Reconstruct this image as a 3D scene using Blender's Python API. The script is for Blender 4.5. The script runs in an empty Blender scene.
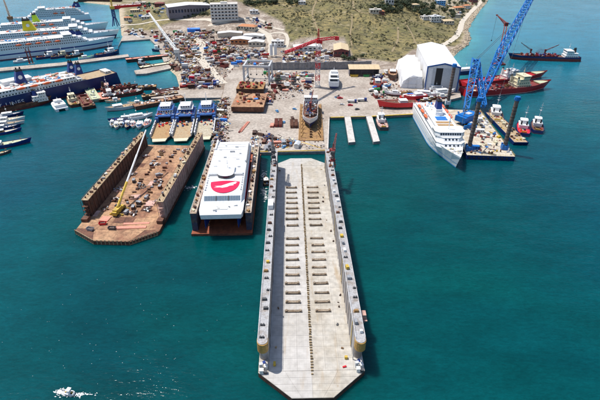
import bpy, math, random
import numpy as np
from math import sin, cos, pi, radians, atan2, hypot
from mathutils import Matrix, Vector
random.seed(7)
S = bpy.context.scene
COL = S.collection
# ------------------------------------------------------------------ camera
FPX, CAM_H = 440.0, 140.0                 # focal length in px of the 600 px wide photograph, drone height
PITCH = math.atan(273 / FPX)
cd = bpy.data.cameras.new('camera'); cd.sensor_width = 36; cd.lens = FPX / 600 * 36
cd.clip_start = 1; cd.clip_end = 20000
cam = bpy.data.objects.new('camera', cd); COL.objects.link(cam)
cam.location = (0, 0, CAM_H); cam.rotation_euler = (pi / 2 - PITCH, 0, 0)
S.camera = cam
# ------------------------------------------------------------------ sky, sun, exposure
SUN_EL = radians(66); SUN_DIR = (-0.90, 0.44)          # towards the sun, on the ground plane
w = bpy.data.worlds.new('World'); S.world = w; w.use_nodes = True
nt = w.node_tree; bg = nt.nodes['Background']
sky = nt.nodes.new('ShaderNodeTexSky'); sky.sky_type = 'NISHITA'; sky.sun_disc = False
sky.sun_elevation = SUN_EL; sky.sun_rotation = atan2(SUN_DIR[0], SUN_DIR[1])
nt.links.new(sky.outputs[0], bg.inputs[0]); bg.inputs[1].default_value = 0.13
sl = bpy.data.lights.new('sun', 'SUN'); sl.energy = 4.5; sl.angle = radians(0.53); sl.color = (1, 0.955, 0.89)
sun = bpy.data.objects.new('sun', sl); COL.objects.link(sun)
_d = Vector((-SUN_DIR[0] * cos(SUN_EL), -SUN_DIR[1] * cos(SUN_EL), -sin(SUN_EL)))
sun.rotation_euler = _d.to_track_quat('-Z', 'Y').to_euler(); sun.location = (-200, 300, 500)
S.view_settings.view_transform = 'Standard'; S.view_settings.look = 'None'
S.view_settings.exposure = 0.15; S.view_settings.gamma = 1
S.render.engine = 'CYCLES'
S.cycles.max_bounces = 5; S.cycles.caustics_reflective = False; S.cycles.caustics_refractive = False

# ------------------------------------------------------------------ ground survey: pixel of the photo -> place on the ground
_c, _s = cos(PITCH), sin(PITCH)
def flat(px, py, z=0.0):
    u, v = (px - 300) / FPX, (py - 200) / FPX
    dy, dz = _c - v * _s, -_s - v * _c
    t = (z - CAM_H) / dz
    return (u * t, dy * t)
def topx(X, Y, Z=0.0):
    zc = Y * _c - (Z - CAM_H) * _s
    up = Y * _s + (Z - CAM_H) * _c
    return 300 + FPX * X / zc, 200 - FPX * up / zc
LANDPX = [(60, -25), (76, -5), (82, 1), (119, 5), (122, 34), (128, 37), (150, 38.5), (158, 46), (165, 56), (168, 66), (177, 74),
          (180, 84), (175, 91), (160, 92), (150, 92.5), (152, 98), (190, 97), (221, 98), (213, 140), (216, 149), (250, 149), (326, 148), (327, 114), (412, 110), (425, 103),
          (455, 95), (456, 78), (452, 56), (459, 49), (467, 44), (470, 37), (467, 29), (472, 20), (479, 10), (486, 2), (492, -8), (505, -25)]
LAND = np.array([flat(*p, 2.0) for p in LANDPX])
def land_sd(X, Y):
    X = np.asarray(X, float); Y = np.asarray(Y, float)
    d2 = np.full(X.shape, 1e12); inside = np.zeros(X.shape, bool)
    n = len(LAND)
    for i in range(n):
        ax, ay = LAND[i]; bx, by = LAND[(i + 1) % n]
        ex, ey = bx - ax, by - ay
        t = np.clip(((X - ax) * ex + (Y - ay) * ey) / (ex * ex + ey * ey), 0, 1)
        d2 = np.minimum(d2, (X - ax - t * ex) ** 2 + (Y - ay - t * ey) ** 2)
        c = ((ay > Y) != (by > Y)) & (X < ex * (Y - ay) / (ey if abs(ey) > 1e-9 else 1e-9) + ax)
        inside ^= c
    return np.where(inside, 1, -1) * np.sqrt(d2)
def sstep(a, b, x):
    t = np.clip((np.asarray(x, float) - a) / (b - a), 0, 1); return t * t * (3 - 2 * t)
def height(X, Y):
    d = land_sd(X, Y)
    z = -3 + 5.1 * sstep(-9, 5, d)
    z = z + 30 * sstep(545, 860, Y) * sstep(12, 150, d) * sstep(-330, -80, X)
    z = z + 9 * sstep(560, 760, Y) * sstep(8, 60, d) * sstep(-330, -200, X) * (1 - sstep(-140, -60, X))
    X = np.asarray(X, float); Y = np.asarray(Y, float)
    bump = np.sin(X * .031 + 1.3) * np.sin(Y * .023) + .5 * np.sin(X * .083 + Y * .05)
    return z + 1.6 * bump * sstep(580, 700, Y) * sstep(25, 90, d)
_hx = np.arange(-640, 721, 4.); _hy = np.arange(260, 1601, 4.); _HT = height(*np.meshgrid(_hx, _hy))
def hq_(X, Y):
    i = min(max((X + 640) / 4, 0), len(_hx) - 1.001); j = min(max((Y - 260) / 4, 0), len(_hy) - 1.001); a, b = int(i), int(j); u, v = i - a, j - b
    return _HT[b, a] * (1 - u) * (1 - v) + _HT[b, a + 1] * u * (1 - v) + _HT[b + 1, a] * (1 - u) * v + _HT[b + 1, a + 1] * u * v
def at(px, py, up=0.0):
    z = 2.1
    for _ in range(14):
        X, Y = flat(px, py, z)
        z += 0.7 * (float(hq_(X, Y)) - z)
    z = max(z, 0)
    return (X, Y, z + up)
Q = 2.3                                                   # level of the quays
def aq(px, py, z=Q): X, Y = flat(px, py, z); return (X, Y, z)

# ------------------------------------------------------------------ materials
MATS = {}
def mat(name, col, rough=0.6, var=0.18, scale=0.35, col2=None, mix2=0.5, sharp=0.12, metal=0.0, bump=0.0, rnd=0.0, fine=3.0, world=False):
    if name in MATS: return MATS[name]
    m = bpy.data.materials.new(name); m.use_nodes = True; t = m.node_tree; N = t.nodes; L = t.links
    b = N['Principled BSDF']; b.inputs['Roughness'].default_value = rough; b.inputs['Metallic'].default_value = metal
    tc = N.new('ShaderNodeTexCoord'); oi = N.new('ShaderNodeObjectInfo')
    ad = N.new('ShaderNodeVectorMath'); ad.operation = 'ADD'
    ml = N.new('ShaderNodeVectorMath'); ml.operation = 'SCALE'; ml.inputs[3].default_value = 1.0
    cb = N.new('ShaderNodeCombineXYZ'); mm = N.new('ShaderNodeMath'); mm.operation = 'MULTIPLY'; mm.inputs[1].default_value = 90
    L.new(oi.outputs['Random'], mm.inputs[0]); L.new(mm.outputs[0], cb.inputs[0]); L.new(mm.outputs[0], cb.inputs[1])
    L.new(tc.outputs['Object'], ad.inputs[0]); L.new(cb.outputs[0], ad.inputs[1])
    if world: ad = N.new('ShaderNodeVectorMath'); ad.operation = 'ADD'; L.new(N.new('ShaderNodeNewGeometry').outputs['Position'], ad.inputs[0])
    n1 = N.new('ShaderNodeTexNoise'); n1.inputs['Scale'].default_value = scale; n1.inputs['Detail'].default_value = 6; n1.inputs['Roughness'].default_value = .65
    L.new(ad.outputs[0], n1.inputs['Vector'])
    n2 = N.new('ShaderNodeTexNoise'); n2.inputs['Scale'].default_value = scale * fine; n2.inputs['Detail'].default_value = 4
    L.new(ad.outputs[0], n2.inputs['Vector'])
    src = None
    if col2 is not None:
        r = N.new('ShaderNodeMapRange'); r.inputs[1].default_value = mix2 - sharp; r.inputs[2].default_value = mix2 + sharp
        L.new(n1.outputs[0], r.inputs[0])
        mx = N.new('ShaderNodeMix'); mx.data_type = 'RGBA'; mx.inputs[6].default_value = (*col, 1); mx.inputs[7].default_value = (*col2, 1)
        L.new(r.outputs[0], mx.inputs[0]); src = mx.outputs[2]
    hs = N.new('ShaderNodeHueSaturation')
    if src: L.new(src, hs.inputs['Color'])
    else: hs.inputs['Color'].default_value = (*col, 1)
    v = N.new('ShaderNodeMapRange'); v.inputs[1].default_value = .25; v.inputs[2].default_value = .75
    v.inputs[3].default_value = 1 - var * 1.3; v.inputs[4].default_value = 1 + var * .7
    L.new(n2.outputs[0], v.inputs[0])
    vs = v.outputs[0]
    if rnd:
        q = N.new('ShaderNodeMapRange'); q.inputs[3].default_value = 1 - rnd; q.inputs[4].default_value = 1 + rnd
        L.new(oi.outputs['Random'], q.inputs[0]); k = N.new('ShaderNodeMath'); k.operation = 'MULTIPLY'
        L.new(vs, k.inputs[0]); L.new(q.outputs[0], k.inputs[1]); vs = k.outputs[0]
    L.new(vs, hs.inputs['Value']); L.new(hs.outputs[0], b.inputs['Base Color'])
    if bump:
        bp = N.new('ShaderNodeBump'); bp.inputs['Strength'].default_value = bump; bp.inputs['Distance'].default_value = .3
        L.new(n2.outputs[0], bp.inputs['Height']); L.new(bp.outputs[0], b.inputs['Normal'])
    MATS[name] = m; return m
RUSTC = (0.16, 0.06, 0.03)
M = dict(
    white=mat('white_paint', (.80, .80, .79), .45, .10, .3),
    whited=mat('weathered_white_paint', (.74, .73, .70), .5, .16, .5, (.34, .22, .14), .70, .07),
    wgrey=mat('pale_grey_paint', (.55, .56, .57), .5, .15, .4),
    grey=mat('grey_paint', (.30, .31, .33), .55, .2, .4),
    dgrey=mat('dark_grey_steel', (.075, .075, .08), .55, .25, .5),
    black=mat('black_rubber', (.018, .018, .02), .7, .2, .6),
    glass=mat('dark_window_glass', (.02, .028, .04), .08, .1, .5),
    bglass=mat('grey_blue_window_glass', (.14, .20, .26), .10, .15, .5),
    navy=mat('navy_hull_paint', (.006, .020, .115), .35, .2, .15),
    navyf=mat('navy_funnel_paint', (.008, .035, .20), .4, .12, .3),
    blue=mat('bright_blue_paint', (.02, .105, .36), .5, .3, .5, (.06, .14, .30), .58, .1),
    crane=mat('crane_blue_paint', (.005, .150, .48), .45, .25, .5),
    lblue=mat('light_blue_paint', (.10, .35, .70), .5, .15, .4),
    red=mat('red_hull_paint', (.42, .014, .018), .4, .2, .3),
    bred=mat('bright_red_paint', (.62, .010, .022), .4, .12, .3),
    dred=mat('dull_red_paint', (.22, .028, .025), .6, .3, .4, RUSTC, .58, .12),
    boot=mat('antifouling_red', (.20, .022, .02), .6, .2, .4),
    orange=mat('lifeboat_orange', (.80, .13, .03), .45, .1, .5),
    yellow=mat('yellow_paint', (.60, .40, .04), .6, .25, .5, (.34, .24, .10), .60, .1),
    fyellow=mat('funnel_yellow', (.80, .62, .01), .45, .08, .5),
    lime=mat('funnel_lime', (.55, .75, .03), .45, .08, .5),
    green=mat('green_paint', (.02, .26, .07), .5, .15, .5),
    dkgreen=mat('green_deck', (.10, .26, .17), .6, .2, .4),
    rust=mat('rusty_steel', (.19, .08, .045), .8, .35, .25, (.09, .035, .022), .52, .12),
    drust=mat('dark_rusty_steel', (.115, .05, .032), .8, .4, .25, (.045, .026, .02), .5, .12),
    rustdeck=mat('ochre_rust_deck', (.46, .27, .15), .85, .38, .09, (.25, .115, .065), .54, .12, fine=7, world=True),
    rustpink=mat('faded_red_plating', (.62, .40, .34), .8, .28, .12, (.42, .23, .17), .56, .12, fine=5),
    ochre=mat('ochre_paint', (.36, .205, .075), .75, .3, .3, (.22, .11, .05), .56, .1),
    tan=mat('tan_deck', (.43, .32, .19), .75, .25, .35, (.36, .20, .09), .6, .1),
    tand=mat('orange_tan_deck', (.40, .25, .11), .75, .25, .35, (.34, .16, .06), .6, .1),
    cream=mat('cream_paint', (.66, .60, .42), .55, .15, .4),
    pgreen=mat('pale_green_deck', (.50, .53, .34), .6, .2, .4),
    salmon=mat('salmon_deck', (.66, .27, .19), .7, .2, .4),
    conc=mat('quay_concrete', (.455, .395, .335), .85, .30, .05, (.315, .26, .21), .54, .12, fine=9),
    concl=mat('pale_concrete', (.56, .53, .49), .85, .16, .2, (.40, .36, .31), .62, .1),
    concg=mat('grey_concrete_wall', (.27, .265, .27), .85, .25, .15, (.19, .185, .19), .55, .1),
    dock=mat('pale_dock_plate', (.52, .50, .475), .8, .15, .05, (.44, .415, .38), .55, .12, rnd=.018, fine=9, world=True),
    dockr=mat('stained_dock_plate', (.505, .478, .43), .8, .2, .06, (.39, .34, .265), .56, .13, rnd=.02, fine=7, world=True),
    dockw=mat('dock_wall_steel', (.38, .365, .36), .7, .22, .14, (.25, .19, .15), .58, .1),
    docktop=mat('dock_wall_walkway', (.40, .395, .40), .8, .25, .35, (.26, .22, .19), .56, .1, fine=5),
    wood=mat('brown_timber', (.17, .10, .05), .85, .3, .8),
    stone=mat('shore_rock', (.47, .38, .28), .9, .3, .3, (.30, .23, .16), .5, .12),
    road=mat('dusty_road', (.55, .49, .40), .9, .12, .12),
    path=mat('dirt_track', (.27, .21, .115), .95, .15, .12),
    roofw=mat('white_sheet_roof', (.74, .73, .72), .5, .10, .25),
    rooft=mat('tan_sheet_roof', (.60, .46, .28), .6, .15, .2),
    roofo=mat('orange_tile_roof', (.52, .21, .09), .8, .2, .5),
    wallc=mat('cream_render', (.62, .54, .42), .85, .12, .3),
    wallw=mat('white_render', (.72, .69, .65), .8, .10, .3),
    wallg=mat('grey_purple_cladding', (.20, .18, .21), .7, .2, .3),
    wallr=mat('dark_red_cladding', (.20, .055, .05), .7, .2, .4),
    leaf=mat('dark_leaves', (.030, .052, .016), .7, .4, .4, rnd=.3),
    leaf2=mat('olive_leaves', (.070, .085, .028), .75, .4, .4, rnd=.3),
    scrub=mat('hill_scrub_leaves', (.085, .085, .034), .85, .45, .03, (.135, .115, .05), .55, .15, fine=20),
    bark=mat('tree_bark', (.09, .06, .04), .9, .3, 1),
    foam=mat('white_foam', (.80, .84, .84), .6, .1, 2),
    tarp=mat('blue_tarpaulin', (.03, .22, .72), .55, .2, .5),
    plastic=mat('white_shrink_wrap', (.82, .82, .82), .45, .10, .3, bump=.5),
    scrapc=mat('mixed_scrap', (.19, .12, .085), .8, .5, .5, (.10, .075, .07), .5, .1, rnd=.35),
    bird=mat('logo_red', (.62, .003, .060), .45, .03, .5),
)
# ------------------------------------------------------------------ mesh builder
class MB:
    def __init__(s): s.v = []; s.f = []; s.mi = []
    def _q(s, idx, m): s.f.append(tuple(idx)); s.mi.append(m)
    def face(s, pts, m=0):
        b = len(s.v); s.v += [tuple(p) for p in pts]; s._q(range(b, b + len(pts)), m); return s
    def box(s, x0, x1, y0, y1, z0, z1, m=0, top=None):
        b = len(s.v)
        s.v += [(x0, y0, z0), (x1, y0, z0), (x1, y1, z0), (x0, y1, z0), (x0, y0, z1), (x1, y0, z1), (x1, y1, z1), (x0, y1, z1)]
        for f, k in (((3, 2, 1, 0), m), ((4, 5, 6, 7), m if top is None else top), ((0, 1, 5, 4), m), ((1, 2, 6, 5), m), ((2, 3, 7, 6), m), ((3, 0, 4, 7), m)):
            s._q([b + i for i in f], k)
        return s
    def rbox(s, cx, cy, z0, sx, sy, sz, a=0, m=0, top=None, tilt=0):
        b = len(s.v); s.box(-sx / 2, sx / 2, -sy / 2, sy / 2, 0, sz, m, top)
        ca, sa = cos(a), sin(a); ct, st = cos(tilt), sin(tilt)
        for i in range(b, len(s.v)):
            x, y, z = s.v[i]; x, z = x * ct - z * st, x * st + z * ct
            s.v[i] = (cx + x * ca - y * sa, cy + x * sa + y * ca, z0 + z)
        return s
    def prism(s, pts, z0, z1, m=0, top=None, pts1=None):
        pts1 = pts1 or pts; n = len(pts); b = len(s.v)
        if sum(pts[i][0] * pts[(i + 1) % n][1] - pts[(i + 1) % n][0] * pts[i][1] for i in range(n)) < 0: pts = pts[::-1]; pts1 = pts1[::-1]
        s.v += [(p[0], p[1], z0) for p in pts] + [(p[0], p[1], z1) for p in pts1]
        s._q([b + n - 1 - i for i in range(n)], m); s._q([b + n + i for i in range(n)], m if top is None else top)
        for i in range(n): j = (i + 1) % n; s._q((b + i, b + j, b + n + j, b + n + i), m)
        return s
    def tube(s, p, q, r, n=5, m=0, r2=None):
        p = Vector(p); q = Vector(q); d = q - p
        if d.length < 1e-6: return s
        d.normalize(); u = d.orthogonal().normalized(); w_ = d.cross(u); r2 = r if r2 is None else r2
        b = len(s.v)
        for c, rr in ((p, r), (q, r2)):
            for i in range(n):
                a = 2 * pi * i / n; s.v.append(tuple(c + (u * cos(a) + w_ * sin(a)) * rr))
        for i in range(n): j = (i + 1) % n; s._q((b + i, b + j, b + n + j, b + n + i), m)
        s._q([b + n - 1 - i for i in range(n)], m); s._q([b + n + i for i in range(n)], m); return s
    def rings(s, rs, m=0, cap=True, closed=True):
        n = len(rs[0]); b = len(s.v)
        for r in rs: s.v += [tuple(p) for p in r]
        for k in range(len(rs) - 1):
            for i in range(n if closed else n - 1):
                j = (i + 1) % n; s._q((b + k * n + i, b + k * n + j, b + (k + 1) * n + j, b + (k + 1) * n + i), m)
        if cap: s._q([b + n - 1 - i for i in range(n)], m); s._q([b + (len(rs) - 1) * n + i for i in range(n)], m)
        return s
    def lattice(s, p, q, w0, w1, n, r, m=0, alt=None):
        p = Vector(p); q = Vector(q); d = (q - p).normalized(); u = d.cross(Vector((0, 0, 1)))
        u = u.normalized() if u.length > .05 else Vector((1, 0, 0)); k = d.cross(u).normalized()
        def c(t, i):
            ww = (w0 + (w1 - w0) * t) / 2; sx, sy = ((1, 1), (-1, 1), (-1, -1), (1, -1))[i % 4]
            return p + (q - p) * t + u * ww * sx + k * ww * sy
        for i in range(4):
            for a in range(n):
                mm = m if alt is None or (a // 2) % 2 == 0 else alt
                s.tube(c(a / n, i), c((a + 1) / n, i), r, 4, mm)
                s.tube(c(a / n, i), c((a + 1) / n, i + 1) if a % 2 else c((a + 1) / n, i + 3), r * .62, 3, mm)
                s.tube(c(a / n, i), c(a / n, i + 1), r * .55, 3, mm)
        return s
    def shift(s, b, dx=0, dy=0, dz=0, a=0):
        ca, sa = cos(a), sin(a)
        for i in range(b, len(s.v)):
            x, y, z = s.v[i]; s.v[i] = (dx + x * ca - y * sa, dy + x * sa + y * ca, dz + z)
        return s
    def mesh(s, name, mats):
        me = bpy.data.meshes.new(name); me.from_pydata(s.v, [], s.f)
        for m in (mats if isinstance(mats, (list, tuple)) else [mats]): me.materials.append(m)
        me.polygons.foreach_set('material_index', s.mi); me.update(); return me
    def build(s, name, mats, parent=None, loc=(0, 0, 0), rz=0, smooth=False):
        me = s.mesh(name, mats)
        if smooth: me.polygons.foreach_set('use_smooth', [True] * len(me.polygons))
        return obj(name, me, parent, loc, rz)
def obj(name, me, parent=None, loc=(0, 0, 0), rz=0):
    o = bpy.data.objects.new(name, me); COL.objects.link(o); o.location = loc; o.rotation_euler = (0, 0, rz)
    if parent is not None: o.parent = parent
    return o
TAGGED = []
def tag(o, label=None, cat=None, group=None, kind=None):
    if label: o['label'] = label; TAGGED.append(o)
    if cat: o['category'] = cat
    if group: o['group'] = group
    if kind: o['kind'] = kind
    return o
def thing(name, label, cat, loc=(0, 0, 0), rz=0, group=None):
    return tag(obj(name, None, None, loc, rz), label, cat, group)
KIDS = {}
def clone(root, loc, rz=0, label=None, group=None, scale=None, mats=None):
    """copy a thing with its parts and sub-parts (mesh data shared)"""
    def cp(o, par):
        c = o.copy(); COL.objects.link(c); c.parent = par
        for ch in KIDS.get(o.name, ()): cp(ch, c)
        return c
    def learn(o):
        if o.name not in KIDS:
            KIDS[o.name] = list(o.children)
            for c in o.children: learn(c)
    learn(root)
    r = cp(root, None); r.location = loc; r.rotation_euler = (0, 0, rz)
    if scale: r.scale = scale if isinstance(scale, tuple) else (scale,) * 3
    if label: r['label'] = label
    if group: r['group'] = group
    if 'kind' in r: del r['kind']
    TAGGED.append(r); return r
def struct(o): o['kind'] = 'structure'; return o
def line(sx, sy, bx, by, z=0.0):
    """stern pixel, bow pixel at level z -> centre, heading, length"""
    a = flat(sx, sy, z); b = flat(bx, by, z)
    return ((a[0] + b[0]) / 2, (a[1] + b[1]) / 2), atan2(b[1] - a[1], b[0] - a[0]), hypot(b[0] - a[0], b[1] - a[1])

# ================================================================== SETTING
def grid_mesh(name, xs, ys, zf, mats, attr=None):
    X, Y = np.meshgrid(xs, ys); Z = zf(X, Y); nx, ny = len(xs), len(ys)
    co = np.stack([X, Y, Z], -1).reshape(-1, 3)
    i = np.arange((ny - 1) * (nx - 1)); r, c = i // (nx - 1), i % (nx - 1)
    a = r * nx + c; F = np.stack([a, a + 1, a + nx + 1, a + nx], 1)
    keep = None
    me = bpy.data.meshes.new(name)
    me.vertices.add(len(co)); me.vertices.foreach_set('co', co.ravel())
    me.loops.add(len(F) * 4); me.loops.foreach_set('vertex_index', F.ravel().astype(np.int32))
    me.polygons.add(len(F)); me.polygons.foreach_set('loop_start', np.arange(len(F), dtype=np.int32) * 4)
    me.polygons.foreach_set('use_smooth', np.ones(len(F), bool))
    me.update(); me.validate()
    me.materials.append(mats)
    if attr is not None:
        A = attr(X, Y, Z)                      # (ny,nx,4)
        ca = me.color_attributes.new('cover', 'FLOAT_COLOR', 'POINT')
        ca.data.foreach_set('color', A.reshape(-1).astype(np.float32))
    return me
# --- water
def water_material():
    m = bpy.data.materials.new('sea_water'); m.use_nodes = True; t = m.node_tree; N = t.nodes; L = t.links
    b = N['Principled BSDF']; b.inputs['Roughness'].default_value = .11; b.inputs['IOR'].default_value = 1.33; b.inputs['Specular IOR Level'].default_value = .22
    b.inputs['Subsurface Weight'].default_value = 1; b.inputs['Subsurface Radius'].default_value = (.5, 1, 1); b.inputs['Subsurface Scale'].default_value = 6; b.subsurface_method = 'BURLEY'
    tc = N.new('ShaderNodeTexCoord'); at_ = N.new('ShaderNodeVertexColor'); at_.layer_name = 'cover'
    sep = N.new('ShaderNodeSeparateColor'); L.new(at_.outputs[0], sep.inputs[0])
    n1 = N.new('ShaderNodeTexNoise'); n1.inputs['Scale'].default_value = .006; n1.inputs['Detail'].default_value = 5; n1.inputs['Distortion'].default_value = .6
    L.new(tc.outputs['Object'], n1.inputs['Vector'])
    r = N.new('ShaderNodeMapRange'); r.inputs[1].default_value = .36; r.inputs[2].default_value = .64; L.new(n1.outputs[0], r.inputs[0])
    m1 = N.new('ShaderNodeMix'); m1.data_type = 'RGBA'; L.new(r.outputs[0], m1.inputs[0])
    m1.inputs[6].default_value = (.0006, .044, .056, 1); m1.inputs[7].default_value = (.0008, .066, .062, 1)
    def streak(scale, sx, sy, rot, a, bb, lo, hi, src):
        mp = N.new('ShaderNodeMapping'); mp.inputs['Scale'].default_value = (sx, sy, 1); mp.inputs['Rotation'].default_value = (0, 0, rot); L.new(tc.outputs['Object'], mp.inputs['Vector'])
        n = N.new('ShaderNodeTexNoise'); n.inputs['Scale'].default_value = scale; n.inputs['Detail'].default_value = 5; n.inputs['Roughness'].default_value = .6; n.inputs['Distortion'].default_value = .5; L.new(mp.outputs[0], n.inputs['Vector'])
        rr_ = N.new('ShaderNodeMapRange'); rr_.inputs[1].default_value = a; rr_.inputs[2].default_value = bb; rr_.inputs[3].default_value = lo; rr_.inputs[4].default_value = hi; L.new(n.outputs[0], rr_.inputs[0])
        h_ = N.new('ShaderNodeHueSaturation'); L.new(rr_.outputs[0], h_.inputs['Value']); L.new(src, h_.inputs['Color']); return h_.outputs[0]
    m2 = N.new('ShaderNodeMix'); m2.data_type = 'RGBA'; L.new(sep.outputs[1], m2.inputs[0]); L.new(m1.outputs[2], m2.inputs[6])
    m2.inputs[7].default_value = (.002, .150, .245, 1)          # open, bluer water of the outer bay, blue sky reflection partly put into its colour
    m3 = N.new('ShaderNodeMix'); m3.data_type = 'RGBA'; L.new(sep.outputs[0], m3.inputs[0]); L.new(m2.outputs[2], m3.inputs[6])
    m3.inputs[7].default_value = (.06, .30, .30, 1)           # pale sand under the shallows
    wc = streak(.33, 1, 2.6, .3, .3, .7, .84, 1.16, m3.outputs[2]); wc = streak(.035, 1, 2.2, -.5, .3, .7, .82, 1.16, wc); wc = streak(1.1, 1, 2.2, .1, .3, .7, .90, 1.10, wc)   # ripple and swell shading put into the colour, with wind streaks
    L.new(wc, b.inputs['Base Color'])
    def wave(scale, sx, sy, rot, det=4, dist=.3):
        mp = N.new('ShaderNodeMapping'); mp.inputs['Scale'].default_value = (sx, sy, 1); mp.inputs['Rotation'].default_value = (0, 0, rot)
        L.new(tc.outputs['Object'], mp.inputs['Vector'])
        n = N.new('ShaderNodeTexNoise'); n.inputs['Scale'].default_value = scale; n.inputs['Detail'].default_value = det; n.inputs['Distortion'].default_value = dist
        L.new(mp.outputs[0], n.inputs['Vector']); return n.outputs[0]
    a1 = wave(.50, 1, 2.4, .25); a2 = wave(.13, 1, 2.0, -.2, 4)
    ad = N.new('ShaderNodeMath'); ad.operation = 'MULTIPLY_ADD'; L.new(a2, ad.inputs[0]); ad.inputs[1].default_value = 2.2; L.new(a1, ad.inputs[2])
    gust = N.new('ShaderNodeTexNoise'); gust.inputs['Scale'].default_value = .012; gust.inputs['Detail'].default_value = 3; L.new(tc.outputs['Object'], gust.inputs['Vector'])
    gr = N.new('ShaderNodeMapRange'); gr.inputs[1].default_value = .35; gr.inputs[2].default_value = .65; gr.inputs[3].default_value = .16; gr.inputs[4].default_value = .46
    L.new(gust.outputs[0], gr.inputs[0])
    bp = N.new('ShaderNodeBump'); L.new(gr.outputs[0], bp.inputs['Strength']); bp.inputs['Distance'].default_value = .45
    L.new(ad.outputs[0], bp.inputs['Height']); L.new(bp.outputs[0], b.inputs['Normal'])
    return m
def water_attr(X, Y, Z):
    d = -land_sd(X, Y)
    sh = (1 - sstep(-4, 45, d)) ** 1.6 * sstep(430, 520, Y) * .75
    sh = np.maximum(sh, .16 * (1 - sstep(0, 260, d)) * sstep(380, 620, Y) * sstep(60, 200, X))
    op = np.clip(sstep(300, 720, Y) * .85 + .15 * sstep(60, 200, -X) + .16 * sstep(70, 240, X), 0, 1)
    return np.stack([sh, op, 0 * X, 1 + 0 * X], -1)
xs = np.concatenate([[-9000, -4000, -2000, -1200], np.arange(-800, 801, 16.), [1200, 2000, 4000, 9000]])
ys = np.concatenate([[-4000, -1500, -500], np.arange(-100, 1301, 16.), [1600, 2200, 4000, 9000, 16000]])
struct(obj('sea', grid_mesh('sea', xs, ys, lambda X, Y: 0 * X, water_material(), water_attr)))
# --- land
HILLPX = [(60, 22), (110, 26), (150, 33), (195, 27), (214, 30), (232, 20), (262, 27), (283, 33), (290, 46), (300, 43), (345, 42), (352, 57), (395, 62), (412, 50), (430, 46), (470, 46)]
hx = np.array([p[0] for p in HILLPX], float); hy = np.array([p[1] for p in HILLPX], float)
def land_attr(X, Y, Z):
    zc = Y * _c - (2 - CAM_H) * _s; up = Y * _s + (2 - CAM_H) * _c
    px = 300 + FPX * X / zc; py = 200 - FPX * up / zc
    b = np.interp(px, hx, hy)
    hill = 1 - sstep(-1.0, 1.5, py - b)
    d = land_sd(X, Y)
    beach = 1 - sstep(4, 13, d + 3 * np.sin(X * .2) * np.sin(Y * .15))
    town = sstep(400, 425, px) * (1 - sstep(8, 22, py - (px - 425) * .1)) + .6 * (1 - sstep(150, 240, px)) * (1 - sstep(4, 14, py))
    return np.stack([hill, beach, np.clip(town, 0, 1), 1 + 0 * X], -1)
def land_material():
    m = bpy.data.materials.new('yard_and_hill_ground'); m.use_nodes = True; t = m.node_tree; N = t.nodes; L = t.links
    b = N['Principled BSDF']; b.inputs['Roughness'].default_value = .95
    tc = N.new('ShaderNodeTexCoord'); vc = N.new('ShaderNodeVertexColor'); vc.layer_name = 'cover'
    sep = N.new('ShaderNodeSeparateColor'); L.new(vc.outputs[0], sep.inputs[0])
    def noise(s, d=6, dist=0., rough=.6):
        n = N.new('ShaderNodeTexNoise'); n.inputs['Scale'].default_value = s; n.inputs['Detail'].default_value = d; n.inputs['Distortion'].default_value = dist
        n.inputs['Roughness'].default_value = rough; L.new(tc.outputs['Object'], n.inputs['Vector']); return n.outputs[0]
    def rng(x, a, bb, c=0., d=1.):
        r = N.new('ShaderNodeMapRange'); r.inputs[1].default_value = a; r.inputs[2].default_value = bb; r.inputs[3].default_value = c; r.inputs[4].default_value = d
        L.new(x, r.inputs[0]); return r.outputs[0]
    def mix(f, A, B):
        x = N.new('ShaderNodeMix'); x.data_type = 'RGBA'; L.new(f, x.inputs[0])
        for k, c in ((6, A), (7, B)):
            if isinstance(c, tuple): x.inputs[k].default_value = (*c, 1)
            else: L.new(c, x.inputs[k])
        return x.outputs[2]
    yard = mix(rng(noise(.045, 8, .6, .7), .40, .58), (.47, .40, .33), (.24, .185, .14))
    yard = mix(rng(noise(.30, 6, .4, .7), .50, .64), yard, (.135, .095, .07))
    grass = mix(rng(noise(.018, 8, .8, .7), .40, .60), (.275, .215, .085), (.165, .148, .052))
    grass = mix(rng(noise(.030, 8, 1.0, .75), .47, .60), grass, (.125, .108, .042))
    grass = mix(rng(noise(.14, 7, .3, .75), .48, .60), grass, (.066, .060, .027))
    grass = mix(rng(noise(.07, 6, 1.2), .58, .70), grass, (.36, .29, .17))
    town = mix(rng(noise(.05, 5), .42, .58), (.42, .36, .26), (.20, .17, .09))
    col = mix(sep.outputs[0], yard, grass)
    col = mix(sep.outputs[2], col, town)
    beach = mix(rng(noise(.3, 5), .4, .6), (.52, .43, .31), (.34, .27, .18))
    col = mix(sep.outputs[1], col, beach)
    L.new(col, b.inputs['Base Color'])
    bp = N.new('ShaderNodeBump'); bp.inputs['Strength'].default_value = .7; bp.inputs['Distance'].default_value = 1.2
    L.new(noise(.35, 6), bp.inputs['Height']); L.new(bp.outputs[0], b.inputs['Normal'])
    return m
xs = np.arange(-620, 701, 4.); ys = np.concatenate([np.arange(270, 1100, 4.), np.arange(1100, 2300, 30.)])
struct(obj('ground', grid_mesh('ground', xs, ys, height, land_material(), land_attr)))
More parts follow.
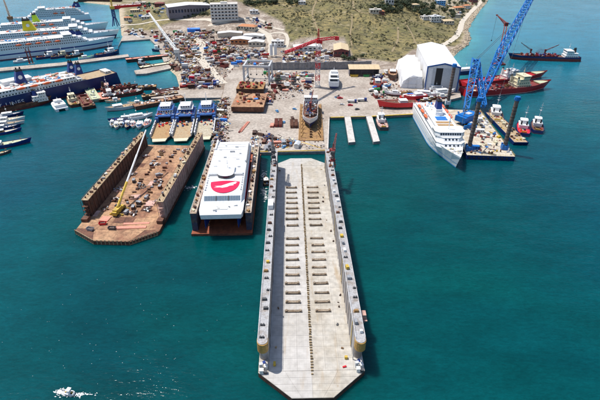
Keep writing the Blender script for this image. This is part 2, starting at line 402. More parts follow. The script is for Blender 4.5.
# --- quays
def quay(name, pts, z=Q, m='conc', side='concg', bottom=-3):
    mb = MB(); mb.prism([flat(*p, z) for p in pts], bottom, z, 1, 0)
    return struct(mb.build(name, [M[m], M[side]]))
QA = quay('quay_apron', [(224, 89), (211, 152), (260, 152.5), (328.3, 151), (329.5, 117), (370, 116), (416, 113.5), (432, 104), (461, 97), (458, 76), (400, 69), (330, 70), (228, 70)])
QB = quay('ferry_quay', [(152, 90.5), (223.5, 89.5), (221, 97.5), (151, 98.5)], Q - .05)
quay('finger_pier', [(344.2, 115), (350.3, 115), (355.2, 141.8), (348.6, 142.4)], 2.2, 'concl')
quay('finger_pier', [(365.4, 114), (371.4, 114), (379.8, 141), (373.4, 141.8)], 2.2, 'concl')
quay('harbour_pier', [(-10, 68.5), (60, 62.5), (128, 54), (129, 56.5), (60, 65.5), (-10, 72)], 2.0, 'conc')
quay('basin_quay', [(118, 47), (121, 41), (150, 39), (158, 47), (164, 62), (170, 60), (160, 36), (124, 33)], 2.25, 'conc')
quay('cove_quay', [(134, 70.5), (168, 64), (172, 68), (146, 73.5), (136, 74)], 2.1, 'conc')
# yellow edge beams along the quay fronts (kerbs), each its own piece of the apron
def kerb(p, q, parent, m='yellow', wd=.7, h=.45, z=Q):
    a, b = flat(*p, z), flat(*q, z); L_ = hypot(b[0] - a[0], b[1] - a[1]); n = max(1, int(L_ / 6)); an = atan2(b[1] - a[1], b[0] - a[0])
    me = MB().box(-L_ / n / 2 + .05, L_ / n / 2 - .05, -wd / 2, wd / 2, 0, h).mesh('kerb', M[m])
    for i in range(n):
        t = (i + .5) / n; obj('kerb', me, parent, (a[0] + (b[0] - a[0]) * t, a[1] + (b[1] - a[1]) * t, z), an)
kerb((252, 151.6), (268, 151.8), QA); kerb((276, 151.8), (326, 150.4), QA); kerb((330.5, 117.6), (344, 117.3), QA, wd=1.4); kerb((350.5, 117.0), (365, 116.7), QA); kerb((371.8, 116.5), (414, 114.2), QA, wd=1.5)
kerb((327.7, 149), (329, 119), QA, 'concl', .8, .3)
# painted lines on the apron
ml_ = MB()
for p, q in (((286, 148), (300, 141.5)), ((300, 141.5), (321, 148))):
    a, b = flat(*p, Q), flat(*q, Q); an = atan2(b[1] - a[1], b[0] - a[0]); ml_.rbox((a[0] + b[0]) / 2, (a[1] + b[1]) / 2, Q + .004, hypot(a[0] - b[0], a[1] - b[1]), .9, .06, an)
ml_.build('painted_line', M['yellow'], QA)
# --- roads and tracks draped over the terrain
def strip(name, pts, wd, m, lift=.35):
    P = []
    for i in range(len(pts) - 1):
        a, b = np.array(at(*pts[i])[:2]), np.array(at(*pts[i + 1])[:2]); n = max(1, int(np.hypot(*(b - a)) / 5))
        P += [a + (b - a) * k / n for k in range(n)]
    P.append(np.array(at(*pts[-1])[:2])); P = np.array(P)
    for _ in range(4): P[1:-1] = (P[:-2] + 2 * P[1:-1] + P[2:]) / 4
    T = np.gradient(P, axis=0); T /= np.hypot(T[:, 0], T[:, 1])[:, None] + 1e-9; Nn = np.stack([-T[:, 1], T[:, 0]], 1)
    rows = []
    for k in (-1, -.5, 0, .5, 1):
        jit = 1 + .1 * np.sin(np.arange(len(P)) * 1.7 + k)
        R_ = P + Nn * (wd / 2 * k * jit)[:, None]; rows.append(np.column_stack([R_, height(R_[:, 0], R_[:, 1]) + lift]))
    mb = MB(); mb.rings([[tuple(p) for p in r] for r in rows], cap=False, closed=False)
    o = mb.build(name, M[m]); o.data.polygons.foreach_set('use_smooth', [True] * len(o.data.polygons)); return struct(o)
strip('coast_road', [(438, 47), (448, 43), (456, 37), (460, 30), (462, 22), (468, 15), (474, 9), (482, 1), (490, -9)], 9, 'road', .5)
strip('hill_road', [(118, 27), (140, 24), (168, 19.5), (205, 19), (222, 24), (240, 18.5)], 7, 'road')
strip('hill_road', [(262, 36), (275, 32), (286, 33), (288, 40), (286, 48)], 5, 'road')
strip('hill_road', [(253, 17), (266, 22), (272, 28), (284, 30)], 5, 'road')
strip('hill_road', [(208, 26), (222, 22.5), (240, 19), (252, 19)], 6, 'road')
strip('dirt_track', [(353, 1), (353, 7), (358, 12), (366, 14), (378, 15)], 3, 'path')
strip('dirt_track', [(317, 0), (314, 6), (312, 14), (316, 26), (320, 36)], 3, 'path')
strip('dirt_track', [(352, 14), (352, 24), (350, 34), (352, 46)], 2.2, 'path')
strip('dirt_track', [(405, 22), (411, 32), (416, 44)], 2.2, 'path')
strip('dirt_track', [(398, 27), (398, 40), (392, 52)], 3, 'path')
strip('dirt_track', [(272, 10), (290, 8), (306, 5), (304, 0)], 2.6, 'path')
strip('yard_road', [(262, 50), (246, 56), (236, 62), (228, 70)], 7, 'road', .3)
strip('yard_road', [(196, 36), (202, 46), (200, 56), (207, 66), (214, 76), (222, 84)], 12, 'road', .3)
strip('yard_road', [(254, 27), (268, 34), (272, 44), (271, 56)], 9, 'road', .3)

# ================================================================== VESSEL KIT  (local axes: +x bow, +y port, z=0 waterline)
def hull(root, L, B, D, draft=2.5, top='white', boot='boot', deck='tan', flare=.30, sheer=.25, rake=.07, bow=.35, stern=.16, sternw=.80, bul=.9, bootz=.5, bands=(), pw=2.0, ns=15, name='hull', dname='deck'):
    """lofted displacement hull with bulwark; bands = [(z0,z1,material)] painted stripes"""
    names = [top, boot]; mats = [M[top], M[boot]]
    for b in bands: names.append(b[2]); mats.append(M[b[2]])
    zs = sorted({-draft, -draft * .35, 0., bootz} | {b[0] for b in bands} | {b[1] for b in bands})
    mb = MB(); dk = MB(); R = []; tops = []
    for i in range(ns):
        t = i / (ns - 1); t = t ** .85
        bw = max(0, (t - (1 - bow)) / bow); sw = max(0, (stern - t) / stern)
        hb = B / 2 * (1 - bw ** pw) * (1 - (1 - sternw) * sw ** 2); hb = max(hb, .04)
        zd = D * (1 + sheer * bw ** 1.6 + .06 * sw)
        x0 = -L / 2 + L * t * (1 - rake)
        row = []
        for z in zs + [zd]:
            k = (z + draft) / (zd + draft)
            if z < 0: f = .30 + .70 * max(0, (z + draft) / draft) ** .5
            else: f = 1
            fl = 1 - flare * (bw * 1.15 + .15 * sw) * (1 - k) if bw + sw > 0 else 1
            h = max(.03, hb * f * max(.05, fl)) if bw < 1 else .03
            xx = x0 + rake * L * max(0, bw) ** 1.2 * k ** 1.3 - .02 * L * sw * (1 - k)
            row.append((xx, h, z))
        hx_ = max(.02, hb - min(.25, hb * .5)); row.append((row[-1][0] - (.25 if bw >= 1 else 0), hx_, zd)); row.append((row[-1][0], hx_ * .985, zd - bul))
        R.append(row); tops.append(row[-1])
    n = len(R[0])
    for sgn in (1, -1):
        b = len(mb.v)
        for row in R: mb.v += [(p[0], p[1] * sgn, p[2]) for p in row]
        for i in range(ns - 1):
            for j in range(n - 1):
                q = (b + i * n + j, b + (i + 1) * n + j, b + (i + 1) * n + j + 1, b + i * n + j + 1)
                if j < len(zs):
                    zmid = (zs[j] + (zs[j + 1] if j + 1 < len(zs) else D)) / 2
                    mi = 1 if zmid < bootz else 0
                    for k, bb in enumerate(bands):
                        if bb[0] <= zmid <= bb[1]: mi = 2 + k
                else: mi = 0
                mb._q(q if sgn < 0 else q[::-1], mi)
    for j in range(n - 3):                              # transom
        a, c = R[0][j], R[0][j + 1]
        mb.face([(a[0], -a[1], a[2]), (a[0], a[1], a[2]), (c[0], c[1], c[2]), (c[0], -c[1], c[2])][::-1], 1 if (a[2] + c[2]) / 2 < bootz else 0)
    a = R[0][-3]; c = R[0][-1]
    mb.box(c[0], c[0] + .25, -c[1], c[1], c[2] - .1, a[2], 0)
    b = len(dk.v)
    for p in tops: dk.v += [(p[0], p[1], p[2] + .02), (p[0], -p[1], p[2] + .02)]
    for i in range(ns - 1): dk._q((b + 2 * i, b + 2 * i + 1, b + 2 * i + 3, b + 2 * i + 2), 0)
    h = mb.build(name, mats, root); dk.build(dname, M[deck], root)
    return h
def house(root, x0, x1, hw, z0, z1, m='white', roof='white', sl=.0, sa=.0, win=None, name='superstructure', chamf=.0, wmat='glass', roofo=.35, hw1=None):
    """one tier: walls with slanted front, overhanging roof slab and rows of windows"""
    hw1 = hw1 or hw; ch = chamf
    def ringp(xa, xb, h): return [(xa, -h), (xb - ch, -h), (xb, -h + ch), (xb, h - ch), (xb - ch, h), (xa, h)] if ch else [(xa, -h), (xb, -h), (xb, h), (xa, h)]
    mb = MB(); mb.prism(ringp(x0, x1, hw), z0, z1 - .2, 0, None, ringp(x0 + sa, x1 - sl, hw1))
    o = mb.build(name, M[m], root)
    rf = MB(); rf.prism(ringp(x0 + sa - roofo, x1 - sl + roofo, hw1 + roofo), z1 - .2, z1, 0); rf.build('roof', M[roof], o)
    if win:
        sp, ww, wh = win[:3]; rows = win[3] if len(win) > 3 else 1; wb = MB(); dz = (z1 - z0) / rows
        for r in range(rows):
            zc = z0 + dz * (r + .58); k = (zc - z0) / (z1 - z0); h = hw + (hw1 - hw) * k + .05
            xa, xb = x0 + sa * k + .8, x1 - sl * k - ch - .6; n = int((xb - xa) / sp)
            for i in range(n):
                x = xa + (xb - xa) * (i + .5) / n
                for s_ in (-1, 1):
                    p = [(x - ww / 2, s_ * h, zc - wh / 2), (x + ww / 2, s_ * h, zc - wh / 2), (x + ww / 2, s_ * h, zc + wh / 2), (x - ww / 2, s_ * h, zc + wh / 2)]
                    wb.face(p if s_ < 0 else p[::-1])
            n = int((2 * hw - 2 * ch - .6) / sp)
            for i in range(n):
                y = -hw + ch + .3 + (2 * hw - 2 * ch - .6) * (i + .5) / n
                xf = x1 - sl * k + .06
                d = sl * wh / 2 / (z1 - z0)
                wb.face([(xf + d, y - ww / 2, zc - wh / 2), (xf + d, y + ww / 2, zc - wh / 2), (xf - d, y + ww / 2, zc + wh / 2), (xf - d, y - ww / 2, zc + wh / 2)])
        wb.build('windows', M[wmat], o)['kind'] = 'stuff'
    return o
def funnel(root, x, y, z, lx, ly, h, m='navyf', cap='black', rk=.25, emblem=None):
    mb = MB(); a = [(x - lx / 2, y - ly / 2), (x + lx / 2, y - ly / 2), (x + lx / 2, y + ly / 2), (x - lx / 2, y + ly / 2)]
    b = [(x - lx * .38, y - ly * .38), (x + lx * (.40 - rk), y - ly * .38), (x + lx * (.40 - rk), y + ly * .38), (x - lx * .38, y + ly * .38)]
    mb.prism(a, z, z + h, 0, None, b); f = mb.build('funnel', M[m], root)
    c = MB(); c.prism([(p[0] * 1, p[1]) for p in b], z + h, z + h * 1.16, 0)
    for k in (-.2, .12): c.tube((x + lx * k - lx * .05, y, z + h), (x + lx * k - lx * .12, y, z + h * 1.32), ly * .1, 6)
    c.build('funnel_cap', M[cap], f)
    if emblem:
        r = h * .17
        for s_ in (-1, 1):
            e = MB(); pts = [(x - lx * .05 + r * cos(i * pi / 6), y + s_ * (ly * .445 + .06), z + h * .55 + r * sin(i * pi / 6)) for i in range(12)]
            e.face(pts if s_ < 0 else pts[::-1]); e.build('emblem', M[emblem], f)
    return f
def mast(root, x, y, z, h, m='white', r=.22, arms=2, name='mast', rake=0):
    mb = MB(); mb.tube((x, y, z), (x - rake * h, y, z + h), r, 6, 0, r * .5)
    for i in range(arms):
        t = .55 + .3 * i / max(1, arms - 1); w_ = h * .10 * (1.3 - t)
        mb.tube((x - rake * h * t, y - w_ * 1.6, z + h * t), (x - rake * h * t, y + w_ * 1.6, z + h * t), r * .5, 4)
    mb.box(x - rake * h * .5 - .5, x - rake * h * .5 + .5, y - .5, y + .5, z + h * .48, z + h * .53)
    return mb.build(name, M[m], root)
def lifeboat(root, x, y, z, l=7, m='orange'):
    mb = MB(); R = []
    for i in range(7):
        t = i / 6; xx = x - l / 2 + l * t; r = max(.15, 1.25 * (1 - abs(2 * t - 1) ** 2.4)); R.append([(xx, y + r * cos(a * pi / 4), z + r * .95 * sin(a * pi / 4)) for a in range(8)])
    mb.rings(R); o = mb.build('lifeboat', M[m], root, smooth=True)
    for s_ in (-.3, .3):
        d = MB(); d.tube((x + l * s_, y * .88, z - 1.2), (x + l * s_, y * .88, z + 2.0), .16, 4); d.tube((x + l * s_, y * .88, z + 2.0), (x + l * s_, y, z + 1.4), .14, 4)
        d.build('davit', M['white'], o)
    return o
UNIT = {}
def unit(shape, m, name):
    k = (shape, m, name)
    if k not in UNIT:
        mb = MB()
        if shape == 'box': mb.box(-.5, .5, -.5, .5, 0, .86); mb.box(-.53, .53, -.53, .53, .86, 1)
        elif shape == 'drum': mb.tube((0, 0, 0), (0, 0, .9), .5, 8); mb.tube((0, 0, .9), (0, 0, 1), .3, 6)
        else: mb.tube((-.5, 0, .1), (.5, 0, .1), .1, 5)
        UNIT[k] = mb.mesh(name, M[m])
    return UNIT[k]
NM = {'winches': 'winch', 'rooftop_vents': 'rooftop_vent', 'deck_cargo': 'cargo_piece'}
def clutter(root, x0, x1, y0, y1, z, n, mats, smin=.5, smax=1.8, name='deck_gear', hmax=1.4, rng=random):
    """gear standing on a deck: each piece a part of its own when it is big enough to pick out, else joined"""
    big = smax >= 1.7; mb = MB(); nm = NM.get(name, 'gear_box')
    for i in range(n):
        x, y = rng.uniform(x0, x1), rng.uniform(y0, y1); k = rng.random(); s1, s2 = rng.uniform(smin, smax), rng.uniform(smin, smax) * .7
        mi = rng.randrange(len(mats)); hh = rng.uniform(.3, hmax); a = rng.uniform(0, 3)
        if big:
            sh = 'box' if k < .65 else 'drum' if k < .85 else 'spar'
            o = obj(nm if sh != 'spar' else 'spar', unit(sh, mats[mi], nm if sh != 'spar' else 'spar'), root, (x, y, z), a)
            o.scale = (s1, s2, hh) if sh == 'box' else (s2, s2, hh * 1.2) if sh == 'drum' else (s1 * 2.5, 2.4, 2.4)
        else:
            if k < .6: mb.rbox(x, y, z, s1, s2, hh, a, mi)
            elif k < .8: mb.tube((x, y, z), (x, y, z + hh), s2 * .5, 7, mi)
            else: mb.tube((x - s1, y, z + .25), (x + s1, y + rng.uniform(-1, 1), z + .3), .16, 4, mi)
    if big: return None
    o = mb.build(name, [M[m] for m in mats], root); o['kind'] = 'stuff'; return o
def rails(root, pts, z, h=1.05, m='white', posts=3., name='railing', r=.05):
    mb = MB()
    for i in range(len(pts) - 1):
        a, b = Vector((*pts[i], z)), Vector((*pts[i + 1], z)); n = max(1, int((b - a).length / posts)); up = Vector((0, 0, h))
        mb.tube(a + up, b + up, r, 3); mb.tube(a + up * .5, b + up * .5, r * .7, 3)
        for k in range(n + 1): p = a + (b - a) * k / n; mb.tube(p, p + up, r, 3)
    return mb.build(name, M[m], root)
def fenders(root, pts, z, r=.55, m='black', name='tyre_fender'):
    me = MB(); me.rings([[(.0, r * cos(a * pi / 4), r * sin(a * pi / 4)) for a in range(8)], [(.35, r * cos(a * pi / 4), r * sin(a * pi / 4)) for a in range(8)]])
    me = me.mesh(name, M[m])
    for (x, y, a) in pts: obj(name, me, root, (x, y, z), a)

# ---- kinds of vessel
def ferry(label, sx, sy, bx, by, L=None, B=22, D=11, tiers=3, top='white', bands=(), fun=(), group=None, cat='ferry', name='car_ferry', zoff=0, boats=4, supm='white', gear=True, anchor='bow', deckm='wgrey', fore=.20, aft=.06, stern0=None):
    (cx, cy), h, l0 = line(sx, sy, bx, by)
    L = L or l0
    bxw, byw = flat(bx, by); cx, cy = bxw - cos(h) * L / 2, byw - sin(h) * L / 2
    if stern0: p0 = flat(*stern0); cx, cy = p0[0] + cos(h) * L / 2, p0[1] + sin(h) * L / 2
    r = thing(name, label, cat, (cx, cy, 0), h, group)
    hull(r, L, B, D, 4, top, 'boot', deckm, flare=.45, sheer=.12, rake=.05, bow=.30, stern=.08, sternw=.95, bul=1.0, bootz=.9, bands=bands, pw=2.2)
    z = D - .8; x0, x1 = -L / 2 + L * aft, L / 2 - L * fore
    for i in range(tiers):
        house(r, x0 + i * L * .03, x1 - i * L * .035, B / 2 - .5 - .4 * i, z, z + 3, supm, 'wgrey' if i < tiers - 1 else 'whited', sl=2.2, chamf=2.0, win=(2.6, 1.4, 1.1))
        z += 3
    bz = z; house(r, x1 - tiers * L * .035 - 13, x1 - tiers * L * .035 - 1, B / 2 + .4, z, z + 3.1, 'white', 'white', sl=1.3, win=(1.5, 1.15, 1.25), name='bridge', chamf=1.5)
    mast(r, x1 - tiers * L * .035 - 8, 0, z + 3.1, 11, 'white', .35)
    for (fx, fy, fl, fw, fh, fm, em) in fun: funnel(r, fx * L, fy * B, bz, fl, fw, fh, fm, emblem=em)
    for i in range(boats):
        for s_ in (-1, 1): lifeboat(r, -L * .18 + i * 11, s_ * (B / 2 - .2), D + 4.6, 8)
    rr = random.Random(label)
    clutter(r, x0 + L * .1, x1 - L * .26, -B * .34, B * .34, z, 46 if gear else 20, ['white', 'wgrey', 'lblue', 'grey', 'orange', 'whited'], 1.0, 4.0, 'rooftop_vents', 1.9, rr)
    clutter(r, L / 2 - L * .17, L / 2 - L * .07, -B * .22, B * .22, D - .6, 16, ['wgrey', 'grey', 'white'], .8, 2.2, 'winches', 1.4, rr)
    rails(r, [(x1 - tiers * L * .035 - 15, B * .40), (x0 + L * .12, B * .40), (x0 + L * .12, -B * .40), (x1 - tiers * L * .035 - 15, -B * .40)], z, 1.2, 'white', 4)
    return r
def tug(label, sx, sy, bx, by, L=None, B=None, top='navy', boot='boot', deck='rust', sup='white', D=2.6, mh=9, group=None, name='tugboat', cat='tugboat', fun='black', house_at=.12):
    (cx, cy), h, l0 = line(sx, sy, bx, by); L = L or l0; B = B or L * .33
    r = thing(name, label, cat, (cx, cy, 0), h, group)
    hull(r, L, B, D, 2.2, top, boot, deck, flare=.4, sheer=.45, rake=.05, bow=.40, stern=.25, sternw=.72, bul=.8, bootz=.35, pw=2.4)
    z = D - .75; x = L * house_at
    house(r, x - L * .20, x + L * .17, B * .33, z, z + 2.7, sup, sup, sl=.4, chamf=B * .1, win=(1.9, .7, .7))
    house(r, x - L * .06, x + L * .13, B * .26, z + 2.7, z + 5.4, sup, sup, sl=-.35, chamf=B * .08, win=(1.1, .8, 1.0), name='wheelhouse')
    mast(r, x - L * .03, 0, z + 5.4, mh, 'white', .2, 3)
    for s_ in (-1, 1): funnel(r, x - L * .15, s_ * B * .2, z + 2.7, 1.6, 1.1, 2.4, fun, rk=.1)
    w_ = MB(); w_.tube((x - L * .30, -B * .14, z + .8), (x - L * .30, B * .14, z + .8), .7, 8); w_.box(x - L * .33, x - L * .27, -B * .2, B * .2, z, z + .4); w_.build('tow_winch', M['dgrey'], r)
    bt = MB(); bt.box(-L * .42, -L * .405, -B * .2, B * .2, z, z + 1.3); bt.build('tow_bitt', M['yellow'], r)
    clutter(r, -L * .42, -L * .2, -B * .3, B * .3, z, 12, ['rust', 'white', 'yellow', 'dgrey', 'bred'], .4, 1.2, 'deck_gear', .8, random.Random(label))
    pts = []
    for i in range(5):
        t = -.30 + i * .13
        for s_ in (-1, 1): pts.append((L * t, s_ * B * .49, s_ * pi / 2 if s_ > 0 else -pi / 2))
    fenders(r, pts, D * .55); return r
def coaster(label, sx, sy, bx, by, L=None, B=13, D=4.6, top='navy', boot='boot', deck='rust', sup='white', hatch='dred', aft=True, band=(), cranes=1, cranem='dred', group=None, name='cargo_ship', cat='cargo ship', tiers=2, fun='navyf', gear=30, gearm=('rust', 'dred', 'whited', 'dgrey', 'ochre')):
    (cx, cy), h, l0 = line(sx, sy, bx, by); L = L or l0
    r = thing(name, label, cat, (cx, cy, 0), h, group)
    hull(r, L, B, D, 3, top, boot, deck, flare=.4, sheer=.35, rake=.06, bow=.25, stern=.14, sternw=.8, bul=.9, bootz=1.1, bands=band, pw=2.2)
    z = D - .88; s_ = 1 if aft else -1; xh = -s_ * L * .36
    for i in range(tiers): house(r, xh - L * .095 + i * .6, xh + L * .085 - i * .9, B * .42 - .5 * i, z + i * 2.7, z + 2.7 + i * 2.7, sup, sup, sl=.2, win=(2.0, .8, .8))
    zt = z + 2.7 * tiers; house(r, xh - L * .02, xh + L * .085 - tiers * .9 + .6, B * .44, zt, zt + 2.8, sup, sup, sl=-.3, win=(1.4, 1.0, 1.0), name='wheelhouse')
    funnel(r, xh - L * .05, 0, zt, 3.6, 3, 4.5, fun, rk=.15); mast(r, xh + L * .03, 0, zt + 2.8, 8, 'white', .22)
    hl = L * .5; x0 = -hl * .5 + s_ * L * .06
    for i in range(3):
        hm = MB(); a = x0 + hl * i / 3 + .5; hm.box(a, a + hl / 3 - 1.2, -B * .30, B * .30, z, z + 1.3); hm.box(a + .2, a + hl / 3 - 1.4, -B * .28, B * .28, z + 1.3, z + 1.55); hm.build('hatch_cover', M[hatch], r)
    for i in range(cranes):
        xc = x0 + hl * (i + .9) / (cranes + .5); deck_crane(r, xc, 0, z + 1.3, 8, 15, -pi * .1 if i % 2 else pi * .95, cranem)
    clutter(r, x0, x0 + hl, -B * .36, B * .36, z + 1.4, gear, list(gearm), .8, 3.0, 'deck_cargo', 2.2, random.Random(label))
    mast(r, L * .43, 0, D, 6, 'white', .18, 1, 'foremast'); return r
def deck_crane(root, x, y, z, h, l, a, m='dred', el=.5, name='deck_crane'):
    mb = MB(); mb.tube((x, y, z), (x, y, z + h * .6), .9, 8); mb.rbox(x, y, z + h * .6, 2.2, 2, 2.2, a)
    c = mb.build(name, M[m], root); t = (x + cos(a) * l * cos(el), y + sin(a) * l * cos(el), z + h * .75 + l * sin(el))
    j = MB(); j.lattice((x + cos(a) * .8, y + sin(a) * .8, z + h * .75), t, 1.1, .5, 6, .13); j.tube((x, y, z + h * .6 + 2.2), t, .05, 3); j.build('jib', M[m], c); return c
def boat(label, sx, sy, bx, by, L=None, B=None, top='white', deck='cream', cab='white', D=1.5, group=None, name='fishing_boat', cat='boat', boot='boot', cab_at=-.15, mh=5, bands=(), gear=('white', 'blue', 'yellow', 'rust'), z=0.0, cl=.3):
    (cx, cy), h, l0 = line(sx, sy, bx, by); L = L or l0; B = B or L * .30
    r = thing(name, label, cat, (cx, cy, z), h, group)
    hull(r, L, B, D, .9, top, boot, deck, flare=.4, sheer=.5, rake=.07, bow=.5, stern=.2, sternw=.75, bul=.5, bootz=.25, pw=2.0, ns=11, bands=bands)
    zz = D - .45
    if cab:
        house(r, L * (cab_at - cl / 2), L * (cab_at + cl / 2), B * .30, zz, zz + 2.2, cab, 'white', sl=.35, chamf=B * .06, win=(1.1, .7, .7), name='cabin', roofo=.25)
        if mh: mast(r, L * cab_at, 0, zz + 2.2, mh, 'white', .09, 1)
    clutter(r, -L * .42, L * .3, -B * .26, B * .26, zz, 10, list(gear), .35, 1.1, 'deck_gear', .7, random.Random(label + str(sx)))
    if mh: mast(r, L * .28, 0, zz, mh * .9, 'wood', .09, 0, 'foremast')
    return r
def barge(label, sx, sy, bx, by, L=None, B=10, D=2.0, top='rust', deck='rustdeck', gear=25, gearm=('rust', 'dred', 'whited', 'drust', 'ochre'), group=None, name='barge', cat='barge', hold=False, gh=1.8, cab=None):
    (cx, cy), h, l0 = line(sx, sy, bx, by); L = L or l0
    r = thing(name, label, cat, (cx, cy, 0), h, group)
    mb = MB(); ring = lambda hw, z, e: [(-L / 2 + e, -hw, z), (L / 2 - e, -hw, z), (L / 2 - e, hw, z), (-L / 2 + e, hw, z)]
    mb.rings([ring(B / 2 - .3, -1.5, 3), ring(B / 2, 0, 1), ring(B / 2, D, 0)]); mb.build('hull', M[top], r)
    d = MB(); d.box(-L / 2 + .3, L / 2 - .3, -B / 2 + .3, B / 2 - .3, D, D + .05); d.build('deck', M[deck], r)
    rl = MB()
    for a in ((-L / 2, L / 2, -B / 2, -B / 2 + .3), (-L / 2, L / 2, B / 2 - .3, B / 2), (-L / 2, -L / 2 + .3, -B / 2 + .3, B / 2 - .3), (L / 2 - .3, L / 2, -B / 2 + .3, B / 2 - .3)): rl.box(*a, D, D + .5)
    rl.build('coaming', M[top], r)
    if hold:
        hd = MB(); hd.box(-L * .36, L * .36, -B * .33, -B * .27, D + .05, D + 1.8); hd.box(-L * .36, L * .36, B * .27, B * .33, D + .05, D + 1.8); hd.box(-L * .38, -L * .36, -B * .33, B * .33, D + .05, D + 1.8); hd.box(L * .36, L * .38, -B * .33, B * .33, D + .05, D + 1.8); hd.build('hold_coaming', M['dred'], r)
    if cab: house(r, -L * .42, -L * .42 + L * cab, B * .34, D + .05, D + 2.7, 'whited', 'white', win=(1.8, .8, .8), name='cabin'); house(r, -L * .41, -L * .40 + L * cab * .6, B * .26, D + 2.7, D + 5.2, 'whited', 'white', win=(1.5, .8, .8), name='wheelhouse'); mast(r, -L * .36, 0, D + 5.2, 5, 'white', .12)
    clutter(r, -L * .44, L * .44, -B * .38, B * .38, D + .05, gear, list(gearm), .7, 3.2, 'deck_cargo', gh, random.Random(label + str(sx)))
    return r

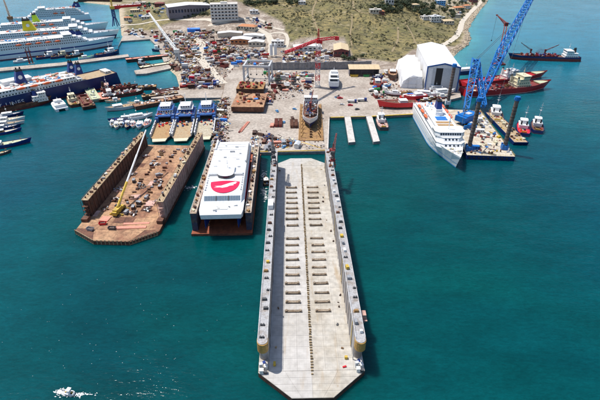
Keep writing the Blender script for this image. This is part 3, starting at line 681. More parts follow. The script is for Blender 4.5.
# ================================================================== LARGE EMPTY FLOATING DOCK
def big_dock():
    r = thing('floating_dock', 'long empty pale floating dock with rows of keel blocks', 'floating dock', (4.45, 92.6, 0), radians(1.2))
    W, Lk, ZD = 19.4, 184.5, 2.5
    oct_ = [(-7.2, 0), (7.2, 0), (W, 10.5), (W, Lk - 10.5), (7.2, Lk), (-7.2, Lk), (-W, Lk - 10.5), (-W, 10.5)]
    MB().prism(oct_, -2.5, ZD - .12, 1, 0).build('pontoon', [M['dockr'], M['drust']], r)
    # deck plates: butt-jointed squares with a recessed seam
    cols = 6; pw = (2 * 15.6) / cols; y0, y1 = 11.0, Lk - 11.0; rows = 30; ph = (y1 - y0) / rows
    pl = MB().box(-pw / 2 + .03, pw / 2 - .03, -ph / 2 + .03, ph / 2 - .03, ZD - .12, ZD).mesh('deck_plate', M['dock'])
    plr = MB().box(-pw / 2 + .03, pw / 2 - .03, -ph / 2 + .03, ph / 2 - .03, ZD - .12, ZD).mesh('deck_plate', M['dockr'])
    for i in range(rows):
        for j in range(cols):
            x = -15.6 + pw * (j + .5); obj('deck_plate', plr if x > 1 else pl, r, (x, y0 + ph * (i + .5), random.uniform(-.012, .012)))
    def band(ya, yb):                                     # apron plates beyond the walls, trapezoid strips
        n = 4
        for i in range(n):
            a, b = ya + (yb - ya) * i / n, ya + (yb - ya) * (i + 1) / n
            f = lambda y: 7.2 + (W - 7.2) * min(1, (y if y < 50 else Lk - y) / 10.5) - .06
            for k in range(4):
                s0, s1 = -1 + k / 2, -.5 + k / 2; e = .03
                lo, hi = min(a, b) + e, max(a, b) - e
                MB().prism([(s0 * f(lo) + e, lo), (s1 * f(lo) - e, lo), (s1 * f(hi) - e, hi), (s0 * f(hi) + e, hi)], ZD - .12, ZD + random.uniform(-.01, .01)).build('deck_plate', M['dock'] if k < 2 else M['dockr'], r)
    band(.08, 10.9); band(Lk - .08, Lk - 10.9)
    # side strips under the walls and wing walls
    wz = 15.0; ya, yb = 14.5, 171
    for s_ in (-1, 1):
        MB().box(*sorted((s_ * 15.62, s_ * (W - .03))), 11, Lk - 11, ZD - .1, ZD + .02).build('wall_footing', M['dockr'], r)
        xi, xo = s_ * 15.75, s_ * 19.3; xm = (xi + xo) / 2; hw = abs(xo - xi) / 2
        pts = [(xm + hw, ya), (xm + hw, yb)] + [(xm + hw * cos(a * pi / 8), yb + hw * sin(a * pi / 8)) for a in range(1, 8)] + [(xm - hw, yb), (xm - hw, ya)] + [(xm - hw * cos(a * pi / 8), ya - hw * sin(a * pi / 8)) for a in range(1, 8)]
        low = [(x, y + (3.2 if y < 90 else 0)) for x, y in pts]
        wl = MB().prism(low, ZD + .02, wz - 4.6, 0, 1).prism(pts, wz - 4.6, wz - .15, 0, 1).build('wing_wall', [M['dockw'], M['docktop']], r)
        tp = [(xm + (p[0] - xm) * 1.04, p[1] + (.1 if p[1] > 90 else -.1)) for p in pts]
        MB().prism(tp, wz - .15, wz).build('walkway', M['docktop'], wl)
        # buttress ribs on the inner face, ochre belting round the near end
        rb = MB().box(-.12, .12, -.18, .18, ZD, wz - .3).mesh('rib', M['dockw'])
        for k in range(27): obj('rib', rb, wl, (xi - s_ * .1, ya + 1 + k * 5.9, 0))
        eb = [(xm - hw * 1.12 * cos(a * pi / 8), ya - .2 - hw * 1.15 * sin(a * pi / 8)) for a in range(0, 9)]
        MB().prism([(eb[0][0], ya + 1.2)] + eb + [(eb[-1][0], ya + 1.2)], wz - 4.5, wz - .25).build('fender_belt', mat('belt_ochre', (.50, .29, .075), .7, .25, .5, (.30, .17, .06), .6, .1), wl)
        rails(wl, [(xi, ya), (xi, yb)], wz, 1.1, 'wgrey', 4, r=.045); rails(wl, [(xo - s_ * .1, ya), (xo - s_ * .1, yb)], wz, 1.1, 'wgrey', 4, r=.045)
        rr = random.Random(5 + s_)
        for k in range(26):                               # bollards, lockers, winches along the wall top
            y = ya + 2 + k * 6.0 + rr.uniform(-1.5, 1.5); x = xm + rr.uniform(-.9, .9); q = rr.random()
            if q < .45: MB().tube((x, y, wz), (x, y, wz + .8), .35, 7).tube((x + .9, y, wz), (x + .9, y, wz + .8), .35, 7).box(x - .5, x + 1.4, y - .4, y + .4, wz, wz + .15).build('bollard', M['dgrey'], wl)
            elif q < .75: MB().rbox(x, y, wz, rr.uniform(.9, 1.8), rr.uniform(.8, 2.0), rr.uniform(.6, 1.5), rr.uniform(0, .3)).build('locker', M[rr.choice(['grey', 'dgrey', 'white', 'wgrey', 'yellow'])], wl)
            else: MB().tube((x - .8, y, wz + .6), (x + .8, y, wz + .6), .55, 8).box(x - 1, x + 1, y - .6, y + .6, wz, wz + .25).build('capstan', M[rr.choice(['dgrey', 'ochre', 'rust'])], wl)
        # landing gear at the wall's near foot: steps, white winch houses
        for k, (dx, dy, a, b, h, m_) in enumerate([(-.6, 9.4, 1.3, 1.2, 1.7, 'whited'), (.9, 9.2, 1.0, 1.0, 1.1, 'dgrey'), (-.9, 11.4, 1.2, .9, 2.4, 'wgrey'), (.8, 11.4, 1.1, 1.3, 1.4, 'whited'), (.1, 13.2, .9, 1.0, 1.0, 'navyf')]):
            MB().rbox(xm + dx, dy + 1.0, ZD + .02, a, b, h, .1 * k).rbox(xm + dx, dy + 1.0, ZD + .02 + h, a * 1.15, b * 1.15, .12, .1 * k).build('winch_house', M[m_], r)
        if s_ > 0: MB().rbox(xi - 2.6, 16, ZD + .02, 1.1, .9, 1.2).build('fire_box', M['yellow'], r); MB().rbox(xi - 3.6, 12.2, ZD + .02, 1.4, .5, .5, .3).build('hose_box', M['bred'], r)
        else: MB().rbox(xi + 2.2, 13.6, ZD + .02, .9, 1.2, 1.4).build('fire_box', M['yellow'], r)
    # white cabin on the left wall, little platform hung outside the right wall
    MB().box(-18.9, -16.4, 100, 106, wz, wz + 2.4).box(-19, -16.3, 99.9, 106.1, wz + 2.4, wz + 2.55).build('control_cabin', M['white'], r)
    p = MB(); p.box(19.4, 22.2, 27, 31.5, 10.0, 10.3); p.box(19.9, 21.8, 28, 30.6, 10.3, 12.4); p.tube((19.4, 27.5, 7), (22, 27.5, 10), .12, 4); p.tube((19.4, 31, 7), (22, 31, 10), .12, 4); p.build('side_platform', M['rustpink'], r)
    # bilge blocks in pairs and the centreline keel blocks
    bl = MB(); bl.box(-3.4, 3.4, -.4, .4, .0, .6); bl.box(-3.5, 3.5, -.5, -.25, .6, .72); bl.box(-3.5, 3.5, .25, .5, .6, .72)
    for x in (-2.8, 2.8): bl.box(x - .4, x + .4, -.45, .45, .7, 1.15)
    blm = bl.mesh('bilge_block', M['rustblock'] if 'rustblock' in M else M['wood'])
    th = radians(1.2)
    for py in (187.8, 193, 198.2, 203.2, 208.7, 213.6, 219.4, 225.7, 238.9, 245.5, 252.6, 260, 267.7, 275.4, 284.2, 293.3, 302.4, 311.4):
        X, Y = flat(306, py, ZD); yl = -sin(th) * (X - 4.45) + cos(th) * (Y - 92.6)
        for x in (-6.6, 6.1): obj('bilge_block', blm, r, (x + random.uniform(-.25, .25), yl + random.uniform(-.2, .2), ZD), random.uniform(-.025, .025)).scale = (random.uniform(.94, 1.05), random.uniform(.9, 1.2), random.uniform(.8, 1.15))
    kb = MB().box(-.46, .46, -.24, .24, 0, .5).box(-.38, .38, -.2, .2, .5, .68).mesh('keel_block', mat('centre_block_timber', (.22, .15, .075), .85, .3, .8, (.36, .28, .17), .5, .15, rnd=.3))
    for k in range(128): obj('keel_block', kb, r, (.2 + random.uniform(-.1, .1), 9.5 + k * 1.3 + random.uniform(-.15, .15), ZD), random.uniform(-.08, .08)).scale = (random.uniform(.85, 1.15), random.uniform(.85, 1.2), random.uniform(.7, 1.2))
    rr = random.Random(99)
    for s_ in (-1, 1):
        for y in (22, 58, 94, 130, 164):
            ld = MB(); x = s_ * 15.45
            for d in (-.35, .35): ld.tube((x, y + d, ZD), (x, y + d, 15.9), .07, 4)
            for j in range(18): ld.tube((x, y - .35, ZD + .5 + j * .7), (x, y + .35, ZD + .5 + j * .7), .05, 3)
            ld.build('ladder', M['yellow' if s_ > 0 else 'dgrey'], r)
    for k in range(16): MB().rbox(rr.choice([-1, 1]) * rr.uniform(11, 14.8), rr.uniform(14, 170), ZD + .02, rr.uniform(.4, 1.3), rr.uniform(.3, 1.1), rr.uniform(.2, .8), rr.uniform(0, 3)).build('loose_block', M[rr.choice(['wood', 'drust', 'dgrey', 'tan'])], r)
    # odds and ends lying at the far end
    return r
for _k in ('dock', 'dockr'):                              # weld seams, finer than the plates
    _t = M[_k].node_tree; _b = _t.nodes['Principled BSDF']; _src = _b.inputs['Base Color'].links[0].from_socket
    _tc = _t.nodes.new('ShaderNodeTexCoord'); _br = _t.nodes.new('ShaderNodeTexBrick'); _br.offset = 0; _br.inputs['Scale'].default_value = 1
    _br.inputs['Brick Width'].default_value = 1.733; _br.inputs['Row Height'].default_value = 1.8; _br.inputs['Mortar Size'].default_value = .05; _br.inputs['Mortar Smooth'].default_value = .3
    _br.inputs['Color1'].default_value = (1, 1, 1, 1); _br.inputs['Color2'].default_value = (.965, .965, .96, 1); _br.inputs['Mortar'].default_value = (.87, .86, .85, 1)
    _t.links.new(_tc.outputs['Object'], _br.inputs['Vector'])
    _m = _t.nodes.new('ShaderNodeMix'); _m.data_type = 'RGBA'; _m.blend_type = 'MULTIPLY'; _m.inputs[0].default_value = 1
    _t.links.new(_src, _m.inputs[6]); _t.links.new(_br.outputs[0], _m.inputs[7]); _src = _m.outputs[2]
    _gp = _t.nodes.new('ShaderNodeNewGeometry')
    for _sc, _mx, _lo, _hi, _cl in ((.30, (1, .16, 1), .60, .74, (.36, .27, .17, 1)), (.10, (1, .8, 1), .60, .70, (.33, .31, .29, 1)), (.9, (1, 1, 1), .68, .76, (.30, .20, .11, 1))):   # rust runs, damp patches, spots
        _mp = _t.nodes.new('ShaderNodeMapping'); _mp.inputs['Scale'].default_value = _mx; _t.links.new(_gp.outputs['Position'], _mp.inputs['Vector'])
        _n = _t.nodes.new('ShaderNodeTexNoise'); _n.inputs['Scale'].default_value = _sc; _n.inputs['Detail'].default_value = 6; _t.links.new(_mp.outputs[0], _n.inputs['Vector'])
        _r = _t.nodes.new('ShaderNodeMapRange'); _r.inputs[1].default_value = _lo; _r.inputs[2].default_value = _hi; _r.inputs[4].default_value = .55 if _k == 'dock' else .8; _t.links.new(_n.outputs[0], _r.inputs[0])
        _x = _t.nodes.new('ShaderNodeMix'); _x.data_type = 'RGBA'; _x.inputs[7].default_value = _cl; _t.links.new(_r.outputs[0], _x.inputs[0]); _t.links.new(_src, _x.inputs[6]); _src = _x.outputs[2]
    _t.links.new(_src, _b.inputs['Base Color'])
M['rustblock'] = mat('keel_block_timber', (.23, .165, .11), .85, .35, .5, (.36, .30, .23), .52, .15, rnd=.25)
big_dock()
def wall_crane(label, px, py, z, h, a, m, name='dock_crane', jl=24, el=.35):
    X, Y = flat(px, py, z); r = thing(name, label, 'crane', (X, Y, z), a)
    b = MB()
    for x in (-1.5, 1.5):
        for y in (-1.5, 1.5): b.tube((x, y, 0), (x * .8, y * .8, 4), .22, 5); b.box(x - .4, x + .4, y - .6, y + .6, 0, .5)
    b.box(-1.6, 1.6, -1.6, 1.6, 3.8, 4.2); b.build('portal', M[m], r)
    t = MB(); t.lattice((0, 0, 4.2), (0, 0, 4.2 + h), 2.0, 1.6, 7, .15); t.build('tower', M[m], r)
    c = MB(); c.box(-2.6, 1.4, -1.3, 1.3, 4.2 + h, 6.6 + h); c.box(-.2, 1.6, 1.3, 2.3, 4.4 + h, 6.2 + h); c.build('machine_house', M[m], r)
    tip = (1 + jl * cos(el), 0, 5 + h + jl * sin(el)); j = MB(); j.lattice((1, 0, 5 + h), tip, 1.3, .6, 10, .13); j.build('jib', M[m], r)
    w_ = MB(); w_.lattice((-.6, 0, 6.6 + h), (-.9, 0, 10.5 + h), 1, .5, 3, .12); w_.tube((-.9, 0, 10.5 + h), tip, .07, 3); w_.tube((tip[0], 0, tip[2]), (tip[0], 0, tip[2] - 9), .06, 3); w_.build('gantry', M[m], r)
    MB().rbox(-3.2, 0, 4.4 + h, 1.4, 2.4, 1.9).build('counterweight', M['dgrey'], r)
    return r
wall_crane('slender rust red lattice crane on the far end of the long dock', 332.5, 166, 15, 5, radians(80), 'dred', jl=17, el=.25)
wall_crane('dark grey lattice crane on the left wall of the long dock', 273.6, 163, 15, 4, radians(95), 'dgrey', jl=13, el=.3)
MB_ = MB

# ================================================================== RUSTY FLOATING DOCK ON THE LEFT
def rust_dock():
    r = thing('floating_dock', 'rusty floating dock with two tall walls and a littered ochre deck', 'floating dock', (-98.0, 181.5, 0), radians(-2.3))
    W, Lk, ZD = 22.6, 118, 2.2
    MB().prism([(-W, 10.5), (-W, 8.5), (-9, 0), (10, 0), (W - 1, 9), (W, 10.5), (W, Lk), (-W, Lk)], -2, ZD - .1, 0).build('pontoon', M['rust'], r)
    # deck plates
    cols, rows = 8, 18; x0, x1, y0, y1 = -W + .1, W - .1, 10.6, Lk - .1; pw, ph = (x1 - x0) / cols, (y1 - y0) / rows
    for i in range(rows):
        for j in range(cols):
            if i == 3 and j in (5,): continue              # open hatch in the deck
            k = 'rustdeck' if random.random() > .06 else random.choice(['rustpink', 'rust'])
            key = 'rdp' + k
            if key not in MATS: MATS[key] = MB().box(-pw / 2 + .03, pw / 2 - .03, -ph / 2 + .03, ph / 2 - .03, ZD - .1, ZD).mesh('deck_plate', M[k])
            obj('deck_plate', MATS[key], r, (x0 + pw * (j + .5), y0 + ph * (i + .5), random.uniform(-.02, .02)))
    for a, b in ((-9, -4.2), (-4.2, .5), (.5, 5.2), (5.2, 10)): MB().prism([(a + .03, .1), (b - .03, .1), (b * 1.45 - .03, 10.4), (a * 1.45 + .03, 10.4)], ZD - .1, ZD + .03).build('deck_plate', M['rustdeck'], r)
    # near edge: stepped truss rail along the apron
    t = MB(); edge = [(-W, 8.6), (-9, .15), (10, .15), (W - 1, 9)]
    for i in range(3):
        a, b = edge[i], edge[i + 1]; n = 9
        for k in range(n + 1):
            f = k / n; x, y = a[0] + (b[0] - a[0]) * f, a[1] + (b[1] - a[1]) * f; t.box(x - .18, x + .18, y - .18, y + .18, -.2, ZD + .6)
        t.tube((*a, ZD + .6), (*b, ZD + .6), .16, 4); t.tube((*a, .3), (*b, .3), .2, 4)
    t.build('edge_truss', M['tan'], r)
    wz = 13.0
    for s_, m_ in ((-1, 'drust'), (1, 'rustpink')):
        xi, xo = s_ * 19.4, s_ * 22.5; ya, yb = 22.5, 116.5
        wl = MB().box(*sorted((xi, xo)), ya, yb, ZD, wz - .2, 0, 1).build('wing_wall', [M[m_], M['tan']], r)
        MB().box(*sorted((xi - s_ * .5, xo + s_ * .25)), ya - .3, yb + .3, wz - .2, wz).build('walkway', M['tan'], wl)
        rb = MB().box(-.15, .15, -.2, .2, ZD, wz - .2).mesh('rib', M[m_])
        for k in range(24): obj('rib', rb, wl, ((xi if s_ < 0 else xo) + (.12 if True else 0), ya + 2 + k * 3.9, 0))
        rails(wl, [(xi, ya), (xi, yb)], wz, 1.1, 'rust', 4, r=.06); rails(wl, [(xo, ya), (xo, yb)], wz, 1.1, 'rust', 4, r=.06)
        rr = random.Random(31 + s_)
        for k in range(30):
            y = ya + 2 + k * 3.1 + rr.uniform(-1, 1); x = (xi + xo) / 2 + rr.uniform(-1, 1); q = rr.random()
            if q < .4: MB().tube((x, y, wz), (x, y, wz + .9), .4, 7).build('bollard', M['drust'], wl)
            elif q < .85: MB().rbox(x, y, wz, rr.uniform(.8, 2.2), rr.uniform(.7, 1.6), rr.uniform(.5, 1.6), rr.uniform(0, 1)).build('locker', M[rr.choice(['rust', 'whited', 'grey', 'drust', 'cream', 'rustpink'])], wl)
            else: MB().tube((x - .8, y, wz + .6), (x + .8, y, wz + .6), .6, 8).build('capstan', M['drust'], wl)
        # near-end leg of the wall: stair tower and recessed lower end
        g = MB(); xm = (xi + xo) / 2
        for z in (4.5, 7, 9.5): g.box(xm - 1.5, xm + 1.5, ya - 2.0, ya - .3, z, z + .15)
        for x in (xm - 1.4, xm + 1.4): g.tube((x, ya - 1.9, ZD), (x, ya - 1.9, wz), .12, 4)
        for z in (2.2, 4.6, 7.1, 9.6): g.tube((xm - 1.2, ya - 1.2, z), (xm + 1.2, ya - 1.2, z + 2.5), .15, 4)
        g.build('stair_tower', M['rust' if s_ < 0 else 'rustpink'], wl)
        MB().box(*sorted((xi - s_ * .2, xo + s_ * .1)), ya - 6, ya - 2.2, -1, ZD + 2.0).build('wall_foot', M['rust'], r)
    MB().box(x0 + pw * 5 + .1, x0 + pw * 6 - .1, y0 + ph * 3 + .1, y0 + ph * 4 - .1, ZD - 1.2, ZD - .15).build('open_hatch', M['dred'], r)
    for k in range(4): MB().box(x0 + pw * 5 + .3, x0 + pw * 6 - .3, y0 + ph * 3 + .8 + k * 1.5, y0 + ph * 3 + 1.1 + k * 1.5, ZD - .14, ZD + .2).build('hatch_bar', M['drust'], r)
    # two lines of old bilge blocks down the deck
    rr = random.Random(3)
    for k in range(26):
        for x in (-5.5, 4.0):
            if rr.random() < .75: MB().rbox(x + rr.uniform(-1.2, 1.2), 30 + k * 3.2, ZD + .02, rr.uniform(1.2, 3.2), rr.uniform(.8, 1.2), rr.uniform(.6, 1.4), rr.uniform(-.2, .2)).build('bilge_block', M[rr.choice(['drust', 'rust', 'wood', 'grey'])], r)
    return r
RD = rust_dock()
RTH = radians(-2.3)
def on_rust(x, y, z=2.22): return (-98.0 + x * cos(RTH) - y * sin(RTH), 181.5 + x * sin(RTH) + y * cos(RTH), z)
# things lying on the rusty deck
def steel_plate(label, x, y, sx, sy, m, a=0, n=1):
    o = thing('steel_plate_stack', label, 'steel plate', on_rust(x, y), RTH + a, 'steel plates on the rusty deck')
    for i in range(n): MB().rbox(random.uniform(-.1, .1), random.uniform(-.1, .1), i * .22, sx, sy, .2, random.uniform(-.03, .03)).build('plate', M[m], o)
steel_plate('long salmon red steel sheet near the front edge of the rusty dock', 6.5, 12.5, 16, 2.2, 'salmon', .12, 2)
steel_plate('second salmon steel strip lying behind the long front sheet', 8, 16.5, 14, 1.6, 'salmon', .10, 1)
steel_plate('square faded pink steel plate by the yellow crane lorry', -11, 20, 5, 4.5, 'salmon', -.1, 2)
steel_plate('tan steel plate lying left of the middle of the rusty deck', -2.5, 44, 5.5, 4, 'rustpink', .2, 2)
def skip(label, loc, a, m, group, sx=3.6, sy=1.8, h=1.4):
    o = thing('waste_skip', label, 'skip', loc, a, group); b = MB()
    ring = lambda e, z, q=0: [(-sx / 2 - e, -sy / 2 - q, z), (sx / 2 + e, -sy / 2 - q, z), (sx / 2 + e, sy / 2 + q, z), (-sx / 2 - e, sy / 2 + q, z)]
    b.rings([ring(-.3, 0), ring(.25, h, .1), ring(.15, h, .0), ring(-.35, .25, -.1)]); b.build('bin', M[m], o)
    MB().rbox(0, 0, .3, sx * .7, sy * .7, h * .55, .2).build('rubble', M['scrapc'], o); return o
for x, y, m_, lb in ((-10, 15, 'bred', 'small bright red waste skip behind the front edge of the rusty dock'), (-14.5, 9.6, 'grey', 'grey waste skip at the left front corner of the rusty dock'), (-3.2, 10.8, 'dgrey', 'dark waste skip in the middle front of the rusty dock')):
    skip(lb, on_rust(x, y), RTH + random.uniform(-.3, .3), m_, 'waste skips on the rusty dock')
def welder(label, x, y, m, a=0):
    o = thing('welding_generator', label, 'generator', on_rust(x, y), a, 'machines on the rusty deck')
    MB().box(-1.5, 1.5, -.8, .8, .5, 2.0).build('housing', M[m], o); MB().box(-1.6, 1.6, -.85, .85, 2.0, 2.12).build('lid', M['grey'], o)
    MB().tube((-1, -.9, .45), (-1, .9, .45), .45, 8).tube((1, -.9, .45), (1, .9, .45), .45, 8).build('wheels', M['black'], o)
    MB().tube((.9, 0, 2.1), (.9, 0, 2.9), .1, 5).build('exhaust', M['dgrey'], o)
rr = random.Random(11)
for i, (x, y) in enumerate(((-1, 26), (1, 31), (2.5, 36), (5, 42), (9, 55), (-10, 62), (3, 70), (-6, 84), (12, 92))):
    welder(['grey', 'brown', 'dark'][i % 3] + ' welding machine standing on the rusty dock deck', x, y, ['grey', 'rust', 'dgrey'][i % 3], rr.uniform(0, 3))
def heap(name, label, cat, loc, r0, h, mats, n, group, seed, rods=.3, a=0, flatk=1.0):
    """a pile of mixed scrap: one jumbled heap"""
    q = random.Random(seed); mb = MB()
    for i in range(n):
        d = r0 * q.random() ** .6; an = q.uniform(0, 2 * pi); x, y = d * cos(an), d * sin(an) * flatk; top = h * max(.05, 1 - (d / r0) ** 1.4)
        z = q.uniform(-.1, top); mi = q.randrange(len(mats))
        if q.random() < rods: l = q.uniform(.8, 2.2); mb.tube((x, y, z), (x + l * cos(an * 3), y + l * sin(an * 3), z + q.uniform(0, .9)), q.uniform(.06, .2), 4, mi)
        else: mb.rbox(x, y, z, q.uniform(.5, 1.9), q.uniform(.4, 1.4), q.uniform(.2, .9), q.uniform(0, 3), mi, tilt=q.uniform(-.5, .5))
    o = mb.build(name, [M[m] for m in mats], None, loc, a); return tag(o, label, cat, group)
for i in range(15):
    x, y = [(-15, 30), (-13, 40), (-16, 52), (10, 30), (13, 38), (-4, 56), (-14, 72), (6, 62), (15, 66), (-3, 86), (-15, 98), (11, 108), (-6, 106), (3, 26), (15, 48)][i]
    heap('scrap_heap', ('low heap of dark offcuts' if i % 2 else 'low heap of brown offcuts') + ' on the rusty dock deck', 'scrap heap', on_rust(x, y), 2.0 + (i % 3) * .6, .9 + .3 * (i % 2), ['drust', 'rust', 'dgrey', 'whited'] if i % 2 else ['rust', 'wood', 'rustpink', 'grey'], 26, 'scrap heaps on the rusty deck', i)
# the yellow crane lorry with its long pale boom
def mobile_crane():
    p = on_rust(-5.8, 27.5); r = thing('mobile_crane', 'yellow mobile crane with a very long white boom raised on the rusty dock', 'crane', p, RTH + radians(84))
    c = MB(); c.box(-5.5, 5.0, -1.35, 1.35, .9, 1.9); c.build('chassis', M['yellow'], r)
    cb = MB(); cb.prism([(-5.6, -1.3), (-3.6, -1.3), (-3.6, 1.3), (-5.6, 1.3)], 1.9, 3.0, 0); cb.build('driver_cab', M['yellow'], r)
    for x in (-4.4, -2.4, .8, 2.6, 4.2):
        for s_ in (-1, 1): MB().tube((x, s_ * .95, .65), (x, s_ * 1.42, .65), .65, 10).build('wheel', M['black'], r)
    for x in (-3.3, 3.5):
        for s_ in (-1, 1): MB().box(x - .2, x + .2, min(s_ * 1.3, s_ * 3.4), max(s_ * 1.3, s_ * 3.4), .9, 1.2).box(x - .5, x + .5, s_ * 3.4 - .5, s_ * 3.4 + .5, 0, .9).build('outrigger', M['yellow'], r)
    h = MB(); h.box(-3.4, 1.6, -1.4, 1.4, 2.0, 3.6); h.box(-4.4, -3.4, -1.3, 1.3, 2.2, 3.8); h.build('upper_house', M['yellow'], r)
    MB().box(.2, 1.9, 1.4, 2.3, 2.0, 3.9).build('crane_cab', M['glass'], r)
    # boom direction solved from the photograph: foot on the lorry, tip over the far end of the left wall
    tx, ty = flat(146, 130, 30); dx, dy = tx - p[0], ty - p[1]; a = RTH + radians(84); lx, ly = dx * cos(-a) - dy * sin(-a), dx * sin(-a) + dy * cos(-a)
    tip = Vector((lx, ly, 30 - p[2])); foot = Vector((-.8, 0, 3.7)); b = MB(); u = tip - foot
    k = .30; b.tube(foot, foot + u * k, .75, 6); b.build('boom_base', M['yellow'], r)
    b2 = MB(); b2.tube(foot + u * (k - .01), foot + u * .65, .56, 6); b2.tube(foot + u * .64, tip, .42, 6); b2.build('boom_extension', M['white'], r)
    MB().tube(foot + Vector((1.8, 0, -1.2)), foot + u * .2, .35, 6).build('luffing_cylinder', M['wgrey'], r)
    MB().tube(tip, tip - Vector((0, 0, 5)), .07, 3).rbox(tip.x, tip.y, tip.z - 6, .7, .5, 1.0).build('hook', M['dgrey'], r)
mobile_crane()

# ================================================================== CATAMARAN IN ITS OWN DOCK
CD = (-41.6, 189.5, 0); CTH = radians(1.6)
def cat_dock():
    r = thing('floating_dock', 'smaller floating dock with red pontoon carrying the white catamaran', 'floating dock', CD, CTH)
    W, Lk, ZD = 16.2, 96, 1.4
    MB().box(-W, W, 0, Lk, -2, ZD - .1).build('pontoon', M['rust'], r)
    cols, rows = 6, 14; pw, ph = 2 * W / cols, Lk / rows; me = MB().box(-pw / 2 + .03, pw / 2 - .03, -ph / 2 + .03, ph / 2 - .03, ZD - .1, ZD).mesh('deck_plate', mat('red_oxide_plate', (.33, .085, .035), .8, .25, .15, (.22, .06, .03), .5, .12, rnd=.1))
    for i in range(rows):
        for j in range(cols): obj('deck_plate', me, r, (-W + pw * (j + .5), ph * (i + .5), random.uniform(-.01, .01)))
    wz = 12.6
    for s_ in (-1, 1):
        xi, xo = s_ * 12.9, s_ * 15.9; ya, yb = 3.0, 94
        wl = MB().box(*sorted((xi, xo)), ya, yb, ZD, wz - .2, 0, 1).build('wing_wall', [M['navyw'], M['tan']], r)
        MB().box(*sorted((xi - s_ * .3, xo + s_ * .2)), ya - .2, yb + .2, wz - .2, wz).build('walkway', M['walkw'], wl)
        rails(wl, [(xi, ya), (xi, yb)], wz, 1.1, 'whited', 4, r=.05); rails(wl, [(xo, ya), (xo, yb)], wz, 1.1, 'whited', 4, r=.05)
        rr = random.Random(71 + s_)
        for k in range(24):
            y = ya + 2 + k * 3.8 + rr.uniform(-1, 1); x = (xi + xo) / 2 + rr.uniform(-.8, .8); q = rr.random()
            if q < .35: MB().tube((x, y, wz), (x, y, wz + .9), .4, 7).build('bollard', M['dgrey'], wl)
            else: MB().rbox(x, y, wz, rr.uniform(.8, 2.0), rr.uniform(.8, 2.2), rr.uniform(.5, 1.8), rr.uniform(0, 1)).build('locker', M[rr.choice(['rust', 'whited', 'dgrey', 'drust', 'cream', 'ochre'])], wl)
    kb = MB().box(-1, 1, -.5, .5, 0, 1.6).mesh('keel_block', M['wood'])
    for k in range(20):
        for x in (-8.5, 8.5): obj('keel_block', kb, r, (x, 8 + k * 4.2, ZD))
M['navyw'] = mat('stained_navy_steel', (.035, .045, .09), .7, .3, .2, (.16, .10, .07), .56, .1)
M['walkw'] = mat('dirty_tan_walkway', (.42, .33, .25), .85, .3, .4, (.24, .15, .10), .55, .1)
cat_dock()
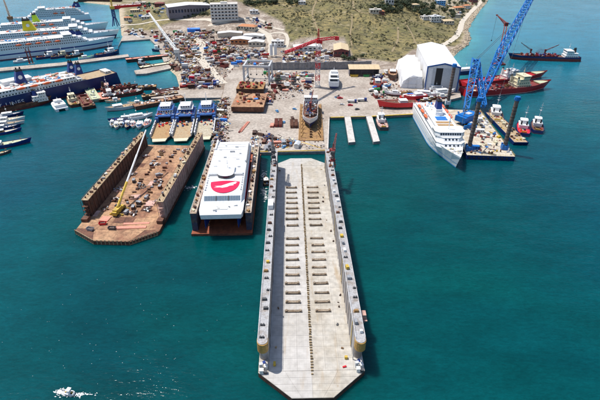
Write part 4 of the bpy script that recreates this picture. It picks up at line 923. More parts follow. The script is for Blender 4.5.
def catamaran():
    r = thing('catamaran_ferry', 'large white catamaran ferry with a red bird logo on its roof', 'catamaran', (CD[0] + .6, CD[1] + .5, 3.0), CTH + radians(.8))
    hb = 11.6                                   # half beam; local y runs from bow (near) to stern (far)
    for s_ in (-1, 1):                          # two slender hulls
        R = []
        for y, hw, zb in ((-1.0, .15, 2.0), (3, 1.0, .6), (10, 1.9, .1), (30, 2.3, 0), (80, 2.3, 0), (84, 2.1, .6)):
            R.append([(s_ * 8.6 - hw, y, 7.5), (s_ * 8.6 - hw * .9, y, 3.0), (s_ * 8.6, y, zb), (s_ * 8.6 + hw * .9, y, 3.0), (s_ * 8.6 + hw, y, 7.5)])
        MB().rings(R).build('hull', M['navyf'], r)
    R = []                                      # cross deck and sides, flaring up to the bow visor
    for y, hw, z0, z1 in ((-1.6, hb - 1.0, 8.6, 11.2), (2, hb - .2, 7.6, 11.9), (10, hb, 7.0, 12.6), (78, hb, 7.0, 12.6), (84, hb - .2, 7.4, 12.2)):
        R.append([(-hw, y, z1), (-hw * .97, y, z0), (hw * .97, y, z0), (hw, y, z1)])
    MB().rings(R).build('bridge_deck', M['white'], r)
    sd = MB()
    for s_ in (-1, 1):
        p = [(s_ * (hb + .04), 14, 8.6), (s_ * (hb + .04), 76, 8.6), (s_ * (hb + .04), 76, 11.6), (s_ * (hb + .04), 14, 11.6)]; sd.face(p if s_ > 0 else p[::-1])
    sd.build('side_stripe', M['bird'], r)
    # passenger house and roof
    R = []
    for y, hw, z1 in ((7.6, hb - 1.6, 12.5), (10.8, hb - 1.3, 15.4), (12.6, hb - 1.1, 15.8), (40, hb - .8, 16.2), (72, hb - .8, 16.0), (80, hb - 1.0, 15.2)):
        R.append([(-hw - .3, y, 12.4), (-hw, y, z1), (hw, y, z1), (hw + .3, y, 12.4)])
    h = MB().rings(R).build('passenger_house', M['white'], r)
    # forward window strip: three groups of panes on the sloping front
    import itertools
    ny, nz = -2.9, 3.2
    for g in range(3):
        for i in range(7):
            x = -9.5 + g * 6.55 + i * .86
            def pt(xx, t): y = 7.6 + 3.2 * t; z = 12.5 + 2.9 * t; return (xx, y - .05, z + .06)
            MB().face([pt(x, .30), pt(x + .74, .30), pt(x + .74, .92), pt(x, .92)]).build('window_pane', M['bglass'], h)
    fr = MB()
    for g in range(2): fr.face([(-9.5 + g * 6.55 + 6.02, 7.6 + 3.2 * .28 - .06, 12.5 + 2.9 * .28 + .05), (-9.5 + g * 6.55 + 6.5, 7.6 + 3.2 * .28 - .06, 12.5 + 2.9 * .28 + .05), (-9.5 + g * 6.55 + 6.5, 7.6 + 3.2 * .94 - .06, 12.5 + 2.9 * .94 + .05), (-9.5 + g * 6.55 + 6.02, 7.6 + 3.2 * .94 - .06, 12.5 + 2.9 * .94 + .05)])
    fr.build('window_pillar', M['black'], h)
    # bird logo: red half lens with a white wing, laid on the roof
    zl = 16.04; cx, cy = .4, 19.6
    rx, ry = 8.0, 12.0; pts = [(cx + rx * cos(a), cy + 4.6 - ry * max(0, sin(a)) ** .85) for a in [pi * k / 28 for k in range(29)]]
    top = [(cx - rx + 2 * rx * k / 8, cy + 4.6 + 1.2 * sin(pi * k / 8)) for k in range(1, 8)]
    MB().prism(pts + top, zl, zl + .10).build('logo', M['bird'], h)
    wg = [(-4.4, -.4), (-1.5, -.2), (.6, .8), (2.4, 1.6), (4.6, 2.2), (5.3, 1.7), (4.2, 1.4), (5.0, 1.0), (3.6, .6), (3.9, .0), (2.2, -.3), (1.2, -1.0), (-.8, -1.5), (-2.2, -1.2), (-4.6, -1.4), (-2.8, -.9)]
    MB().prism([(cx + x * 1.25, cy + .5 + y * 1.75) for x, y in wg], zl + .08, zl + .16).build('logo_wing', M['white'], h)
    # bridge fairing: curved dark screen behind the logo, small vents
    R = []
    cur = MB()
    for k in range(12):
        a0, a1 = pi + pi * k / 12, pi + pi * (k + 1) / 12
        p0, p1 = (cx - .4 + 4.6 * cos(a0), 31 + 3.6 * sin(a0)), (cx - .4 + 4.6 * cos(a1), 31 + 3.6 * sin(a1))
        cur.face([(p0[0] * 1.04, p0[1] - .15, 16.3), (p1[0] * 1.04, p1[1] - .15, 16.3), (p1[0] * 1.02, p1[1] - .05, 17.75), (p0[0] * 1.02, p0[1] - .05, 17.75)])
    wh = MB().prism([(cx - .4 + 4.5 * cos(pi + pi * k / 12), 31.05 + 3.5 * sin(pi + pi * k / 12)) for k in range(13)] + [(cx + 4.1, 41), (cx - 4.9, 41)], 16.0, 17.9).build('wheelhouse', M['white'], r)
    cur.build('windscreen', M['glass'], wh)
    for s_ in (-1, 1):
        MB().box(*sorted((cx - .4 + s_ * 4.7, cx - .4 + s_ * 9.6)), 31.3, 33.4, 16.05, 17.2).build('bridge_wing', M['wgrey'], wh)
    MB().box(-.6, 2.4, 62, 63.2, 16.1, 16.8).build('hatch', M['grey'], h)
    MB().box(9.6, 10.6, 48, 74, 12.5, 17.6).box(-10.6, -9.6, 66, 80, 12.5, 17.0).build('side_casing', M['white'], h)
    MB().box(10.55, 10.9, 46, 72, 16.6, 17.9).build('exhaust_grille', M['grey'], h)
    mast(r, .4, 38, 17.9, 6, 'white', .2)
    for y in (46, 50, 54, 58, 66, 70, 74): MB().box(-10.2, 10.2, y - .06, y + .06, 16.0, 16.27).build('roof_seam', M['wgrey'], h)
    for k in range(8):
        for s_ in (-1, 1): MB().tube((s_ * 9.6, 15 + k * 2.6, 16.35), (s_ * 9.6, 16.4 + k * 2.6, 16.35), .38, 8).build('life_raft', M['white' if k % 3 else 'wgrey'], h)
    for k, (x, y) in enumerate(((-6, 50), (-3, 55), (5, 52), (6, 60), (-7, 66), (3, 70), (-4, 72), (6.5, 42), (-7.5, 43))): MB().rbox(x, y, 16.1, 1.2 + .3 * (k % 3), 1.0 + .4 * (k % 2), .7, .0).build('roof_vent', M['wgrey' if k % 2 else 'white'], h)
    rails(h, [(-10.3, 13), (-10.5, 78)], 16.1, .9, 'wgrey', 3, r=.05); rails(h, [(10.3, 13), (10.5, 46)], 16.1, .9, 'wgrey', 3, r=.05)
    clutter(r, -8, 8, .5, 5.5, 12.2, 8, ['wgrey', 'grey', 'white'], .5, 1.2, 'mooring_gear', .7, random.Random(2))
    dk = MB(); dk.box(-3.2, 3.2, 2.0, 6.2, 12.0, 12.3); dk.build('bow_hatch', M['white'], r)
    return r
catamaran()

# ================================================================== VESSELS, RIGHT SIDE
def white_ferry():
    L, B, D = 110, 21.0, 8.8; bx, by = 106.4, 262.3; h = radians(-90 - .9)     # bow towards the camera
    cx, cy = bx - cos(h) * L / 2, by - sin(h) * L / 2
    r = thing('passenger_ship', 'white passenger ship with blue topped funnel moored beside the jack-up barge', 'ship', (cx, cy, 0), h)
    hull(r, L, B, D, 4, 'white', 'lblue', 'whited', flare=.5, sheer=.2, rake=.06, bow=.36, stern=.12, sternw=.85, bul=1.0, bootz=.8, bands=((3.2, 3.6, 'lblue'),), pw=2.1)
    pr = MB()
    for i in range(26):
        x = -42 + i * 2.6
        for s_ in (-1, 1):
            for z in (5.3,): pr.tube((x, s_ * (B / 2 - .05), z), (x, s_ * (B / 2 + .03), z), .32, 6)
    pr.build('portholes', M['glass'], r)
    z = D - .9
    house(r, -47, 36, B / 2 - .5, z, z + 2.9, 'white', 'white', sl=2, chamf=4.0, win=(2.3, 1.3, 1.0)); z += 2.9
    house(r, -43, 32, B / 2 - 1.2, z, z + 2.8, 'white', 'white', sl=2, chamf=4, win=(2.3, 1.3, 1.0)); z += 2.8
    house(r, 16, 28.5, B / 2 - .2, z, z + 2.9, 'white', 'white', sl=1.2, chamf=2.5, win=(1.6, 1.2, 1.3), name='bridge')
    house(r, -34, 16, B / 2 - 3.2, z, z + 2.6, 'white', 'white', win=(2.6, 1.2, 1.0))
    for x in (8, 13): MB().box(x - 1.8, x + 1.8, -5.8, 5.8, z + 2.62, z + 2.75).build('sun_deck', M['tand'], r)
    MB().prism([(-16, -2.8), (-6, -2.8), (-5, 0), (-6, 2.8), (-16, 2.8)], z + 2.6, z + 5.2).build('funnel_base', M['white'], r)
    f = funnel(r, -11, 0, z + 5.2, 8, 4.6, 7.0, 'navyf', rk=.2)
    MB().prism([(-15.2, -2.45), (-6.8, -2.45), (-6.8, 2.45), (-15.2, 2.45)], z + 5.3, z + 7.0).build('funnel_band', M['white'], f)
    mast(r, 21, 0, z + 2.9, 11, 'white', .35, 3)
    for s_ in (-1, 1):
        for x in (-30, -19, -8): lifeboat(r, x, s_ * (B / 2 - .9), z + 1.5, 9)
    for x in (-1.5, 2.5): MB().rbox(x, 0, z + 2.62, 2.6, 8, .6).build('pool_cover', M['tarp'], r)
    rr = random.Random(8)
    clutter(r, -34, -17, -5.6, 5.6, z + 2.6, 26, ['white', 'wgrey', 'cream', 'orange', 'lblue'], .8, 2.6, 'rooftop_vents', 1.6, rr)
    clutter(r, 38, 47, -4.2, 4.2, D + .2, 18, ['white', 'wgrey', 'cream', 'grey'], .8, 2.0, 'winches', 1.2, rr)
    mast(r, 42, 0, D + .4, 7, 'white', .2, 1, 'foremast')
    for s_ in (-1, 1): rails(r, [(30, s_ * (B / 2 - 1)), (-43, s_ * (B / 2 - 1))], D + 4.8, 1.1, 'white', 3)
    return r
white_ferry()
# jack-up barge with four round legs
JO = (134.3, 279.0, 0); JTH = radians(-4.5)
def on_jack(x, y, z): return (JO[0] + x * cos(JTH) - y * sin(JTH), JO[1] + x * sin(JTH) + y * cos(JTH), z)
def jackup():
    r = thing('jack_up_barge', 'navy jack-up barge with tall brown tubular legs and a pale deck', 'barge', JO, JTH)
    W, Lk, D = 16.5, 92, 3.4
    MB().prism([(-W, 0), (W, 0), (W, Lk), (-W, Lk)], -2, D - .1).build('hull', M['navy'], r)
    cols, rows = 6, 16; pw, ph = 2 * W / cols, Lk / rows; me = MB().box(-pw / 2 + .03, pw / 2 - .03, -ph / 2 + .03, ph / 2 - .03, D - .1, D).mesh('deck_plate', mat('sand_deck_plate', (.56, .50, .40), .8, .2, .2, (.42, .33, .22), .56, .1, rnd=.08))
    for i in range(rows):
        for j in range(cols): obj('deck_plate', me, r, (-W + pw * (j + .5), ph * (i + .5), 0))
    fenders(r, [(-W + 2 + k * 3.2, -.35, pi / 2) for k in range(10)], 1.6, .7)
    # each leg stands where the photo shows it: (pixel of the foot, height)
    for (px, py, hh) in ((468.5, 150, 39), (504, 149, 39), (447.5, 104, 36)):
        X, Y = flat(px, py, D); dx, dy = X - JO[0], Y - JO[1]; lx, ly = dx * cos(-JTH) - dy * sin(-JTH), dx * sin(-JTH) + dy * cos(-JTH)
        lg = MB(); lg.tube((lx, ly, -3), (lx, ly, D + hh - 2.4), 1.45, 14)
        l = lg.build('leg', M['legm'], r, smooth=False)
        pn = MB().tube((0, 0, 0), (0, 0, .5), 1.52, 14).mesh('pin_ring', M['drust'])
        for k in range(12): obj('pin_ring', pn, l, (lx, ly, D + 5 + k * 2.4))
        MB().tube((lx, ly, D + hh - 2.6), (lx, ly, D + hh), 1.8, 10).box(lx - 2, lx + 2, ly - .7, ly + .7, D + hh - 2.2, D + hh - .8).build('leg_cap', M['crane'], l)
        jk = MB(); jk.tube((lx, ly, D), (lx, ly, D + 3.2), 2.4, 10)
        for a in range(4): jk.box(lx + 2.4 * cos(a * pi / 2 + .7) - .5, lx + 2.4 * cos(a * pi / 2 + .7) + .5, ly + 2.4 * sin(a * pi / 2 + .7) - .5, ly + 2.4 * sin(a * pi / 2 + .7) + .5, D, D + 4.2)
        jk.build('jacking_collar', M['crane'] if py > 140 else M['white'], r)
    rr = random.Random(5)
    clutter(r, -W + 1, W - 1, 1.5, 10, D, 26, ['dred', 'crane', 'white', 'dgrey', 'yellow', 'rust'], .7, 2.4, 'deck_gear', 1.8, rr)
    clutter(r, -6, W - 1, 10, 86, D, 110, ['dred', 'crane', 'white', 'dgrey', 'yellow', 'cream'], .8, 3.0, 'deck_gear', 2.0, rr)

    rails(r, [(-W + .3, .3), (W - .3, .3), (W - .3, Lk - .3)], D, 1.1, 'yellow', 3, r=.06)
    return r
M['legm'] = mat('weathered_brown_leg', (.115, .085, .07), .7, .3, .35, (.19, .155, .135), .52, .14)
jackup()
def site_cabin(label, loc, a, m, roof='white', l=6, w_=2.6, h=2.6, group=None, cat='cabin', name='site_cabin'):
    o = thing(name, label, cat, loc, a, group); MB().box(-l / 2, l / 2, -w_ / 2, w_ / 2, 0, h).build('wall', M[m], o)
    MB().box(-l / 2 - .15, l / 2 + .15, -w_ / 2 - .15, w_ / 2 + .15, h, h + .16).build('roof', M[roof], o)
    d = MB().box(-l / 2 + .6, -l / 2 + 1.5, -w_ / 2 - .05, -w_ / 2, .05, 2.05).build('door', M['grey'], o)
    for x in (0.4, l / 2 - 1.1): MB().box(x, x + .9, -w_ / 2 - .05, -w_ / 2, 1.0, 1.9).build('window', M['glass'], o)
    return o
site_cabin('white site cabin on the jack-up barge deck between its legs', on_jack(3, 42, 3.42), JTH, 'white')
site_cabin('blue site cabin at the front of the jack-up barge', on_jack(-9, 10.5, 3.42), JTH, 'crane', 'crane')
site_cabin('second white cabin further back on the jack-up barge deck', on_jack(8, 66, 3.42), JTH + .1, 'white')
# big blue lattice crane working from the barge
def proj_solve(px, py, z): return flat(px, py, z)
def blue_crane():
    bx, by, _ = (*flat(470, 121, 5.0), 0); r = thing('lattice_crane', 'huge bright blue lattice crane standing on the jack-up barge', 'crane', (bx, by, 3.42), 0)
    tr = MB()
    for y in (-4.2, 4.2):
        R = []
        for x, z in ((-5.2, .3), (-5.8, 1.1), (-5.2, 1.9), (5.2, 1.9), (5.8, 1.1), (5.2, .3)): R.append((x, z))
        tr.rings([[(x, y - .9, z) for x, z in R], [(x, y + .9, z) for x, z in R]])
    tr.build('crawler_tracks', M['dgrey'], r)
    hs = MB(); hs.rbox(0, 0, 1.9, 5, 7, .8); hs.rbox(-2, 1, 2.7, 15, 9, 5.0, radians(35)); hs.rbox(-8.5, -3.6, 2.7, 4.4, 10, 4.4, radians(35)); hs.build('machine_house', M['crane'], r)
    MB().rbox(-2, 1, 7.72, 5, 4, .4, radians(35)).build('house_roof', M['wgrey'], r)
    for k in range(18): MB().rbox(random.uniform(-9, 9), random.uniform(-14, 8), .02, random.uniform(1, 4.5), random.uniform(.8, 2.8), random.uniform(.8, 4), random.uniform(0, 3)).build('power_pack', M['crane'] if k % 3 else M['wgrey'], r)
    def loc(px, py, z): X, Y = flat(px, py, z); return Vector((X - bx, Y - by, z - 3.42))
    foot = loc(478, 104, 6.5)
    mid = loc(500, 55, 34); tip = loc(533, -6, 66)
    b = MB(); b.lattice(foot, mid, 3.6, 7.6, 13, .62); b.lattice(mid, tip, 7.6, 5.8, 22, .62); b.build('boom', M['crane'], r)
    mtop = loc(475.5, 61, 34); mf1 = loc(466, 110, 6.5)
    g = MB(); g.lattice(mf1, mtop, 4.0, 6.5, 11, .62); g.lattice(loc(484, 106, 6.5), mtop + Vector((1.5, 0, -2)), 3.4, 4.6, 10, .55); g.build('back_mast', M['crane'], r)
    MB().rbox(mtop.x, mtop.y, mtop.z - .5, 4.6, 2.2, 2.2).build('mast_head', M['crane'], r)
    w_ = MB()
    for d in (-.9, .9): w_.tube(mtop + Vector((d, 0, .5)), loc(524, 14, 58) + Vector((d, 0, 0)), .16, 4); w_.tube(mtop + Vector((d, 0, .5)), loc(462, 124, 8), .14, 4)
    w_.tube(loc(527, 8, 60), loc(500, 95, 12), .13, 3); w_.build('pendant_cables', M['dgrey'], r)
    for k in range(5):
        t = .15 + k * .18; p = foot.lerp(mid, t); MB().rbox(p.x, p.y, p.z + 1.8, 1.5, 1.5, .5).build('boom_platform', M['wgrey'], r)
blue_crane()
# red offshore vessels beyond the jack-up
def supply_ship(label, sx, sy, bx, by, B, D, sup, house_at, deck, name='supply_ship', bandw=True, tiers=3, L=None, gear=24):
    (cx, cy), h, l0 = line(sx, sy, bx, by); L = L or l0
    r = thing(name, label, 'ship', (cx, cy, 0), h)
    hull(r, L, B, D, 3, 'red', 'dred', deck, flare=.45, sheer=.5, rake=.08, bow=.34, stern=.12, sternw=.9, bul=1.1, bootz=.5, bands=((.5, .8, 'whited'),), pw=2.1)
    z = D - 1; x = L * house_at
    for i in range(tiers): house(r, x - 9 + i * 1.4, x + 7.5 - i * 1.2, B * .40 - .6 * i, z + 2.7 * i, z + 2.7 * (i + 1), sup, sup, sl=.4, chamf=1.0, win=(1.9, .9, .9))
    zt = z + 2.7 * tiers; house(r, x - 3, x + 5.2, B * .36, zt, zt + 2.9, sup, sup, sl=-.4, chamf=1, win=(1.4, 1.0, 1.1), name='wheelhouse')
    for s_ in (-1, 1): funnel(r, x - 8, s_ * B * .3, z + 2.7, 2.2, 1.6, 6.5, sup, rk=.1)
    mast(r, x + .5, 0, zt + 2.9, 7, sup, .25, 3); lifeboat(r, x - 4, B * .42, z + 5.2, 5)
    fd = MB(); fd.prism([(L * .33, -B * .28), (L * .42, -B * .16), (L * .47, 0), (L * .42, B * .16), (L * .33, B * .28)], D * 1.12, D * 1.15 + .6); fd.build('forecastle_deck', M['pgreen'], r)
    clutter(r, -L * .45, x - 12, -B * .38, B * .38, z, gear, ['whited', 'wgrey', 'red', 'cream', 'ochre', 'dgrey'], 1, 4, 'deck_cargo', 2.4, random.Random(label))
    return r
supply_ship('nearer red supply ship with cream superstructure behind the blue crane', 463, 95, 549, 88, 18, 6.0, 'cream', .14, 'dred')
supply_ship('farther red supply ship lying just behind the nearer red one', 462, 86, 546, 76.5, 15, 4.6, 'whited', .05, 'red', tiers=2)
boat('low white workboat moored by the right end of the white hall', 456, 74, 474, 72.5, L=34, B=11, top='navy', deck='whited', cab='white', D=4.2, name='workboat', mh=8, cl=.5, cab_at=0)
coaster('navy and red cargo ship with white aft house alone in the open bay', 578, 60.5, 507, 58.5, B=14, D=5.0, top='navy', band=((1.1, 3.2, 'dred'),), deck='rust', hatch='dred', sup='white', cranes=2, cranem='dred', gear=80, tiers=2, fun='black', gearm=('dred', 'red', 'whited', 'rust', 'navyf', 'dred'))
# red crane rising from the far red vessel
def red_crane():
    X, Y = flat(499, 60, 5); r = thing('offshore_crane', 'dark red knuckle crane with a bent jib seen left of the blue boom', 'crane', (X, Y, 0), 0)
    def loc(px, py, z): x, y = flat(px, py, z); return Vector((x - X, y - Y, z))
    MB().box(-7, 7, -5, 5, -1.2, 1.6).box(-6.6, 6.6, -4.6, 4.6, 1.6, 1.7).build('pontoon', M['dred'], r)
    MB().tube((0, 0, 1.7), (0, 0, 6), 2.0, 10).rbox(0, 0, 6, 5, 4, 3).build('pedestal', M['dred'], r)
    k = loc(506, 25, 34); b = MB(); b.tube((-1.6, 0, 8), k + Vector((-1.4, 0, 0)), .8, 5, 0, .6); b.tube((2.6, 0, 8), k + Vector((1.2, 0, 0)), .8, 5, 0, .6)
    for t in (.25, .5, .75): b.tube(Vector((-1.6, 0, 8)).lerp(k + Vector((-1.4, 0, 0)), t), Vector((2.6, 0, 8)).lerp(k + Vector((1.2, 0, 0)), t), .35, 4)
    b.rbox(k.x, k.y, k.z - 1.2, 4.6, 3, 4.2); b.build('lower_boom', M['dred'], r)
    t = loc(497, 15, 43); j = MB(); j.tube(k + Vector((0, 0, 2.2)), t, 1.1, 5, 0, .6); j.tube(k + Vector((0, 0, -1)), t, .7, 5, 0, .5); j.rbox(t.x, t.y, t.z - .8, 2.0, 1.6, 1.6); j.build('jib', M['dred'], r)
    MB().tube(t, Vector((t.x, t.y, 12)), .14, 3).rbox(t.x, t.y, 10.8, 1.2, 1.0, 1.4).build('hoist_cable', M['dgrey'], r)
    MB().tube(k + Vector((1, 0, 2)), k + Vector((5, 0, 1.5)), .8, 6).build('hydraulic_unit', M['crane'], r)
red_crane()
tug('white tug with grey mast tucked behind the right jack-up leg', 498, 129, 493, 105, L=37, B=11.5, top='dgrey', deck='rust', mh=12)
tug('white and orange tug moored on the right of the jack-up barge', 524, 140, 521, 120, L=29, B=10, top='navy', sup='white', deck='bred', mh=12)
tug('white tug, outermost in the row right of the jack-up barge', 538, 137, 535, 119, L=27, B=9.5, top='navy', sup='white', deck='rust', mh=13)
barge('sand coloured deck barge alongside the jack-up barge', 523, 148, 489, 113, L=64, B=11, D=2.2, top='navy', deck='tan', gear=30, gearm=('whited', 'dgrey', 'rust', 'yellow', 'cream'))
tug('brown decked tug with white house moored at the second finger pier', 385, 133.5, 378, 115.5, L=27, B=9, top='dgrey', deck='rustpink', mh=7, house_at=.16)
# fine details around the big dock
boat('small dark workboat with a foamy wake beside the long dock', 266.4, 185, 265.6, 179, L=11, B=4.2, top='dgrey', deck='wood', cab='dgrey', name='workboat', mh=2)
boat('small white speedboat running near the bottom edge of the photo', 74, 395, 62, 392.5, L=5, B=1.8, top='white', deck='wgrey', cab='white', name='speedboat', mh=0, D=1.0, cl=.25)
def foam_patch(name, pts_w, n, smin, smax, seed, label=None):
    q = random.Random(seed); mb = MB()
    for _ in range(n):
        t = q.random(); i = q.randrange(len(pts_w)); px, py, sx, sy = pts_w[i]
        X, Y = flat(q.gauss(px, sx), q.gauss(py, sy)); s0 = q.uniform(smin, smax); k = q.randrange(5, 8); st = q.uniform(1.2, 3)
        a0 = q.uniform(0, 3); mb.face([(X + s0 * st * q.uniform(.6, 1.1) * cos(2 * pi * j / k), Y + s0 * q.uniform(.6, 1.1) * sin(2 * pi * j / k), .03 + .0005 * (_ % 40)) for j in range(k)])
    o = mb.build(name, M['foam']); o['kind'] = 'stuff'; return o
foam_patch('boat_wake_foam', [(60, 391.5, 2.6, 1.4), (64, 393, 3.5, 1.5), (68, 394, 4, 1.5), (74, 395, 6, 1.2), (80, 394.5, 6, .9)], 300, .05, .20, 1)
foam_patch('glint_foam_flecks', [(150, 320, 60, 24), (110, 350, 50, 16), (190, 300, 40, 24), (60, 300, 40, 30)], 80, .03, .08, 3)  # white flecks drawn in for sun glints on the ripples and stray foam
foam_patch('propeller_wash', [(264, 191, 1.2, 2.2), (265, 197, 1.5, 2.5), (264, 175, 1.2, 2)], 160, .10, .38, 2)
foam_patch('discharge_foam', [(186, 188, 4, .8), (192, 187, 3, .8)], 80, .08, .3, 4)

# ================================================================== VESSELS, LEFT HARBOUR
GF = 'white ferries laid up in the far harbour'
ferry('white ferry with blue hull stripes, nearest of the far harbour ferries', -30, 62, 117, 45, L=172, B=24, D=11, tiers=3, bands=((5.2, 6.8, 'navyf'),), fun=((.20, .2, 9, 4, 5, 'navyf', None), (.24, -.2, 9, 4, 5, 'navyf', None)), group=GF, boats=5)
ferry('white ferry with the tall yellow funnel in the far harbour', -28, 49, 121, 37, L=175, B=24, D=10, tiers=3, bands=((.9, 4.6, 'navy'),), fun=((-.16, 0, 17, 9, 13, 'fyellow', 'white'),), group=GF, boats=4)
ferry('white ferry with the lime green funnel in the far harbour', -15, 38.5, 110, 29, L=168, B=23, D=10, tiers=3, fun=((-.10, 0, 10, 7, 10, 'lime', None),), group=GF, boats=4)
ferry('farthest white fast ferry of the harbour, beside the open bay', 92, 19, 8, 25, L=128, B=22, D=10, tiers=4, fun=((-.36, 0, 15, 8, 7, 'navyf', 'white'),), group=GF, boats=2, fore=.24)
e = ferry('navy hulled ferry with blue funnels moored along the left harbour', 113.5, 82, -40, 117, L=178, B=27, D=12, tiers=2, top='navy', deckm='tan', fun=((-.02, -.05, 10, 6, 11, 'navyf', 'white'), (-.305, .20, 7, 4.5, 9, 'navyf', 'white'), (-.29, -.20, 7, 4.5, 9, 'navyf', 'white')), boats=4, fore=.2, aft=.20, stern0=(113.5, 82))
house(e, -86, -80, 6, 11.4, 14, 'whited', 'white', win=(2, 1, 1), name='aft_house')
clutter(e, -52, 20, -9, 9, 17.3, 70, ['white', 'wgrey', 'orange', 'tan', 'whited', 'salmon'], 1.5, 4.5, 'rooftop_vents', 2, random.Random(77))
MB().box(-14, 10, -12.6, -2, 17.4, 20.6).box(-14.5, 10.5, -12.9, -1.8, 20.6, 20.9).build('canteen_roof', M['white'], e)
def hull_text(root, body, lx, side_y, z, size, m):
    cu = bpy.data.curves.new('lettering', 'FONT'); cu.body = body; cu.size = size; cu.extrude = .05; cu.space_character = 1.15
    t = bpy.data.objects.new('lettering', cu); COL.objects.link(t); dg = bpy.context.evaluated_depsgraph_get(); dg.update()
    me = bpy.data.meshes.new_from_object(t.evaluated_get(dg)); bpy.data.objects.remove(t); me.materials.clear(); me.materials.append(M[m])
    o = obj('lettering', me, root, (lx, side_y, z)); o.rotation_euler = (pi / 2, 0, pi); return o
_x, _y = flat(10, 103, 5); _h = e.rotation_euler[2]; _dx, _dy = _x - e.location[0], _y - e.location[1]
_lx = _dx * cos(_h) + _dy * sin(_h); hull_text(e, 'ANEK LINES', _lx + 23.0, 13.62, 3.4, 5.6, 'white')
tug('navy and white tug at the end of the thin harbour pier', 97, 57.5, 119, 53.5, L=32, B=10, D=4, top='navy', mh=8)
GP = 'craft along the thin harbour pier'
tug('white and navy tug halfway along the thin harbour pier', 42, 58.5, 53, 57, L=26, B=9, top='navy', mh=7, group=GP)
tug('yellow housed tug right of the first one along the pier', 56, 58, 66, 56.5, L=24, B=8, top='navy', sup='cream', mh=7, group=GP)
tug('small dark tug between the navy ferry funnels and the pier', 70, 57.5, 80, 56, L=22, B=8, top='drust', mh=6, group=GP)
boat('white workboat with green cover left of the navy tug', 82, 59, 93, 57.5, L=20, B=6.5, top='whited', deck='green', cab='white', D=2.2, group=GP, name='workboat')
boat('grey launch at the left part of the thin pier', 18, 62.5, 30, 61, L=22, B=6.5, top='wgrey', deck='whited', cab='white', D=2.2, group=GP, name='launch')
pedestal_mast = [(30, 64), (33, 63.5)]
for i_, (px_, py_) in enumerate(pedestal_mast):
    X_, Y_ = flat(px_, py_, 2.0); r_ = thing('mooring_mast', ['left', 'right'][i_] + ' dark red mast standing on the thin harbour pier', 'mast', (X_, Y_, 2.0), 0, 'red masts on the pier')
    MB().tube((0, 0, 0), (0, 0, 18), .9, 8, 0, .5).build('post', M['dred'], r_); MB().box(-2, 2, -.3, .3, 14, 14.6).build('cross_arm', M['dred'], r_); MB().box(-1.4, 1.4, -1.4, 1.4, 0, .8).build('footing', M['concl'], r_)
boat('white pilot boat moored in the far basin below the grass slope', 148, 40, 134, 37, L=24, B=7, top='white', deck='whited', cab='white', name='pilot_boat', mh=4, D=2.4)
boat('small white launch right of the pilot boat in the far basin', 158, 43, 149, 39.5, L=16, B=5.5, top='white', deck='whited', cab=None, name='launch', mh=3, D=1.8)
barge('dark barge with a red deck edge moored across the basin', 168, 57.5, 126, 62, B=9, D=3.4, top='drust', deck='salmon', gear=14, gearm=('white', 'dred', 'whited'), gh=1.2)
barge('cream decked barge at the cove quay behind the small tug', 170, 65, 140, 69.5, B=9, D=2.6, top='drust', deck='cream', gear=8, gearm=('whited', 'cream', 'rust'), gh=.8)
tug('small white tug in front of the cream barge by the cove', 150, 66.5, 137, 65, L=18, B=7, top='drust', mh=6)
tug('low white and navy launch behind the dark barge by the basin shore', 166, 51, 152, 51.5, L=18, B=6, top='navy', mh=4)
coaster('rusty coaster with a white wheelhouse lying along the navy ferry', -22, 116, 42, 103.5, L=70, B=12, D=4.2, top='rust', deck='rustdeck', sup='whited', aft=False, cranes=0, gear=26, hatch='drust')
def small_cat():
    (cx, cy), h, L = line(64.5, 113.5, 55, 102); L = 23; B = 11; r = thing('catamaran', 'small white catamaran moored alone in front of the navy ferry', 'catamaran', (cx, cy, 0), h)
    for s_ in (-1, 1):
        R = []
        for x, hw in ((-11.5, 1.4), (0, 1.6), (7, 1.2), (12, .1)): R.append([(x, s_ * 3.9 - hw, 2.2), (x, s_ * 3.9 - hw * .7, -.8), (x, s_ * 3.9 + hw * .7, -.8), (x, s_ * 3.9 + hw, 2.2)])
        MB().rings(R).build('hull', M['white'], r)
    MB().prism([(-11.4, -5.4), (7, -5.2), (10, -3.6), (10, 3.6), (7, 5.2), (-11.4, 5.4)], 2.0, 2.7).build('bridge_deck', M['white'], r)
    house(r, -8.5, 6, 4.4, 2.7, 5.2, 'white', 'white', sl=2.2, chamf=1.4, win=(1.9, 1.3, .9)); house(r, -1, 4, 3, 5.2, 7.2, 'white', 'white', sl=.9, chamf=.8, win=(1.2, .9, .8), name='wheelhouse')
    mast(r, 0, 0, 7.2, 3, 'white', .1); MB().rbox(-4.5, 0, 5.22, 2.6, 2, .25).build('roof_hatch', M['dgrey'], r)
small_cat()
tug('tan decked tug between the small catamaran and the brown barge', 77, 110, 70, 95.5, L=30, B=10, top='drust', deck='tan', sup='cream', mh=7)
barge('brown hold barge moored right of the tan decked tug', 82, 96, 91, 111, L=38, B=11, D=2.6, top='drust', deck='rust', gear=16, hold=True, cab=None)
barge('pale green landing craft with a white bridge pointing at the camera', 86.5, 86, 97.5, 103.5, L=54, B=9, D=2.8, top='cream', deck='pgreen', gear=14, gearm=('white', 'dkgreen', 'whited', 'dgrey'), name='landing_craft', cat='landing craft', cab=.16)
barge('square pink decked pontoon beside the pale green landing craft', 102, 94, 106, 102, L=24, B=11, D=2.2, top='drust', deck='salmon', gear=3, name='pontoon', gh=.6)
GH = 'old hulks moored near the beach'
coaster('dark old coaster with a pale deckhouse behind the white fishing boat', 110, 97.5, 138, 93.5, L=40, B=9, D=3.2, top='drust', deck='whited', sup='whited', cranes=0, tiers=1, gear=22, group=GH, fun='dred', gearm=('whited', 'rust', 'dred', 'cream', 'salmon'))
coaster('brown old coaster lying beyond the dark one near the beach', 106, 91.5, 134, 88, L=36, B=8, D=3, top='dred', deck='rust', sup='rustpink', cranes=0, tiers=1, gear=22, group=GH, fun='drust')
